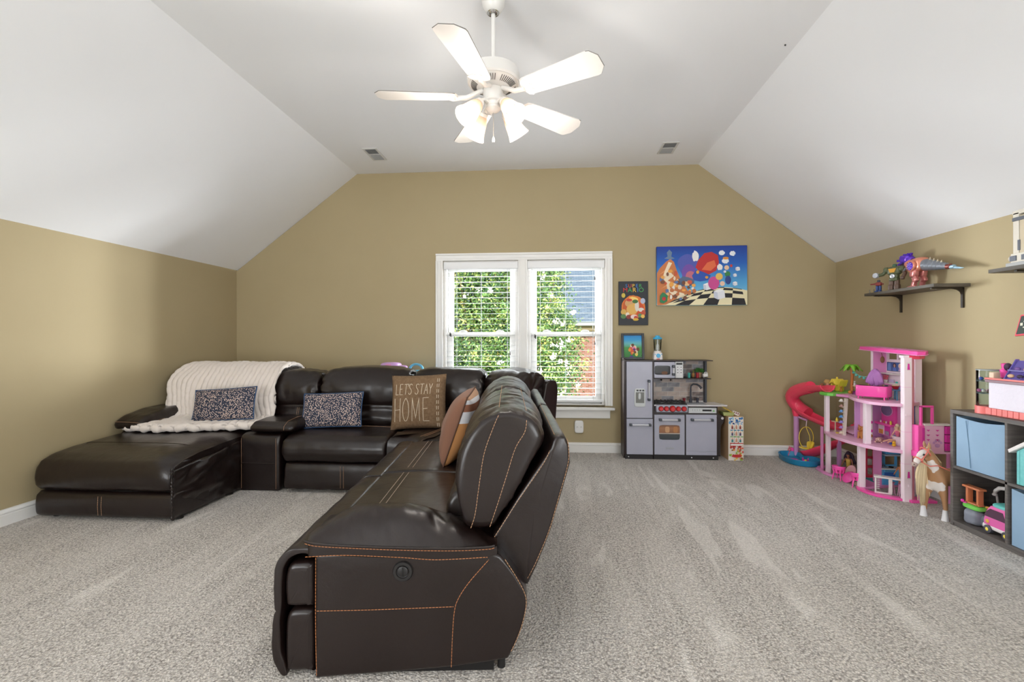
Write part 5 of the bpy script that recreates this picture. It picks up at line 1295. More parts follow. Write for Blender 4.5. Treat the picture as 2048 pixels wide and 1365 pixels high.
def yzpoly(q, c, pts, x):
    k = pm(c)
    if k not in mt: mt.append(k)
    q.mi = mt.index(k); q.poly([(x, y, z) for y, z in pts])
yzpoly(sh_tv, (64, 96, 160), [(3.968, .943), (4.172, .943), (4.172, 1.009), (3.968, 1.009)], bw-.0122)
yzpoly(sh_tv, (110, 150, 204), [(4.125, .943), (4.165, .943), (4.16, 1.005), (4.13, 1.005)], bw-.0124)
for yy, c1, c2, c3 in ((4.085, (60, 48, 70), (196, 150, 130), (92, 120, 196)), (4.02, (226, 206, 190), (226, 182, 160), (200, 170, 206))):
    yzpoly(sh_tv, c1, ring_pts(yy, .985, .022, .022, 14), bw-.0126); yzpoly(sh_tv, c3, [(yy-.022, .943), (yy+.022, .943), (yy+.013, .972), (yy-.013, .972)], bw-.0128); yzpoly(sh_tv, c2, ring_pts(yy, .984, .010, .014, 12), bw-.0130)
build('screen_picture', sh_tv, mt, tv, ang=10, stuff=True)
cab = bx('wall_cabinet', dh, wht, bw-.035, bw, 3.88, 4.20, Z3+.0, .845, .002)
bx('cabinet_recess', cab, pkm, bw-.037, bw-.034, 3.90, 4.195, .805, .835)
for y, c, w_, h_ in ((4.17, (96, 190, 196), .014, .02), (4.135, (60, 110, 110), .025, .016), (4.09, (230, 120, 150), .012, .02), (4.06, (240, 200, 110), .008, .02), (4.03, (100, 130, 210), .018, .024), (3.99, (150, 170, 230), .010, .02)):
    bx('shelf_trinket', cab, pm(c), bw-.045, bw-.036, y-w_/2, y+w_/2, .806, .806+h_, .001)
bx('shelf_photo', cab, pm((214, 196, 230)), bw-.02, bw-.016, 4.085, 4.14, .846, .872, .001)
bx('cabinet_line', cab, pkm, bw-.0365, bw-.035, 4.12, 4.122, Z3, .80)
m = MB(); m.lathe([(0, .846), (.012, .846), (.015, .866), (.0, .866)], (bw-.02, 4.175, 0), 12); vs_ = build('vase', m, wht, cab)
m = MB()
for i in range(9): a = i*2.2; m.ell((bw-.02+.004*math.sin(i), 4.175+.016*math.cos(a), .885+.012*math.sin(a*1.3)), (.009, .009, .009), 8, 6)
build('vase_flowers', m, mat('coral flower', (222, 110, 130), .6), vs_, stuff=True)
m = MB(); m.lathe([(0, .846), (.008, .846), (.008, .858), (0, .86)], (bw-.02, 4.05, 0), 10); build('small_cup', m, mat('teal cup', (64, 178, 166), .4), cab)
m = MB(); m.tube([(2.715, 4.198, 1.085), (2.715, 4.19, 1.07), (2.715, 4.187, 1.055)], .002, 5); m.ell((2.715, 4.185, 1.03), (.018, .010, .028), 10, 8); build('hanging_chair', m, mat('wicker brown', (150, 108, 74), .7), dh)
# second floor
bx('side_wall', dh, pur, 2.605, 2.765, 4.235, 4.248, Z2, .698, .002)
bx('inner_panel', dh, pk, 2.548, 2.600, 4.20, 4.21, Z2, .698, .002)
bx('side_wall', dh, pur, 2.506, 2.548, 4.198, 4.212, Z2, .698, .002)
backwall(Z2, .698, 3.88, 4.235, (.50, .66, 3.91, 4.03), pkm)
mp_ = bx('vanity_back', dh, hot, bw-.02, bw-.001, 4.07, 4.23, .50, .69, .002)
m = MB(); Rm = Ry(-PI/2); m.lathe([(0, .0), (.045, 0), (.045, .004), (0, .006)], (bw-.022, 4.16, .615), 30, Rm, sy=1.45); mr = build('mirror', m, mat('mirror silver', (160, 172, 186), .12, metal=.85), mp_)
m = MB(); m.tube([(bw-.024, 4.16+.068*math.cos(t), .615+.047*math.sin(t)) for t in [2*PI*k/28 for k in range(28)]], .004, 6, closed=True); build('mirror_rim', m, pkm, mp_)
bx('vanity_counter', dh, hot, bw-.075, bw-.0, 4.045, 4.232, .495, .512, .003)
vb = bx('vanity_cabinet', dh, pkm, bw-.05, bw-.0, 4.07, 4.225, .41, .497, .002)
bx('vanity_opening', vb, pkw, bw-.052, bw-.049, 4.150, 4.218, .418, .490); bx('vanity_opening', vb, mag, bw-.052, bw-.049, 4.078, 4.142, .418, .490)
bx('folded_towel', vb, mat('orange towel', (226, 160, 80), .8), bw-.058, bw-.050, 4.16, 4.205, .42, .455, .002); bx('folded_towel', vb, mat('grey towel', (170, 160, 176), .8), bw-.058, bw-.050, 4.09, 4.13, .42, .45, .002)
m = MB(); m.lathe([(0, .512), (.008, .512), (.008, .535), (.004, .54), (0, .54)], (bw-.055, 4.065, 0), 12); build('yellow_bottle', m, yel, dh)
for y in (4.19, 4.15, 4.125):
    m = MB(); m.lathe([(0, .512), (.006, .512), (.006, .528), (0, .53)], (bw-.05, y, 0), 10); build('perfume_bottle', m, pkw if y != 4.15 else tan_, dh)
m = MB(); m.tube([(2.575, 4.10, Z2), (2.575, 4.10, .698)], .008, 12); cl = build('heart_pole', m, wht, dh)
for z in (.415, .455, .525): m = MB(); m.pad((2.566, 4.092, z), (.012, .006, .012), 3, 6); build('heart', m, mag if z > .42 else tan_, cl)
# ground floor: red shelf and blue kitchen wall
m = MB(); m.box(2.655, 2.668, 4.30, 4.345, .02, .353); m.box(2.733, 2.745, 4.30, 4.345, .02, .353)
for z in (.02, .10, .18, .26, .338): m.box(2.668, 2.733, 4.30, 4.345, z, z+.014)
build('red_shelf_unit', m, redp, dh, bevel=.001)
bx('turquoise_rug', dh, mat('turquoise rug', (70, 170, 170), .8), 2.62, 2.72, 4.16, 4.27, .020, .024)
bx('kitchen_side', dh, pkm, 2.634, 2.644, 4.085, 4.178, .02, .353)
m = MB()
for a in ((2.644, 2.668), (2.700, 2.722), (2.80, 2.815)): m.box(a[0], a[1], 4.165, 4.177, .15, .353)
m.box(2.668, 2.80, 4.165, 4.177, .278, .353); m.box(2.668, 2.80, 4.165, 4.177, .15, .165); build('kitchen_window_frame', m, blu, dh)
bx('kitchen_cabinet', dh, blu, 2.70, 2.81, 4.12, 4.165, .262, .35, .002); bx('range_hood', dh, mat('hood grey', (196, 206, 216), .4), 2.675, 2.80, 4.085, 4.165, .252, .262, .002)
kc = bx('kitchen_unit', dh, blu, 2.644, 2.80, 4.085, 4.165, .02, .145, .002)
bx('kitchen_worktop', dh, wht, 2.638, 2.805, 4.078, 4.168, .145, .153, .001)
bx('oven_front', kc, dblu, 2.662, 2.745, 4.081, 4.085, .075, .122); bx('oven_panel', kc, mat('range blue', (110, 186, 232), .4), 2.662, 2.745, 4.080, 4.085, .126, .143)
for i in range(5): bx('oven_button', kc, blackp, 2.670+i*.015, 2.676+i*.015, 4.0785, 4.081, .131, .138)
for i in range(6): bx('cabinet_slat', kc, blu, 2.664, 2.74, 4.081, 4.085, .022+i*.009, .0275+i*.009)
m = MB(); m.lathe([(0, 0), (.016, 0), (.018, .008), (0, .008)], (2.735, 4.115, .153), 14); m.tube([(2.725, 4.105, .159), (2.70, 4.09, .161)], .003, 5); build('frying_pan', m, blackp, dh)
m = MB(); m.tube([(2.672, 4.125+.022*math.cos(t), .158+.030*math.sin(t)) for t in [PI*k/10 for k in range(11)]], .002, 5); m.box(2.655, 2.690, 4.10, 4.15, .153, .163); build('dish_rack', m, mat('rack blue grey', (110, 130, 160), .4), dh)
# pet closet fixed to the near side
fr_ = MB(); 
for a in ((2.640, 2.655, .40, .70), (2.700, 2.712, .40, .72)): pass
m = MB(); m.box(2.645, 2.658, 3.672, 3.69, .56, .715); m.box(2.722, 2.735, 3.672, 3.69, .56, .715); m.box(2.645, 2.735, 3.672, 3.69, .705, .718); m.box(2.645, 2.735, 3.672, 3.69, .56, .572); build('closet_top_frame', m, hot, dh, bevel=.002)
cf = bx('closet_frame', dh, hot, 2.618, 2.662, 3.66, 3.72, .385, .575, .003); bx('closet_slot', cf, mag, 2.646, 2.6625, 3.658, 3.662, .40, .56)
bx('closet_beam', dh, hot, 2.612, 2.70, 3.65, 3.72, .345, .388, .003)
pp_ = bx('closet_panel', dh, pk, 2.662, 2.800, 3.665, 3.68, .385, .575, .003); bx('closet_lip', dh, wht, 2.662, 2.86, 3.66, 3.72, .575, .585, .002)
for i in range(4):
    for x in (2.69, 2.752):
        if i == 3 and x > 2.72: continue
        z = .545-i*.034; m = MB(); m.prism([(x-.013, z), (x+.013, z), (x, z-.012)], 'y', 3.6635, 3.6655); build('triangle_cutout', m, mag, pp_)
for x, z, a, b in ((2.752, .432, .018, .015), (2.728, .452, .008, .010), (2.742, .466, .008, .011), (2.762, .466, .008, .011), (2.777, .452, .008, .010)):
    m = MB(); m.lathe([(0, 0), (1, 0), (1, .0015), (0, .0015)], (0, 0, 0), 16, Matrix.Translation((0, 0, 0)).to_3x3() @ Rx(PI/2) @ Matrix.Diagonal((a, b, 1)));
    for v_ in m.bm.verts: v_.co += V((x, 3.665, z))
    build('paw_mark', m, pur, pp_)
dm = mat('clear magenta plastic', (216, 54, 160), .2)
for i in range(3):
    z0 = .395+i*.060; d_ = bx('closet_drawer', dh, dm, 2.803, 2.865, 3.655, 3.71, z0, z0+.054, .003)
    m = MB(); m.prism([(2.822, z0+.036), (2.848, z0+.036), (2.835, z0+.022)], 'y', 3.6535, 3.6555); build('drawer_pull', m, mat('drawer mark', (150, 30, 110), .4), d_)
bx('closet_foot', dh, pk, 2.70, 2.865, 3.66, 3.72, .372, .386, .002)
for x in (2.66, 2.86): post(x-.008, x+.008, 3.70, 3.72, 0, .372, pkm, 'closet_leg')
# spiral slide on its mauve pole
def trough(path, r, up=None, n=11, open_=.5, th=.004):
    m = MB(); P = [V(p) for p in resample([V(p) for p in path], 60, True, False)]; rows = []
    for i, p in enumerate(P):
        t = (P[min(i+1, 59)]-P[max(i-1, 0)]).normalized(); s = t.cross(V((0, 0, 1))).normalized(); u = s.cross(t).normalized()
        q = r if i < 40 else r*(1+.45*min(1, (i-40)/8))
        dp = .95 if i < 40 else .70
        rows.append([m.v(p+s*q*math.cos(PI+PI*k/n)+u*(q*dp*math.sin(PI+PI*k/n)+.010)) for k in range(n+1)])
    for a, b in zip(rows, rows[1:]):
        for k in range(n): m.f([a[k], a[k+1], b[k+1], b[k]])
    return m
sl1 = [(2.455, 4.50, .775), (2.452, 4.62, .765), (2.44, 4.76, .742), (2.42, 4.90, .708), (2.405, 5.0, .665), (2.41, 5.055, .61), (2.44, 5.065, .55), (2.48, 5.03, .50), (2.51, 4.95, .465), (2.545, 4.84, .435), (2.59, 4.72, .41), (2.65, 4.61, .385), (2.70, 4.575, .36), (2.735, 4.60, .33), (2.715, 4.655, .305), (2.66, 4.67, .275), (2.61, 4.72, .225), (2.565, 4.79, .165), (2.535, 4.87, .115), (2.505, 4.95, .090)]
build('slide', trough(sl1, .062), redp, dh, ang=70, solid=.005)
m = MB(); P = [V(p) for p in resample([V(p) for p in sl1[2:9]], 40, True, False)]; m.tube(P, [.058+.004*math.sin(PI*i/39) for i in range(40)], 18); build('slide_tube', m, redp, dh, ang=70)
m = MB(); m.lathe([(.030, .0), (.031, .42), (.040, .455), (.046, .50), (.048, .52)], (2.452, 5.06, 0), 20, sx=.8, sy=.8); build('slide_pole', m, pur, dh)
m = MB(); m.lathe([(.028, .42), (.038, .455), (.044, .50), (.046, .53), (0, .53)], (2.452, 5.06, 0), 20); build('slide_collar', m, redp, dh)
m = MB(); m.tube([(2.458, 5.03, .415), (2.475, 4.96, .405), (2.487, 4.93, .40)], .010, 8); build('swing_arm', m, pur, dh)
m = MB(); m.tube([(2.487, 4.93, .395), (2.484, 4.93, .365), (2.481, 4.93, .335)], .003, 6); build('swing_chain', m, pkw, dh)
for k in range(5):                                   # shrubbery plate at the slide's foot
    m = MB(); a = k*1.2; m.pad((2.56+.045*math.cos(a), 4.91+.05*math.sin(a), .012), (.035, .03, .010), 3, 6); build('grass_tuft', m, mat('lime plastic', (150, 190, 70), .5), dh)

# ------------------------------------------------------------ toys in and around the doll house
r = thing('toy_swing', 'yellow toy swing hanging from the mauve slide pole', 'toy swing', (2.48, 4.93, .12))
m = MB(); m.tube([(2.480+.068*math.sin(t)*(1 if t < PI else 1), 4.925, .23-.105*math.cos(t)+.0) for t in [PI+.0+2*PI*k/28 for k in range(28)]], .0035, 6, closed=True); build('swing_hoop', m, yel, r)
m = MB(); m.tube([(2.480, 4.93, .335), (2.500, 4.90, .25), (2.50, 4.885, .17)], .003, 6); build('swing_rope', m, yel, r)
m = MB(); m.pad((2.455, 4.915, .128), (.042, .035, .008), 5, 6, Ry(.15)); build('swing_seat', m, yel, r)
m = MB(); m.pad((2.525, 4.92, .158), (.008, .034, .036), 5, 6, Ry(.35)); m.pad((2.515, 4.915, .158), (.034, .008, .036), 5, 6); build('swing_back', m, yel, r)
r = thing('toy_pool', 'blue kidney shaped toy pool on the carpet by the wall', 'toy pool', (2.36, 4.85, 0))
poolm = mat('pool blue plastic', (36, 138, 186), .35)
pc_ = [(2.258, 5.02), (2.30, 5.075), (2.39, 5.09), (2.455, 5.04), (2.46, 4.97), (2.475, 4.90), (2.522, 4.83), (2.525, 4.75), (2.475, 4.68), (2.39, 4.655), (2.31, 4.68), (2.255, 4.75), (2.235, 4.85), (2.24, 4.95)]
m = MB(); m.loft(resample([V(p) for p in pc_], 70, True), [(.004, .012), (.012, .006), (.050, 0), (.056, -.004), (.060, -.002), (.060, .004), (.050, .008), (.014, .016)], fz, rings=(.7, .4)); build('basin', m, poolm, r, ang=60)
m = MB(); m.lathe([(0, .016), (.035, .016), (.038, .024), (.030, .030), (.018, .024), (0, .022)], (2.325, 4.86, 0), 16, sx=1.3); tag(build('toy_float', m, mag, loc=(2.325, 4.86, .016)), 'magenta toy float lying in the blue pool', 'toy')
m = MB(); m.ell((2.41, 4.80, .030), (.03, .02, .014), 12, 8); m.ell((2.386, 4.80, .048), (.008, .008, .016), 8, 6); m.ell((2.435, 4.80, .048), (.006, .006, .010), 8, 6); o_ = build('toy_flamingo', m, mag, loc=(2.41, 4.80, .016)); tag(o_, 'magenta animal shaped toy float in the blue pool', 'toy')
m = MB(); m.ell((2.405, 4.785, .037), (.012, .009, .008), 8, 6); build('float_belly', m, yel, o_)
r = thing('toy_slide', 'tiny magenta toy slide with a red ladder behind the blue pool', 'toy slide', (2.435, 5.09, 0))
m = MB(); m.prism([(2.415, .015), (2.475, .015), (2.455, .045), (2.440, .085), (2.425, .095), (2.408, .09)], 'y', 5.075, 5.105); build('chute', m, hot, r, bevel=.003)
m = MB()
for y in (5.075, 5.105): m.tube([(2.375, y, 0), (2.405, y, .095), (2.402, y, .105)], .003, 6)
for z in (.02, .04, .06, .08): m.tube([(2.375+z*.32, 5.075, z), (2.375+z*.32, 5.105, z)], .0025, 6)
build('ladder', m, redp, r)
def doll(nm, label, c, skm, hairm, topm, h=.29, face=0, pose='sit', hairlen=.10, hairw=.03, cat='doll'):
    """a fashion doll, one continuous body grown on a skeleton; face = heading of the front"""
    r = thing(nm, label, cat, c, rz=face, local=True)
    s = h/.29
    if pose == 'sit':
        J = {'pel': (0, 0, .012), 'wst': (0, .004, .045), 'chs': (0, .006, .085), 'nek': (0, .004, .108), 'hd0': (0, 0, .120), 'hd1': (0, 0, .150),
             'kl': (-.018, -.075, .020), 'fl': (-.020, -.14, .008), 'kr': (.018, -.075, .020), 'fr': (.020, -.14, .008), 'sl': (-.022, .006, .098), 'el': (-.036, -.004, .062), 'hl': (-.034, -.03, .034), 'sr': (.022, .006, .098), 'er': (.036, -.004, .062), 'hr': (.034, -.03, .034)}
    else:
        J = {'pel': (0, 0, .145), 'wst': (0, 0, .172), 'chs': (0, 0, .208), 'nek': (0, 0, .230), 'hd0': (0, -.002, .243), 'hd1': (0, -.002, .272),
             'kl': (-.012, -.003, .075), 'fl': (-.013, -.006, .006), 'kr': (.012, -.003, .075), 'fr': (.013, -.006, .006), 'sl': (-.022, 0, .220), 'el': (-.042, .004, .182), 'hl': (-.052, -.010, .148), 'sr': (.022, 0, .220), 'er': (.042, .004, .182), 'hr': (.052, -.010, .148)}
    RD = {'pel': .0155, 'wst': .011, 'chs': .0155, 'nek': .006, 'hd0': .0125, 'hd1': .0125, 'kl': .0075, 'fl': .0055, 'kr': .0075, 'fr': .0055, 'sl': .007, 'el': .005, 'hl': .0045, 'sr': .007, 'er': .005, 'hr': .0045}
    E = [('pel', 'wst'), ('wst', 'chs'), ('chs', 'nek'), ('nek', 'hd0'), ('hd0', 'hd1'), ('pel', 'kl'), ('kl', 'fl'), ('pel', 'kr'), ('kr', 'fr'), ('chs', 'sl'), ('sl', 'el'), ('el', 'hl'), ('chs', 'sr'), ('sr', 'er'), ('er', 'hr')]
    ks = list(J); me = bpy.data.meshes.new('body'); me.from_pydata([V(J[k])*s for k in ks], [(ks.index(a), ks.index(b)) for a, b in E], [])
    me.materials.append(skm); o = bpy.data.objects.new('body', me); COL.objects.link(o); o.parent = r; ROOT[o.name] = V((0, 0, 0))
    md = o.modifiers.new('skin', 'SKIN')
    for i, k in enumerate(ks):
        q = me.skin_vertices[0].data[i]; q.radius = (RD[k]*s, RD[k]*s); q.use_root = (k == 'pel')
    o.modifiers.new('sub', 'SUBSURF').render_levels = 2; md.use_smooth_shade = True
    hd = (V(J['hd0'])+V(J['hd1']))/2*s
    m = MB(); m.ell(hd+V((0, .003*s, .005*s)), (.0165*s, .0165*s, .018*s), 14, 10)
    P0 = hd+V((0, .010*s, .006*s))
    rh = random.Random(int(h*1000)+len(label))
    for k in range(-8, 9):
        a = k/8; j = [rh.gauss(0, .0028)*s for _ in range(4)]; e_ = 1-.25*abs(a)-.15*rh.random()
        m.tube(resample([P0+V((a*.010*s, -.002*s*(1-abs(a)), .007*s)), P0+V((a*hairw*.60*s+j[0], .007*s, -.010*s)), P0+V((a*hairw*.85*s+j[1], .011*s-.006*s*abs(a), -hairlen*.35*s)), P0+V((a*hairw*1.0*s+j[2]*2, .009*s, -hairlen*.68*s)), P0+V((a*hairw*.92*s+j[3]*2, .004*s, -hairlen*e_*s))], 9, True, False), [.0055*s, .0075*s, .0088*s, .0092*s, .0088*s, .0092*s, .008*s, .006*s, .0015*s], 7)
    build('hair', m, hairm, r, ang=180)
    zt = J['wst'][2]*s; zc = J['chs'][2]*s
    m = MB(); m.lathe([(.0165*s, zt-.024*s), (.0135*s, zt), (.0175*s, zc-.004*s), (.0185*s, zc+.006*s), (.014*s, zc+.012*s)], (0, J['chs'][1]*s*.7, 0), 18, sy=.85); build('dress', m, topm, r, ang=60)
    for sx_ in (-1, 1):
        m = MB(); m.ell(hd+V((sx_*.0052*s, -.0122*s, 0)), (.0022*s, .0016*s, .0026*s), 8, 6); build('eye', m, mat('doll eye', (40, 32, 36), .3), r)
    m = MB(); m.ell(hd+V((0, -.0118*s, -.0075*s)), (.0034*s, .0014*s, .0012*s), 8, 6); build('mouth', m, mat('doll lips', (196, 70, 96), .4), r)
    return r
ystr = mat('yellow striped cloth', (236, 200, 96), .7)
doll('doll', 'dark haired doll in a yellow top sitting under the doll house slide', (2.655, 4.55, 0), skind, blk_, ystr, .34, math.radians(-62), 'sit', .11, .036)
doll('doll', 'purple haired doll sitting with its back turned on the hot pink toy couch', (2.585, 4.065, .745), skin, mat('purple hair', (176, 116, 186), .5), mat('lilac cloth', (206, 170, 214), .7), .40, math.radians(130), 'sit', .10, .036)
doll('doll', 'blond doll with pink dress lying in the toy bathtub', (2.655, 3.925, .402), skin, mat('blond hair', (236, 208, 170), .5), mat('pink cloth', (226, 110, 140), .7), .26, math.radians(-70), 'sit', .06, .03)
doll('toy_figure', 'tan toy figure standing behind the white toy counter', (2.665, 3.90, .004), mat('toy figure tan', (190, 124, 84), .5), mat('toy brown', (150, 92, 56), .5), mat('toy figure tan', (190, 124, 84), .5), .27, math.radians(-70), 'stand', .03, .02, 'toy')
# pink couch on the third floor
r = thing('toy_couch', 'hot pink rounded toy couch seen from behind on the third floor', 'toy couch', (2.560, 4.045, Z3), rz=math.radians(40), local=True)
m = MB(); pr = resample([V(p) for p in ((-.055, -.10), (-.075, -.05), (-.078, .05), (-.060, .11), (.02, .12), (.03, .112), (-.045, .095), (-.058, .045), (-.056, -.045), (-.04, -.085), (.04, -.10), (.03, -.112))], 60, False)
m.loft(pr, [(.020, .004), (.026, 0), (.098, 0), (.106, .003)], fz, rings=(.95,)); build('backrest', m, hot, r, ang=60)
m = MB(); m.pad((-.01, .0, .040), (.048, .092, .02), 5, 8); build('seat', m, hot, r)
for x, y in ((-.055, -.085), (-.055, .09), (.03, -.085), (.03, .09)):
    m = MB(); m.tube([(x, y, 0), (x, y, .024)], .005, 8); build('leg', m, hot, r)
r = thing('toy_side_table', 'blue toy table holding a red bowl on the third floor', 'toy table', (2.685, 3.985, Z3), local=True)
tb_ = mat('steel blue plastic', (70, 134, 166), .4)
m = MB(); m.pad((0, 0, .078), (.032, .055, .005), 7, 6); build('tabletop', m, tb_, r)
for x in (-.022, .022):
    for y in (-.042, .042): m = MB(); m.tube([(x, y, .075), (x, y*1.1, 0)], .0055, 8); build('leg', m, tb_, r)
r = thing('toy_bowl', 'small red toy bowl of snacks on the blue toy table', 'toy bowl', (2.685, 3.99, Z3+.083), local=True)
m = MB(); m.lathe([(0, 0), (.014, 0), (.018, .006), (.028, .026), (.025, .026), (.015, .008), (0, .006)], (0, 0, 0), 18); build('bowl', m, mat('red cup', (168, 30, 42), .4), r)
m = MB(); rb = random.Random(2)
for i in range(14): m.ell((rb.gauss(0, .008), rb.gauss(0, .008), .024+rb.random()*.008), (.006, .006, .005), 6, 5)
build('snacks', m, mat('popcorn', (240, 220, 180), .7), r, stuff=True)
# palm with string lights
r = thing('toy_palm', 'lime green toy palm tree with a teal light garland on the third floor', 'toy palm', (2.62, 4.43, Z3))
m = MB(); m.tube([(2.62, 4.43, .722), (2.618, 4.432, .80), (2.622, 4.43, .88), (2.615, 4.435, .955)], [.014, .012, .011, .009], 10); build('trunk', m, woodo, r)
for k in range(6):
    a = k*1.05+.3; d_ = V((math.cos(a), math.sin(a), 0)); m = MB(); sd = d_.cross(V((0, 0, 1)))
    row = []
    for i in range(7):
        t = i/6; p = V((2.615, 4.435, .955))+d_*.085*t+V((0, 0, .028*math.sin(PI*min(1, t*1.15))-.030*t*t)); w_ = .022*math.sin(PI*(.12+.86*t))
        row.append((m.v(p+sd*w_-V((0, 0, .008))), m.v(p), m.v(p-sd*w_-V((0, 0, .008)))))
    for A, B in zip(row, row[1:]): m.f([A[0], B[0], B[1], A[1]]); m.f([A[1], B[1], B[2], A[2]])
    build('frond', m, mat('lime frond', (132, 200, 60), .45), r, ang=180, solid=.003)
gar = [(2.615, 4.43, .945), (2.618, 4.40, .915), (2.63, 4.36, .888), (2.65, 4.32, .878), (2.68, 4.30, .88)]
m = MB(); m.tube(resample([V(p) for p in gar], 24, True, False), .003, 6); g_ = build('garland_cord', m, mat('teal plastic', (110, 206, 200), .4), r)
for q in resample([V(p) for p in gar], 6, True, False)[1:6]: m = MB(); m.ell(q-V((0, 0, .012)), (.011, .011, .011), 12, 8); build('garland_light', m, mat('teal plastic', (110, 206, 200), .4), g_)
def pet(label, c, m_, s=1, rz=0, sit=True, cat='toy animal', nm='toy_pet', m2=None):
    r = thing(nm, label, cat, c, rz=rz, local=True); m = MB()
    if sit:
        m.ell((0, 0, .022*s), (.014*s, .017*s, .024*s), 12, 8); m.ell((0, -.010*s, .052*s), (.0135*s, .014*s, .013*s), 12, 8); m.ell((0, -.024*s, .048*s), (.006*s, .008*s, .006*s), 8, 6)
        for x in (-1, 1): m.tube([(x*.008*s, -.014*s, .036*s), (x*.008*s, -.018*s, 0)], .0045*s, 7); m.ell((x*.011*s, .006*s, .008*s), (.007*s, .014*s, .008*s), 8, 6)
        for x in (-1, 1): m.tube([(x*.009*s, -.006*s, .060*s), (x*.013*s, -.004*s, .072*s)], [.0055*s, .001*s], 6)
        m.tube([(0, .014*s, .010*s), (0, .030*s, .012*s), (.004*s, .036*s, .024*s)], [.004*s, .004*s, .002*s], 6)
    else:
        m.ell((0, 0, .014*s), (.018*s, .034*s, .015*s), 12, 8); m.ell((0, -.036*s, .016*s), (.014*s, .014*s, .013*s), 12, 8); m.ell((0, -.049*s, .012*s), (.006*s, .007*s, .005*s), 8, 6)
        for x in (-1, 1): m.ell((x*.012*s, -.034*s, .018*s), (.004*s, .007*s, .010*s), 8, 6); m.tube([(x*.012*s, -.02*s, .006*s), (x*.016*s, -.045*s, .004*s)], .005*s, 6)
        m.tube([(0, .03*s, .012*s), (.014*s, .044*s, .006*s), (.030*s, .036*s, .005*s)], [.005*s, .004*s, .002*s], 6)
    build('body', m, m_, r, ang=60)
    hz_ = .052*s if sit else .016*s; hy = -.010*s if sit else -.036*s
    for x in (-1, 1):
        m = MB(); m.ell((x*.0055*s, hy-.0125*s, hz_+.003*s), (.0018*s, .0012*s, .0022*s), 6, 5); build('eye', m, mat('doll eye', (40, 32, 36), .3), r)
    m = MB(); m.ell((0, hy-(.022 if sit else .020)*s, hz_-.003*s), (.0025*s, .0018*s, .0018*s), 6, 5); build('nose', m, mat('doll eye', (40, 32, 36), .3), r)
    if m2: m = MB(); m.ell((.006*s, .004*s, .030*s), (.011*s, .011*s, .011*s), 8, 6); build('patch', m, m2, r)
    return r
pet('caramel brown toy dog sitting on the second floor by the column', (2.545, 4.175, Z2), tan_, 1.55, math.radians(-60))
pet('pale pink and cream toy puppy curled up on the second floor', (2.60, 4.045, Z2), mat('cream pink plush', (232, 190, 176), .8), 1.25, math.radians(-40), False)
pet('orange toy cat beside the yellow toy pet house', (2.575, 4.515, .727), mat('toy orange', (214, 140, 60), .5), .75, math.radians(-30))
pet('black and white toy puppy in front of the yellow toy pet house', (2.53, 4.575, .727), wht, .7, math.radians(-50), m2=blackp)
pet('white toy cat on a perch by the toy palm trunk', (2.635, 4.415, .795), wht, .55, math.radians(-60))
r = thing('toy_pet_house', 'yellow toy pet house with a tipped roof on the green platform', 'toy house', (2.60, 4.61, .727))
m = MB(); m.box(2.565, 2.640, 4.58, 4.60, .727, .79); m.box(2.565, 2.640, 4.64, 4.66, .727, .79); m.box(2.62, 2.64, 4.60, 4.64, .727, .79); build('house_walls', m, yel, r, bevel=.003)
m = MB(); m.prism([(4.565, .785), (4.61, .835), (4.63, .835), (4.675, .785), (4.62, .80)], 'x', 2.555, 2.65); m.cbox((2.61, 4.545, .80), (.035, .004, .035), Rx(.5)); build('house_roof', m, yel, r, bevel=.003)
m = MB(); m.lathe([(0, .835), (.008, .835), (.008, .852), (0, .852)], (2.60, 4.62, 0), 10); build('chimney', m, yel, r)
r = thing('toy_plush', 'tan curly haired small doll beside the yellow toy pet house', 'doll', (2.56, 4.70, .727), local=True)
m = MB(); m.ell((0, 0, .020), (.022, .022, .022), 12, 8); build('body', m, mat('toy lilac', (190, 140, 190), .6), r)
m = MB(); m.ell((0, 0, .058), (.020, .019, .021), 12, 8); build('head', m, skin, r)
m = MB(); m.ell((.004, .006, .070), (.032, .028, .026), 14, 10); build('hair', m, mat('curly tan hair', (200, 160, 100), .8), r, disp=wrk(.006, 60))
m = MB(); m.pad((2.50, 4.72, .736), (.03, .03, .009), 4, 6); o_ = build('toy_bed', m, mat('rose plastic', (226, 160, 170), .5), loc=(2.50, 4.72, .727)); tag(o_, 'small rose toy pet bed at the left end of the green platform', 'toy')
m = MB(); m.ell((2.515, 4.71, .765), (.018, .018, .022), 12, 8); o_ = build('toy_pet', m, mat('toy brown', (150, 92, 56), .5), loc=(2.515, 4.71, .745)); tag(o_, 'round brown toy pet in the rose toy bed', 'toy animal')
m = MB(); m.ell((2.585, 4.40, .737), (.015, .015, .015), 14, 10); o_ = build('toy_ball', m, mat('toy orange', (236, 130, 50), .4), loc=(2.585, 4.40, .722)); tag(o_, 'small orange toy ball near the palm trunk', 'toy ball')
m = MB(); m.lathe([(0, .722), (.022, .722), (.016, .742), (.020, .752), (0, .752)], (2.60, 4.355, 0), 14); o_ = build('toy_bucket', m, mat('plum plastic', (110, 40, 96), .4), loc=(2.60, 4.355, .722)); tag(o_, 'plum coloured toy bucket beside the orange toy ball', 'toy')
r = thing('toy_cat_tower', 'cream toy cat tower with a teal canopy beside the palm', 'toy', (2.64, 4.40, Z3))
m = MB(); m.tube([(2.645, 4.41, .722), (2.645, 4.41, .785)], .006, 8); m.pad((2.640, 4.412, .790), (.022, .022, .004), 5, 6); build('perch', m, mat('cream plastic', (232, 206, 180), .5), r)
m = MB(); m.tube([(2.66, 4.37, .722), (2.66, 4.37, .762)], .009, 10); m.lathe([(0, .785), (.012, .780), (.024, .764), (0, .762)], (2.66, 4.37, 0), 16); build('canopy', m, mat('teal plastic', (110, 206, 200), .4), r)
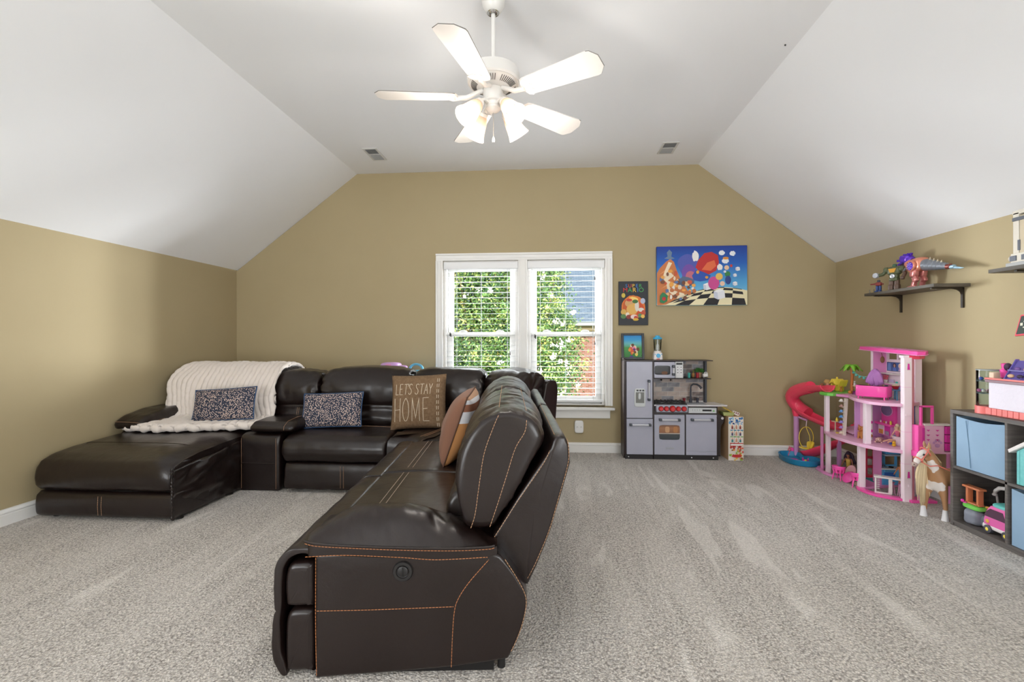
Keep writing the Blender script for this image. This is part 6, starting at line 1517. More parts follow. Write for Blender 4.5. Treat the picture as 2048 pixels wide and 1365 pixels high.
# second floor toys
r = thing('toy_shoe_rack', 'white toy rack of blue and purple shoes on the second floor edge', 'toy rack', (2.47, 4.30, Z2))
m = MB(); m.cbox((2.482, 4.295, .535), (.010, .012, .158), Ry(.06)); rk_ = build('rack_post', m, mat('rack white', (236, 226, 214), .4), r)
for i, c in enumerate(((240, 236, 232), (190, 150, 140), (110, 160, 220), (90, 150, 214), (150, 140, 220), (170, 130, 200), (240, 226, 200))):
    z = .675-i*.046
    q = bx('rack_arm', r, mat('rack white', (236, 226, 214), .4), 2.455, 2.482, 4.29, 4.30, z-.012, z-.008)
    m = MB(); m.ell((2.455, 4.302, z), (.013, .014, .013), 10, 8); m.ell((2.449, 4.308, z-.006), (.010, .013, .007), 8, 6); build('toy_shoe', m, pm(c), r)
r = thing('toy_bed', 'toy bed with a sheer pink blanket and dotted cover on the second floor', 'toy bed', (2.62, 4.38, Z2))
m = MB(); m.pad((2.62, 4.375, .398), (.075, .10, .018), 6, 8); build('mattress', m, mat('dotted cover', (240, 190, 206), .8, var=(34, (200, 40, 110), .56, .60)), r)
m = MB(); m.grid(16, 10, lambda a, b: V((2.53+.14*b, 4.27+.20*a, .418+.022*math.sin(a*5+b*3)*.5+.03*math.sin(PI*a)*b-.03*(1-b)**3))); build('blanket', m, mat('sheer pink', (226, 170, 204), .6), r, ang=180, solid=.004)
m = MB(); m.pad((2.69, 4.46, .43), (.02, .05, .035), 4, 8); m.ell((2.66, 4.47, .425), (.03, .03, .02), 10, 8); build('headboard', m, redp, r)
r = thing('toy_table', 'small white toy table with a yellow bottle at the left column', 'toy table', (2.50, 4.47, Z2))
m = MB(); m.lathe([(0, .465), (.030, .465), (.030, .470), (0, .470)], (2.50, 4.47, 0), 18); m.tube([(2.50, 4.47, .378), (2.50, 4.47, .466)], .005, 8); m.lathe([(0, .378), (.02, .378), (.006, .384)], (2.50, 4.47, 0), 14); build('table_body', m, mat('cream plastic', (232, 206, 180), .5), r)
m = MB(); m.lathe([(0, .471), (.009, .471), (.010, .488), (.005, .497), (.003, .506), (0, .506)], (2.505, 4.455, 0), 12); o_ = build('toy_bottle', m, yel, loc=(2.505, 4.455, .471)); tag(o_, 'yellow toy bottle on the small white toy table', 'toy bottle')
m = MB(); m.pad((2.475, 4.38, .382), (.022, .014, .004), 3, 6, Rz(.5)); m.ell((2.455, 4.372, .384), (.007, .006, .005), 8, 6); o_ = build('toy_banana', m, yel, loc=(2.475, 4.38, .378)); tag(o_, 'yellow flat toy lying at the front of the second floor', 'toy')
r = thing('toy_bathtub', 'white and pink toy bathtub on the second floor by the right column', 'toy bathtub', (2.655, 3.91, Z2))
m = MB(); m.lathe([(0, .384), (.030, .384), (.036, .392), (.048, .432), (.052, .450), (.047, .450), (.042, .432), (.030, .396), (0, .392)], (2.665, 3.905, 0), 28, sx=1.0, sy=1.25); build('tub', m, pkw, r, ang=60)
m = MB(); m.lathe([(0, .440), (.044, .440), (.044, .444), (0, .444)], (2.665, 3.905, 0), 24, sy=1.22); build('bath_water', m, mat('bath blue', (90, 180, 220), .2), r)
m = MB(); m.lathe([(.026, .378), (.032, .384), (.026, .392)], (2.665, 3.905, 0), 20, sy=1.2); build('tub_foot', m, pkw, r)
r = thing('toy_duck', 'yellow toy duck in front of the toy bathtub', 'toy duck', (2.595, 3.872, Z2), local=True, rz=-.6)
m = MB(); m.ell((0, 0, .012), (.014, .018, .012), 12, 8); m.ell((0, -.008, .030), (.011, .011, .011), 12, 8); m.tube([(0, .014, .014), (0, .022, .022)], [.006, .001], 6); build('body', m, mat('duck yellow', (246, 200, 50), .4), r, ang=60)
m = MB(); m.tube([(0, -.017, .028), (0, -.026, .027)], [.005, .002], 6); build('beak', m, mat('toy orange', (236, 130, 50), .4), r)
m = MB(); m.pad((2.625, 3.945, .385), (.012, .008, .007), 5, 5); o_ = build('toy_step', m, dblu, loc=(2.625, 3.945, .378)); tag(o_, 'small dark blue toy block beside the toy duck', 'toy')
# ground level furniture
def chair(label, c, rz):
    r = thing('toy_chair', label, 'toy chair', c, rz=rz, local=True, group='hot pink toy chairs')
    m = MB(); m.pad((0, 0, .062), (.034, .034, .004), 4, 8); build('seat', m, hot, r)
    m = MB(); m.grid(20, 4, lambda a, b: V(((.040+.008*b)*math.cos((-.28+1.56*a)*PI), (.040+.008*b)*math.sin((-.28+1.56*a)*PI), .086+.026*b+.010*b*math.sin(PI*a))))
    for k in range(7): t = (-.26+1.52*k/6)*PI; m.tube([(.041*math.cos(t), .041*math.sin(t), .092), (.032*math.cos(t), .032*math.sin(t), .062)], .0065, 6)
    build('backrest', m, hot, r, solid=.007)
    for x, y in ((-.028, -.028), (.028, -.028), (-.028, .028), (.028, .028)): m = MB(); m.tube([(x*.9, y*.9, .062), (x*1.25, y*1.25, 0)], [.0055, .004], 7); build('leg', m, hot, r)
    return r
chair('hot pink toy armchair nearest the left column of the doll house', (2.425, 4.285, 0), math.radians(120))
chair('hot pink toy armchair against the middle column of the doll house', (2.450, 4.075, 0), math.radians(150))
r = thing('toy_round_table', 'pink round toy table tipped on its edge behind the toy chairs', 'toy table', (2.53, 4.30, 0))
Rt = Rx(0.15) @ Ry(math.radians(-68))
m = MB(); m.lathe([(0, 0), (.058, 0), (.060, .004), (.058, .009), (0, .009)], (2.545, 4.32, .056), 30, Rt); build('tabletop', m, mat('dusty pink plastic', (232, 180, 186), .4), r)
m = MB(); m.tube([V((2.545, 4.32, .056)), V((2.545, 4.32, .056))+Rt @ V((0, 0, -.05))], .008, 8); build('table_stem', m, mat('dusty pink plastic', (232, 180, 186), .4), r)
r = thing('toy_parasol', 'hot pink round toy dish lying on the carpet between the toy chairs', 'toy', (2.45, 4.20, 0))
Rt = Ry(math.radians(-52)) @ Rx(.2)
m = MB(); m.lathe([(0, .020), (.010, .016), (.040, .006), (.050, 0), (.052, .004), (.040, .012), (.012, .022), (0, .026)], (2.455, 4.205, .042), 30, Rt); build('dish', m, hot, r, ang=60)
m = MB(); m.ell((2.47, 4.125, .014), (.012, .012, .016), 10, 8); o_ = build('toy_egg', m, mat('cream plastic', (232, 206, 160), .5), loc=(2.47, 4.125, 0)); tag(o_, 'cream egg shaped toy under the right toy chair', 'toy')
r = thing('toy_counter', 'white toy breakfast counter at the front of the doll house', 'toy counter', (2.54, 3.85, 0))
T_ = Matrix.Translation((2.475, 3.905, .019)) @ Matrix.Rotation(math.radians(-33), 4, 'Z')
m = MB(T_); m.box(-.006, .168, -.032, .032, .116, .128); build('counter_top', m, wht, r, bevel=.003)
m = MB(T_); m.box(0, .010, -.028, .028, 0, .116); m.box(.085, .108, -.028, -.020, 0, .116); m.box(.010, .108, -.028, -.018, 0, .010); m.box(.085, .10, .020, .028, 0, .116); build('counter_frame', m, wht, r, bevel=.001)
for i in range(6): m = MB(T_); m.box(.010, .030, .024, .028, .018+i*.016, .026+i*.016); build('slat', m, wht, r)
for i in range(3): m = MB(T_); m.cyl((.03+.045*i, 0, .128), .010, .0015, 14); build('plate_mark', m, pkw, r)
for label, x, y in (('pink toy bar stool behind the left part of the white toy counter', 2.600, 3.905), ('pink toy bar stool nearest the right column of the doll house', 2.635, 3.855)):
    r = thing('toy_stool', label, 'toy stool', (x, y, .0), local=True)
    m = MB(); m.lathe([(0, .09), (.020, .09), (.022, .096), (0, .10)], (0, 0, 0), 16); build('seat', m, pkm, r)
    for k in range(4): a = k*PI/2+.5; m = MB(); m.tube([(.012*math.cos(a), .012*math.sin(a), .092), (.024*math.cos(a), .024*math.sin(a), 0)], .003, 6); build('leg', m, pk, r)
    m = MB(); m.tube([(.020*math.cos(k*PI/6), .020*math.sin(k*PI/6), .03) for k in range(12)], .002, 5, closed=True); build('foot_ring', m, pk, r)
# ------------------------------------------------------------ toy horse
r = thing('toy_horse', 'tan and white paint toy horse with a long blond mane, facing left', 'toy horse', (2.60, 3.41, 0))
hsk = mat('horse tan', (176, 134, 98), .45); hw = mat('horse white', (226, 218, 212), .45)
def chain(nm, J, E, m_, par, root, sub=2):
    ks = list(J); me = bpy.data.meshes.new(nm); me.from_pydata([V(J[k][:3])-ROOT[par.name] for k in ks], [(ks.index(a), ks.index(b)) for a, b in E], [])
    me.materials.append(m_); o = bpy.data.objects.new(nm, me); COL.objects.link(o); o.parent = par; ROOT[o.name] = ROOT[par.name]
    md = o.modifiers.new('skin', 'SKIN'); md.use_smooth_shade = True
    for i, k in enumerate(ks):
        q = me.skin_vertices[0].data[i]; q.radius = (J[k][3], J[k][3]) if len(J[k]) < 5 else (J[k][3], J[k][4]); q.use_root = (k == root)
    o.modifiers.new('sub', 'SUBSURF').render_levels = sub; return o
def paint_mat():
    m = bpy.data.materials.new('paint horse coat'); nt, N, L = nodes_of(m)
    out = N.new('ShaderNodeOutputMaterial'); b = N.new('ShaderNodeBsdfPrincipled'); L.new(b.outputs[0], out.inputs[0]); b.inputs['Roughness'].default_value = .5
    tc = N.new('ShaderNodeTexCoord').outputs['Object']; n = N.new('ShaderNodeTexNoise'); n.inputs['Scale'].default_value = 9; n.inputs['Detail'].default_value = 2; L.new(tc, n.inputs['Vector'])
    cr = N.new('ShaderNodeValToRGB'); cr.color_ramp.elements[0].position = .555; cr.color_ramp.elements[0].color = rgb((176, 132, 94)); cr.color_ramp.elements[1].position = .57; cr.color_ramp.elements[1].color = rgb((228, 220, 214))
    L.new(n.outputs[0], cr.inputs[0]); L.new(cr.outputs[0], b.inputs['Base Color']); return m
coat = paint_mat()
HJ = {'ch': (2.560, 3.41, .262, .054), 'md': (2.65, 3.41, .28, .058), 'rp': (2.76, 3.41, .285, .056), 'n1': (2.540, 3.41, .335, .044), 'n2': (2.518, 3.405, .40, .035), 'pl': (2.490, 3.40, .452, .030),
 'fc': (2.458, 3.396, .428, .027), 'ms': (2.418, 3.390, .388, .0195), 'mz': (2.404, 3.388, .366, .021),
 'f1': (2.530, 3.448, .20, .028), 'f2': (2.516, 3.452, .115, .0165), 'f3': (2.512, 3.454, .045, .0125), 'f4': (2.503, 3.455, .012, .019),
 'g1': (2.570, 3.376, .20, .028), 'g2': (2.575, 3.366, .115, .0165), 'g3': (2.578, 3.362, .045, .0125), 'g4': (2.570, 3.360, .012, .019),
 'h1': (2.775, 3.45, .20, .032), 'h2': (2.80, 3.455, .115, .017), 'h3': (2.785, 3.455, .042, .0125), 'h4': (2.776, 3.455, .010, .019),
 'k1': (2.775, 3.385, .20, .032), 'k2': (2.80, 3.38, .115, .017), 'k3': (2.785, 3.378, .042, .0125), 'k4': (2.776, 3.378, .010, .019)}
chain('body', HJ, [('ch', 'md'), ('md', 'rp'), ('ch', 'n1'), ('n1', 'n2'), ('n2', 'pl'), ('pl', 'fc'), ('fc', 'ms'), ('ms', 'mz'), ('ch', 'f1'), ('f1', 'f2'), ('f2', 'f3'), ('f3', 'f4'), ('ch', 'g1'), ('g1', 'g2'), ('g2', 'g3'), ('g3', 'g4'), ('rp', 'h1'), ('h1', 'h2'), ('h2', 'h3'), ('h3', 'h4'), ('rp', 'k1'), ('k1', 'k2'), ('k2', 'k3'), ('k3', 'k4')], coat, r, 'md')
for y in (-1, 1):
    m = MB(); m.tube([(2.490, 3.40+y*.018, .472), (2.486, 3.40+y*.022, .495), (2.484, 3.40+y*.023, .515)], [.010, .009, .0015], 8); build('ear', m, hsk, r)
    m = MB(); m.ell((2.446, 3.395+y*.0245, .432), (.007, .005, .007), 10, 8); build('eye', m, mat('horse eye', (30, 22, 20), .2), r)
m = MB(); m.ell((2.437, 3.385, .436), (.016, .016, .034), 14, 10, Ry(.72)); build('face_blaze', m, hw, r)
m = MB(); m.ell((2.401, 3.387, .363), (.0175, .019, .0175), 12, 8); build('muzzle', m, mat('muzzle grey', (176, 150, 142), .5), r)
for y in (-1, 1): m = MB(); m.ell((2.388, 3.387+y*.009-.004, .366), (.003, .004, .003), 8, 6); build('nostril', m, mat('horse eye', (30, 22, 20), .2), r)
for x, y in ((2.505, 3.455), (2.572, 3.361)):
    m = MB(); m.lathe([(0, 0), (.022, 0), (.018, .026), (.0135, .07), (.0, .07)], (x, y, 0), 14); build('hoof', m, mat('hoof white', (222, 220, 222), .4), r)
mane = mat('blond mane', (226, 204, 164), .7); rm = random.Random(9)
m = MB()
for i in range(46):
    t = i/45; p = V((2.470, 3.412, .395)).lerp(V((2.512, 3.425, .34)), t); w = rm.gauss(0, .007)
    ln = (.20+.07*math.sin(PI*t))*(.85+.25*rm.random())
    m.tube([p, p+V((-.012+w, .004, -.03)), p+V((-.024+w*1.6, .006, -ln*.55)), p+V((-.022+w*2.0, .006, -ln))], [.006, .0085, .008, .002], 6)
for i in range(16):                                  # the crest and forelock
    t = i/15; p = V((2.492, 3.402, .475)).lerp(V((2.575, 3.41, .375)), t); m.tube([p, p+V((.012, .012, -.005)), p+V((.022, .024, -.05)), p+V((.024, .026, -.11))], [.006, .009, .008, .002], 6)
build('mane', m, mane, r, ang=180)
brid = mat('salmon bridle', (232, 124, 108), .5)
m = MB()
def band(c, rad, nrm, n=20):
    R = V(nrm).to_track_quat('Z', 'Y').to_matrix(); return [V(c)+R @ V((rad*math.cos(2*PI*k/n), rad*math.sin(2*PI*k/n), 0)) for k in range(n)]
m.tube(band((2.425, 3.391, .396), .0265, (.66, .1, .75)), .004, 6, closed=True); m.tube(band((2.476, 3.398, .446), .0345, (.75, .0, .55)), .004, 6, closed=True)
m.tube([(2.425, 3.364, .390), (2.45, 3.366, .425), (2.476, 3.372, .458), (2.49, 3.388, .485)], .004, 6); m.tube([(2.425, 3.362, .385), (2.47, 3.352, .36), (2.52, 3.352, .365), (2.60, 3.345, .33)], .0035, 6)
build('bridle', m, brid, r)

# ------------------------------------------------------------ wall shelves
shw = mat('dark ash shelf board', (98, 92, 82), .5, var=(8, (76, 70, 62), .3, .7), stretch=(1, .2, 6)); brk = mat('bronze bracket', (44, 36, 26), .4)
def wall_shelf(y0, y1, z, label, ys):
    r = thing('wall_shelf', label, 'shelf', (XR, (y0+y1)/2, z))
    bx('board', r, shw, 2.640, XR-.001, y0, y1, z, z+.022, .001)
    for y in ys:
        m = MB(); m.box(2.665, XR-.004, y-.009, y+.009, z-.010, z-.001); m.box(XR-.013, XR-.001, y-.009, y+.009, z-.145, z-.001)
        m.prism([(XR-.012, z-.09), (XR-.013, z-.055), (XR-.022, z-.032), (XR-.045, z-.016), (XR-.085, z-.009), (XR-.012, z-.009)], 'y', y-.006, y+.006)
        b_ = build('bracket', m, brk, r, bevel=.0015)
        m = MB(); m.cyl((2.70, y, z-.013), .005, .004, 8); build('bracket_screw', m, mat('screw steel', (120, 116, 108), .4), b_)
    return r
wall_shelf(3.545, 4.295, 1.566, 'dark wood wall shelf holding the toy robots', (4.205, 3.605))
wall_shelf(2.30, 3.125, 1.600, 'dark wood wall shelf holding the white brick model at the right edge', (2.98, 2.45))
# robot dinosaur
ZS = 1.588
cop = mat('copper plastic', (224, 146, 122), .3, metal=.3); copd = mat('dark copper', (132, 66, 58), .35, metal=.3); vio = mat('violet chrome', (120, 76, 226), .18, metal=.6); gm = mat('gunmetal blue', (136, 142, 152), .3, metal=.4)
r = thing('toy_robot_dinosaur', 'copper robot dinosaur toy with violet head and grey tail on the wall shelf', 'toy robot', (2.76, 3.85, ZS))
def DP(dy, dz, dx=0): return V((2.765+dx, 3.86-dy, ZS+dz))     # dy along the shelf towards the camera
m = MB(); m.pad(DP(.0, .175), (.045, .075, .052), 4, 10, Rx(-.12)); m.pad(DP(-.07, .185), (.036, .04, .040), 4, 8, Rx(-.3)); build('torso', m, cop, r, ang=50)
m = MB(); m.pad(DP(-.01, .215), (.028, .05, .016), 4, 6); m.pad(DP(.045, .205), (.03, .02, .02), 4, 6); build('back_plates', m, copd, r)
m = MB(); Rw = Ry(-PI/2); m.lathe([(0, 0), (.040, 0), (.040, .012), (.034, .018), (.030, .012), (0, .010)], DP(.0, .168, -.046), 28, Rw); wh = build('hub_ring', m, cop, r)
m = MB(); m.lathe([(0, .013), (.031, .013), (.028, .018), (0, .022)], DP(.0, .168, -.046), 24, Rw); build('hub_disc', m, vio, wh)
for k in range(8): m = MB(); a = k*PI/4; c = DP(.018*math.cos(a), .168+.018*math.sin(a), -.067); m.cbox(c, (.003, .002, .011), Rx(-a+PI/2)); build('hub_blade', m, mat('hub lilac', (190, 170, 236), .25, metal=.4), wh)
m = MB(); m.pad(DP(-.125, .243), (.032, .048, .030), 4, 8, Rx(.1)); m.cbox(DP(-.178, .236), (.022, .022, .009), Rx(.2)); m.cbox(DP(-.168, .212), (.020, .026, .006), Rx(-.25)); m.pad(DP(-.09, .22), (.028, .036, .034), 4, 6)
for i in range(5): m.cbox(DP(-.15+.02*i, .272, 0), (.006+.012*(i % 2), .006, .010), Rx(.5))
build('head', m, vio, r, ang=40)
for s in (-1, 1): m = MB(); m.ell(DP(-.145, .252, -.026), (.004, .006, .004), 8, 6) if s < 0 else m.ell(DP(-.145, .252, .026), (.004, .006, .004), 8, 6); build('eye', m, mat('robot eye', (226, 190, 80), .3), r)
prev = None
for i in range(8):
    t = i/8; y0 = .075+.032*i; r0 = .044*(1-.78*t); z = .165-.007*i
    m = MB(); Rt = Rx(PI/2); m.lathe([(0, 0), (r0, 0), (r0*.97, .030), (r0*.80, .034), (0, .034)], DP(y0, z), 18, Rt); build('tail_segment', m, gm if i < 6 else (copd if i == 6 else mat('steel blue', (150, 182, 200), .3, metal=.3)), r)
m = MB(); m.tube([DP(.33, .108), DP(.37, .100), DP(.405, .094)], [.010, .008, .002], 10); build('tail_tip', m, mat('steel blue', (150, 182, 200), .3, metal=.3), r)
for i in range(4): m = MB(); m.tube([DP(.11+.035*i, .198-.013*i), DP(.115+.035*i, .217-.013*i)], [.006, .002], 6); build('tail_spike', m, mat('bone plastic', (226, 214, 190), .5), r)
for s in (-1, 1):
    m = MB(); x = s*.030
    m.pad(DP(.0, .115, x), (.022, .028, .034), 4, 7, Rx(.25)); m.pad(DP(.012, .068, x), (.016, .022, .026), 4, 7, Rx(-.5)); m.pad(DP(-.002, .034, x), (.014, .016, .030), 4, 7, Rx(.35)); m.pad(DP(-.016, .010, x), (.020, .040, .010), 4, 7); build('leg', m, mat('rose copper', (214, 136, 132), .25, metal=.45), r, ang=50)
    m = MB(); m.tube([DP(-.075, .165, s*.036), DP(-.095, .145, s*.040), DP(-.115, .150, s*.036)], [.010, .008, .005], 8); build('arm', m, gm, r)
# green warrior
gr = mat('robot olive', (84, 92, 62), .4); grd = mat('robot green', (52, 92, 66), .4); brn = mat('robot brown', (96, 74, 62), .4); gld = mat('robot amber', (206, 150, 52), .35); sil = mat('robot silver', (206, 210, 220), .25, metal=.4)
r = thing('toy_robot', 'bulky olive toy robot with raised fist on the wall shelf', 'toy robot', (2.70, 4.02, ZS), rz=math.radians(-62), local=True)
m = MB(); m.pad((0, 0, .155), (.048, .030, .034), 3.5, 9); m.pad((0, 0, .118), (.030, .024, .028), 4, 8); m.pad((0, 0, .088), (.032, .024, .014), 5, 6); build('torso', m, gr, r)
m = MB(); m.prism([(-.028, .172), (.028, .172), (.016, .140), (-.016, .140)], 'y', -.036, -.024); build('chest_plate', m, gld, r, bevel=.002)
m = MB(); m.lathe([(0, 0), (.017, 0), (.017, .006), (.010, .009), (0, .008)], (0, -.026, .112), 16, Rx(PI/2)); build('belt_disc', m, sil, r)
m = MB(); m.pad((0, .002, .195), (.014, .014, .012), 3, 7); m.ell((0, .004, .203), (.016, .016, .008), 10, 6); build('head', m, grd, r)
for s in (-1, 1):
    m = MB(); m.pad((s*.056, 0, .168), (.020, .022, .022), 3, 8); build('shoulder', m, gr, r)
    m = MB(); m.pad((s*.019, 0, .060), (.016, .016, .026), 4, 7); m.pad((s*.021, -.002, .024), (.018, .020, .026), 5, 7); build('leg', m, brn, r)
m = MB(); m.tube([(-.060, 0, .160), (-.082, -.008, .135), (-.105, -.024, .130)], [.015, .014, .013], 9); build('arm', m, gr, r)
m = MB(); m.lathe([(0, -.014), (.020, -.014), (.022, 0), (.020, .014), (0, .014)], (-.118, -.030, .130), 14, Rx(PI/2)); build('fist', m, sil, r)
m = MB(); m.tube([(.060, 0, .160), (.076, -.004, .128), (.068, -.016, .098)], [.015, .014, .013], 9); m.pad((.066, -.018, .092), (.013, .013, .013), 3, 6); build('arm', m, brn, r)
r = thing('toy_robot', 'small red and blue toy robot at the far end of the wall shelf', 'toy robot', (2.69, 4.19, ZS), rz=math.radians(-62), local=True)
m = MB(); m.pad((0, 0, .070), (.022, .014, .016), 4, 7); m.tube([(.018, 0, .074), (.034, 0, .066)], .006, 7); m.tube([(-.018, 0, .074), (-.040, -.004, .072), (-.060, -.006, .072)], [.007, .006, .005], 7); build('torso', m, mat('robot red', (146, 62, 60), .4), r)
m = MB(); m.pad((0, 0, .094), (.010, .010, .010), 4, 6); build('head', m, mat('robot slate', (70, 76, 92), .4), r)
m = MB()
for s in (-1, 1): m.pad((s*.011, 0, .036), (.009, .010, .022), 4, 6); m.pad((s*.013, -.004, .008), (.011, .016, .009), 4, 6)
build('legs', m, mat('robot blue', (54, 82, 146), .4), r)
for i, (dx, h_) in enumerate(((-.02, .022), (.015, .026))):
    m = MB(); m.tube([(2.68+dx, 4.255, ZS), (2.68+dx, 4.257, ZS+h_)], [.006, .003], 7); m.ell((2.68+dx, 4.257, ZS+h_+.003), (.004, .004, .004), 8, 6); o_ = build('toy_figurine', m, mat('figurine grey', (120, 116, 104), .5), loc=(2.68+dx, 4.255, ZS)); tag(o_, ('tiny grey figurine at the far left tip of the wall shelf', 'tiny grey figurine between the shelf tip and the small red robot')[i], 'figurine')
# white brick-built model on the near shelf
ZB = 1.622
r = thing('brick_model', 'white and tan brick built model on the right wall shelf', 'toy model', (2.76, 2.9, ZB))
bw_ = mat('brick white', (226, 220, 206), .4); bt_ = mat('brick tan', (206, 192, 164), .45); bd_ = mat('brick grey', (96, 102, 112), .4); bl_ = mat('brick light grey', (178, 180, 180), .4)
bx('base_plate', r, bl_, 2.655, 2.86, 2.55, 3.03, ZB, ZB+.022, .002)
bx('lower_hull', r, bw_, 2.67, 2.85, 2.57, 3.015, ZB+.022, ZB+.075, .002)
for y in (3.0, 2.93, 2.86): bx('window_block', r, bd_, 2.664, 2.672, y-.022, y+.016, ZB+.032, ZB+.062, .001)
m = MB(); m.lathe([(0, 0), (.022, 0), (.026, .012), (.018, .03), (0, .03)], (2.70, 3.015, ZB+.05), 14, Rx(-PI/2)); build('nozzle', m, bw_, r)
for i, (x, y, h_, m_) in enumerate(((2.69, 2.985, .235, bw_), (2.69, 2.945, .215, bt_), (2.69, 2.905, .235, bw_), (2.69, 2.865, .222, bt_), (2.69, 2.82, .24, bw_), (2.74, 2.90, .25, bt_))):
    bx('hull_column', r, m_, x-.018, x+.05, y-.018, y+.018, ZB+.075, ZB+.075+h_, .002)
bx('stripe_beam', r, bd_, 2.664, 2.674, 2.60, 3.0, ZB+.262, ZB+.282, .001); bx('top_block', r, bw_, 2.672, 2.80, 2.70, 3.008, ZB+.30, ZB+.322, .002)
for y in (2.965, 2.925): bx('dark_slot', r, bd_, 2.668, 2.674, y-.007, y+.007, ZB+.09, ZB+.15, .001)
for k in range(6): m = MB(); m.cyl((2.70, 2.99-.05*k, ZB+.322), .010, .007, 12); build('stud', m, bw_, r)

# ------------------------------------------------------------ cube storage unit and what it holds
wd_ = mat('grey oak board', (108, 102, 98), .55, var=(7, (82, 77, 74), .3, .7), stretch=(1, .35, 9), bump=[(40, .15, .003)]); wdk = mat('dark oak inside', (70, 62, 58), .6, var=(6, (52, 46, 43), .3, .7), stretch=(1, .35, 9))
r = thing('cube_shelf', 'grey oak cube storage unit against the right wall', 'shelf unit', (2.72, 2.9, 0))
UX0, UX1, UZ = 2.560, 2.868, .745; Y0 = 3.305
bx('side_board', r, wd_, UX0, UX1, Y0-.022, Y0, 0, UZ-.024, .001)
bx('top_board', r, wd_, UX0, UX1, 1.78, Y0, UZ-.024, UZ, .001); bx('bottom_board', r, wd_, UX0, UX1, 1.80, Y0-.022, .018, .036, .001)
bx('shelf_board', r, wd_, UX0+.002, UX1-.01, 1.80, Y0-.022, .371, .387, .001)
ycols = [Y0-.022]
for i in range(4):
    yy = Y0-.022-.352-i*.368
    if i < 3: bx('divider_board', r, wd_, UX0+.002, UX1-.01, yy-.016, yy, .036, UZ-.024, .001)
bx('side_board', r, wd_, UX0, UX1, 1.78, 1.802, 0, UZ-.024, .001); bx('back_board', r, wdk, UX1-.006, UX1, 1.80, Y0-.022, .036, UZ-.024)
for a, b in ((1.802, Y0-.022),): bx('kick_board', r, wd_, UX0+.006, UX0+.02, a, b, 0, .018)
bf = mat('light blue fabric', (150, 180, 206), .85, bump=[(220, .15, .002)], var=(5, (140, 170, 197), .3, .7))
def bin_(y0, y1, z0, z1, label):
    r = thing('storage_bin', label, 'storage bin', (2.71, (y0+y1)/2, z0), group='light blue fabric bins')
    q = MB(); t = .006
    q.box(2.572, 2.572+t, y0, y1, z0, z1); q.box(2.85-t, 2.85, y0, y1, z0, z1); q.box(2.572+t, 2.85-t, y0, y0+t, z0, z1); q.box(2.572+t, 2.85-t, y1-t, y1, z0, z1); q.box(2.572+t, 2.85-t, y0+t, y1-t, z0, z0+t)
    bmesh.ops.subdivide_edges(q.bm, edges=q.bm.edges, cuts=7, use_grid_fill=True)
    def f(co, no):
        a = (co.y-y0)/(y1-y0); b = (co.z-z0)/(z1-z0)
        s = math.sin(PI*min(1, max(0, a)))
        return V(((-.010*math.sin(PI*min(1, max(0, b)))*s if co.x < 2.60 else 0)+nz(co, 9)*.004*s, 0, -.014*s*max(0, b)))
    build('fabric_body', q, bf, r, disp=f)
    m = MB(); m.tube([(2.5655, y0+(y1-y0)*.66, z0+.012), (2.563, y0+(y1-y0)*.69, z0+.16), (2.5655, y0+(y1-y0)*.76, z1-.016)], .0022, 5); build('fabric_seam', m, mat('blue seam', (104, 134, 160), .8), r)
    return r
bin_(2.942, 3.272, .389, .706, 'light blue fabric bin in the upper left cubby of the cube unit')
bin_(2.570, 2.900, .038, .355, 'light blue fabric bin in the lower cubby under the teal toy house')
# teal toy house in the upper right cubby
r = thing('toy_house', 'teal toy house with a white roof and round window in the cube unit', 'toy house', (2.66, 2.75, .387))
teal = mat('teal board', (122, 206, 204), .5, var=(30, (110, 196, 196), .4, .6))
m = MB(); m.prism([(2.875, .389), (2.60, .389), (2.60, .60), (2.74, .66), (2.875, .575)], 'x', 2.575, 2.80); build('house_front', m, teal, r, bevel=.002)
for i in range(9): bx('plank_groove', r, mat('teal groove', (96, 178, 178), .6), 2.5735, 2.5755, 2.615+i*.03, 2.617+i*.03, .392, .58)
m = MB(); m.prism([(2.905, .556), (2.740, .666), (2.740, .688), (2.912, .574)], 'x', 2.56, 2.81); build('roof_panel', m, wht, r, bevel=.002)
m = MB(); m.prism([(2.57, .586), (2.740, .666), (2.740, .688), (2.563, .604)], 'x', 2.56, 2.81); build('roof_panel', m, wht, r, bevel=.002)
Rw = Ry(-PI/2); m = MB(); m.lathe([(0, 0), (.050, 0), (.050, .003), (0, .003)], (2.575, 2.765, .565), 26, Rw); w_ = build('round_window', m, mat('window dark green', (36, 84, 80), .4), r)
m = MB(); m.tube([(2.571, 2.765+.050*math.cos(t), .565+.050*math.sin(t)) for t in [2*PI*k/28 for k in range(28)]], .005, 6, closed=True); m.box(2.569, 2.573, 2.762, 2.768, .515, .615); m.box(2.569, 2.573, 2.715, 2.815, .562, .568); build('window_rim', m, wht, w_)
# lower left cubby: play set, camper, arch
r = thing('toy_rock_set', 'grey rock toy play set with a green ledge in the lower cubby', 'toy', (2.64, 3.19, .036))
m = MB(); m.pad((2.63, 3.205, .085), (.045, .050, .050), 3, 9); m.pad((2.66, 3.145, .075), (.04, .03, .04), 3, 8); build('rock_base', m, mat('toy rock grey', (134, 138, 150), .6), r, disp=wrk(.010, 22))
m = MB(); m.pad((2.628, 3.195, .150), (.045, .060, .014), 5, 8); build('green_ledge', m, grn, r)
cpm = mat('copper frame plastic', (206, 124, 84), .35)
m = MB(); T_ = [(2.615, 3.235), (2.615, 3.165)]
m.box(2.60, 2.635, 3.225, 3.240, .165, .270); m.box(2.60, 2.635, 3.150, 3.164, .165, .270); m.box(2.595, 2.64, 3.135, 3.262, .262, .275); m.box(2.60, 2.635, 3.145, 3.245, .165, .176); build('copper_frame', m, cpm, r, bevel=.003)
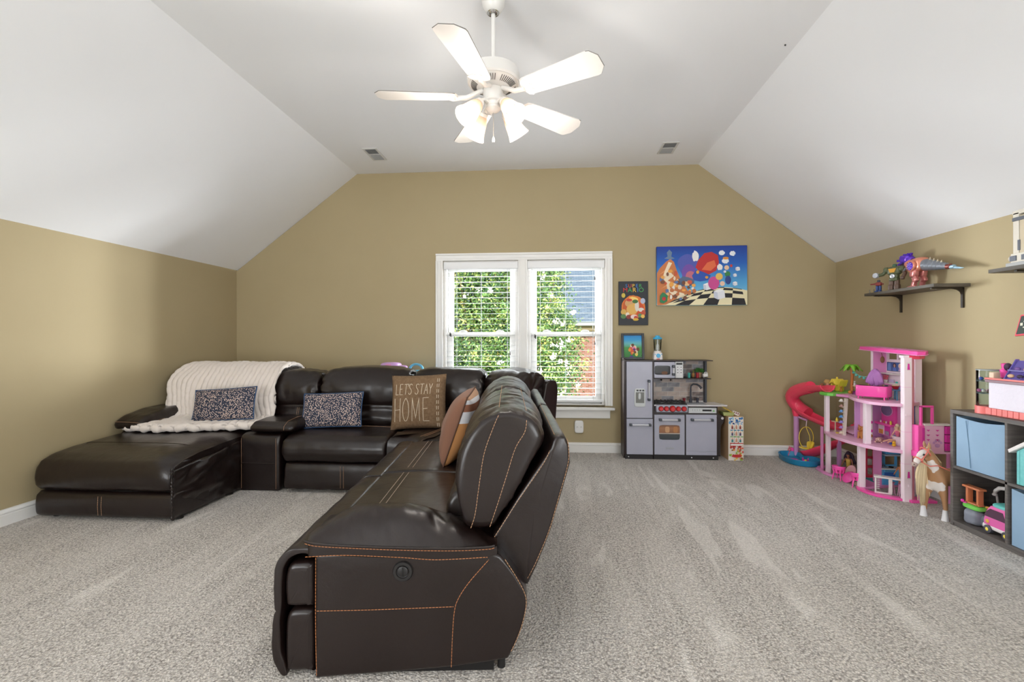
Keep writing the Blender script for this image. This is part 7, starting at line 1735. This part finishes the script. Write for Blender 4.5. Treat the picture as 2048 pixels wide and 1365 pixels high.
m = MB(); m.ell((2.592, 3.252, .172), (.010, .010, .010), 8, 6); m.ell((2.60, 3.24, .160), (.010, .012, .009), 8, 6); build('pink_petals', m, mag, r)
m = MB(); m.tube([(2.63, 3.13, .170), (2.64, 3.10, .175), (2.65, 3.06, .168), (2.66, 3.03, .170)], .007, 8); build('rope_bridge', m, mat('rope mustard', (206, 150, 60), .6), r)
r = thing('toy_camper', 'pink toy camper van with a teal roof in the lower cubby', 'toy van', (2.66, 3.02, .036))
m = MB(); T_ = Matrix.Translation((2.665, 3.01, .036)) @ Matrix.Rotation(math.radians(0), 4, 'Z')
m.M = T_; m.loft(resample([V(p) for p in ((-.10, .03), (-.102, .07), (-.086, .13), (-.055, .168), (.06, .172), (.095, .165), (.10, .03))], 60, False), edge_layers(-.07, .07, .012, 4, 4), lambda u, w, z: V((w, -u, z)), rings=(.7, .4)); build('van_body', m, mat('camper pink', (236, 110, 180), .3), r, ang=50)
m = MB(T_); m.pad((0, -.015, .172), (.066, .080, .016), 4, 8); build('van_roof', m, mat('teal plastic', (110, 206, 200), .4), r)
m = MB(T_); m.loft(resample([V(p) for p in ((-.105, .026), (-.106, .052), (.10, .052), (.10, .026))], 30, False), edge_layers(-.073, .073, .010, 2, 3), lambda u, w, z: V((w, -u, z))); build('bumper', m, wht, r)
m = MB(T_); m.prism([(.092, .098), (.076, .128), (.050, .150), (-.03, .150), (-.05, .098)], 'x', -.0715, -.066); build('side_window', m, mat('dark window', (92, 62, 82), .2), r)
for y in (.060, -.055):
    m = MB(T_); m.lathe([(0, 0), (.024, 0), (.024, .018), (.014, .022), (0, .018)], (-.062, y, .026), 18, Ry(-PI/2)); w_ = build('wheel', m, mat('wheel grey', (80, 80, 88), .5), r); m = MB(T_); m.lathe([(0, .018), (.013, .020), (0, .024)], (-.062, y, .026), 14, Ry(-PI/2)); build('hubcap', m, yel, w_)
m = MB(T_); m.ell((-.071, .07, .07), (.004, .012, .012), 10, 8); build('headlight', m, mat('amber lamp', (240, 190, 80), .3), r)
m = MB(); m.tube([(2.71, 3.165, .245), (2.705, 3.155, .265), (2.70, 3.12, .292), (2.70, 3.08, .300), (2.70, 3.04, .285), (2.705, 3.005, .255)], [.009, .010, .012, .012, .012, .010], 10); m.ell((2.71, 3.165, .240), (.014, .014, .010), 10, 8); m.ell((2.705, 3.0, .250), (.014, .014, .010), 10, 8); m.tube([(2.72, 3.165, .24), (2.75, 3.17, .04)], .006, 8); m.tube([(2.715, 3.0, .25), (2.76, 2.98, .04)], .006, 8)
o_ = build('toy_arch', m, mat('clear grey plastic', (206, 200, 196), .3), loc=(2.72, 3.08, .036)); tag(o_, 'translucent white toy arch behind the camper in the lower cubby', 'toy')
# toy cafe on top
ZT = UZ
r = thing('toy_cafe', 'white and coral toy cafe counter with a clear display on the cube unit', 'toy cafe', (2.72, 2.98, ZT))
cor = mat('coral plastic', (240, 128, 124), .4); crow = mat('embossed white', (232, 226, 238), .45, bump=[(70, .4, .006)])
bx('cafe_base', r, cor, 2.60, 2.82, 2.45, 3.10, ZT, ZT+0.041, .004)
for i in range(14): bx('base_plank', r, cor, 2.594, 2.60, 3.085-.034*i-.031, 3.085-.034*i, ZT+0.003, ZT+0.043, .002)
bx('counter_front', r, crow, 2.596, 2.80, 2.45, 3.072, ZT+0.043, ZT+0.196, .003)
bx('counter_top', r, mat('counter mauve', (150, 120, 130), .4), 2.585, 2.82, 2.45, 3.085, ZT+0.196, ZT+0.213, .003); bx('counter_trim', r, cor, 2.583, 2.60, 2.45, 3.085, ZT+0.213, ZT+0.224, .002)
cl_ = clear_mat('clear case', (226, 238, 240), .22)
m = MB(); m.lathe([(.055, ZT+0.043), (.055, ZT+0.263)], (2.66, 3.140, 0), 28, sx=1.2); dc = build('display_case', m, cl_, r)
m = MB(); m.lathe([(0, ZT), (.060, ZT), (.060, ZT+0.046), (0, ZT+0.046)], (2.66, 3.140, 0), 28, sx=1.2); build('case_base', m, cor, r)
for z in (ZT+0.121, ZT+0.196): m = MB(); m.lathe([(0, z), (.053, z), (.053, z+.003), (0, z+.003)], (2.66, 3.140, 0), 24, sx=1.2); build('case_shelf', m, mat('case shelf', (120, 136, 142), .3), r)
m = MB(); m.lathe([(0, ZT+0.263), (.057, ZT+0.263), (.057, ZT+0.269), (0, ZT+0.269)], (2.66, 3.140, 0), 24, sx=1.2); build('case_lid', m, mat('case lid grey', (150, 160, 164), .3), r)
cake = [(236, 120, 170), (90, 120, 200), (240, 226, 210), (206, 90, 140), (120, 80, 60)]
for i in range(7):
    z = ZT+0.126 if i < 5 else ZT+0.200; m = MB(); m.ell((2.625+.012*(i % 2), 3.172-.017*(i % 5), z+.012), (.011, .010, .011), 8, 6); o_ = build('toy_pastry', m, pm(cake[i % 5]), loc=(2.63, 3.165-.017*(i % 5), z)); tag(o_, ['pink toy pastry far left in the clear cafe case', 'blue toy pastry in the clear cafe case', 'cream toy pastry mid shelf of the clear cafe case', 'dark pink toy pastry in the clear cafe case', 'brown toy pastry far right in the clear cafe case', 'pink toy pastry alone on the top shelf of the clear case', 'blue toy pastry on the top shelf of the clear case'][i], 'toy food', 'toy pastries in the clear case')
bx('till', r, mat('cream plastic', (232, 206, 180), .5), 2.60, 2.64, 3.045, 3.075, ZT+0.213, ZT+0.257, .003)
tray = mat('violet tray', (104, 92, 164), .3)
m = MB(); m.prism([(2.60, ZT+0.223), (2.66, ZT+0.331), (2.668, ZT+0.331), (2.612, ZT+0.223)], 'y', 2.60, 2.97); m.box(2.60, 2.665, 2.965, 2.972, ZT+0.224, ZT+0.232); build('pastry_stand', m, tray, r, bevel=.002)
for y in (2.968, 2.875, 2.78): m = MB(); m.prism([(2.585, ZT+0.216), (2.655, ZT+0.338), (2.672, ZT+0.338), (2.672, ZT+0.216)], 'y', y-.003, y+.003); build('stand_rib', m, tray, r)
bx('stand_ledge', r, tray, 2.586, 2.61, 2.60, 2.97, ZT+0.216, ZT+0.227, .001); m = MB(); m.box(2.612, 2.642, 2.60, 2.97, ZT+0.270, ZT+0.278); build('stand_shelf', m, tray, r)
for i in range(6):
    row = i // 3; y = 2.94-.055*(i % 3)-.01*row; m = MB(); m.ell((2.604+.027*row, y, ZT+0.243+.040*row), (.014, .017, .011), 10, 8); o_ = build('toy_bun', m, pm(((232, 190, 150), (60, 48, 70), (240, 170, 160), (120, 90, 160), (230, 180, 140), (240, 160, 170))[i]), loc=(2.604, y, ZT+0.230)); tag(o_, ['tan toy bun front row left on the violet stand', 'dark toy bun front row middle on the violet stand', 'peach toy bun front row right on the violet stand', 'violet toy bun back row left on the violet stand', 'tan toy bun back row middle on the violet stand', 'pink toy bun back row right on the violet stand'][i], 'toy food', 'toy buns on the violet stand')
m = MB(); m.lathe([(0, ZT+0.224), (.022, ZT+0.224), (.026, ZT+0.270), (.016, ZT+0.277), (.020, ZT+0.308), (0, ZT+0.313)], (2.68, 3.06, 0), 16); o_ = build('toy_mixer', m, hot, loc=(2.68, 3.06, ZT+0.224)); tag(o_, 'hot pink toy mixer behind the clear cafe case', 'toy')
m = MB(); m.ell((2.66, 3.02, ZT+0.290), (.020, .018, .024), 10, 8); o_ = build('toy_cake', m, mat('dark berry', (70, 44, 76), .4), loc=(2.66, 3.02, ZT+0.257)); tag(o_, 'dark berry toy cake left of the violet stand', 'toy food')
m = MB(); m.box(2.70, 2.78, 2.82, 2.965, ZT+0.213, ZT+.385); build('coffee_machine', m, cor, r, bevel=.006); bx('machine_panel', r, pkw, 2.697, 2.70, 2.85, 2.95, ZT+.345,ZT+.372, .001)
m = MB(); m.tube([(2.74, 2.835, ZT+0.40), (2.74, 2.835, ZT+0.52)], .012, 10); sp_ = build('sign_post', m, mat('post brown pink', (170, 120, 120), .5), r)
T_ = Matrix.Translation((2.66, 2.93, ZT+.475)) @ Matrix.Rotation(-.10, 4, 'X') @ Matrix.Rotation(.12, 4, 'Y')
m = MB(T_); m.prism([(.045, 0), (-.18, 0), (-.18, .12), (.012, .12)], 'x', -.006, .006); sg = build('menu_board', m, mat('sign rim', (236, 70, 96), .4), r, bevel=.002)
m = MB(T_); m.prism([(.034, .009), (-.17, .009), (-.17, .111), (.006, .111)], 'x', -.0075, -.005); build('menu_face', m, mat('menu green black', (40, 56, 46), .5), r)
m = MB(T_)
for y, z, w2 in ((-.012, .092, .03), (-.008, .078, .02), (-.004, .045, .02), (-.055, .092, .03), (-.055, .078, .025), (-.055, .045, .03), (-.11, .085, .03)): m.box(-.0085, -.0073, y-w2, y-.002, z-.003, z+.003)
m.box(-.0085, -.0073, -.004, .010, .056, .072); m.box(-.0085, -.0073, -.06, -.045, .056, .070); build('menu_marks', m, pm((236, 232, 214)), r, stuff=True)

# ------------------------------------------------------------ what shows over the back of the sofa
r = thing('toy_desk', 'lavender plastic toy top showing over the back of the sofa', 'toy', (-1.68, 4.85, 0))
lav = mat('lavender plastic', (212, 168, 226), .35); 
m = MB(); m.pad((-1.685, 4.85, .915), (.165, .10, .028), 3, 12); m.pad((-1.685, 4.85, .94), (.10, .085, .030), 3, 10); build('toy_top', m, lav, r)
m = MB(); m.pad((-1.685, 4.765, .945), (.03, .006, .010), 3, 6); build('badge', m, pkm, r)
for x in (-1.80, -1.57): m = MB(); m.tube([(x, 4.85, .92), (x, 4.85, 0)], .022, 10); build('leg', m, lav, r)
r = thing('toy_carrier', 'light blue plastic arched handle showing behind the sofa beside the lavender toy', 'toy', (-1.40, 4.85, 0))
m = MB(); m.tube([(-1.42+.068*math.cos(t), 4.85, .895+.055*math.sin(t)) for t in [PI*k/14 for k in range(15)]], .012, 10); build('handle', m, mat('light blue plastic', (110, 190, 226), .35), r)
m = MB(); m.box(-1.49, -1.35, 4.80, 4.90, 0, .89); build('toy_body', m, mat('light blue plastic', (110, 190, 226), .35), r, bevel=.02)
r = thing('red_cabinet', 'dark red wooden top edge showing between the blanket and the wall', 'cabinet', (-2.85, 4.95, 0))
rw_ = mat('dark red wood', (96, 32, 30), .4)
bx('cabinet_top', r, rw_, -3.1, -2.735, 4.83, 5.10, .875, .900, .002); bx('cabinet_body', r, rw_, -3.08, -2.75, 4.85, 5.09, 0, .875, .002)
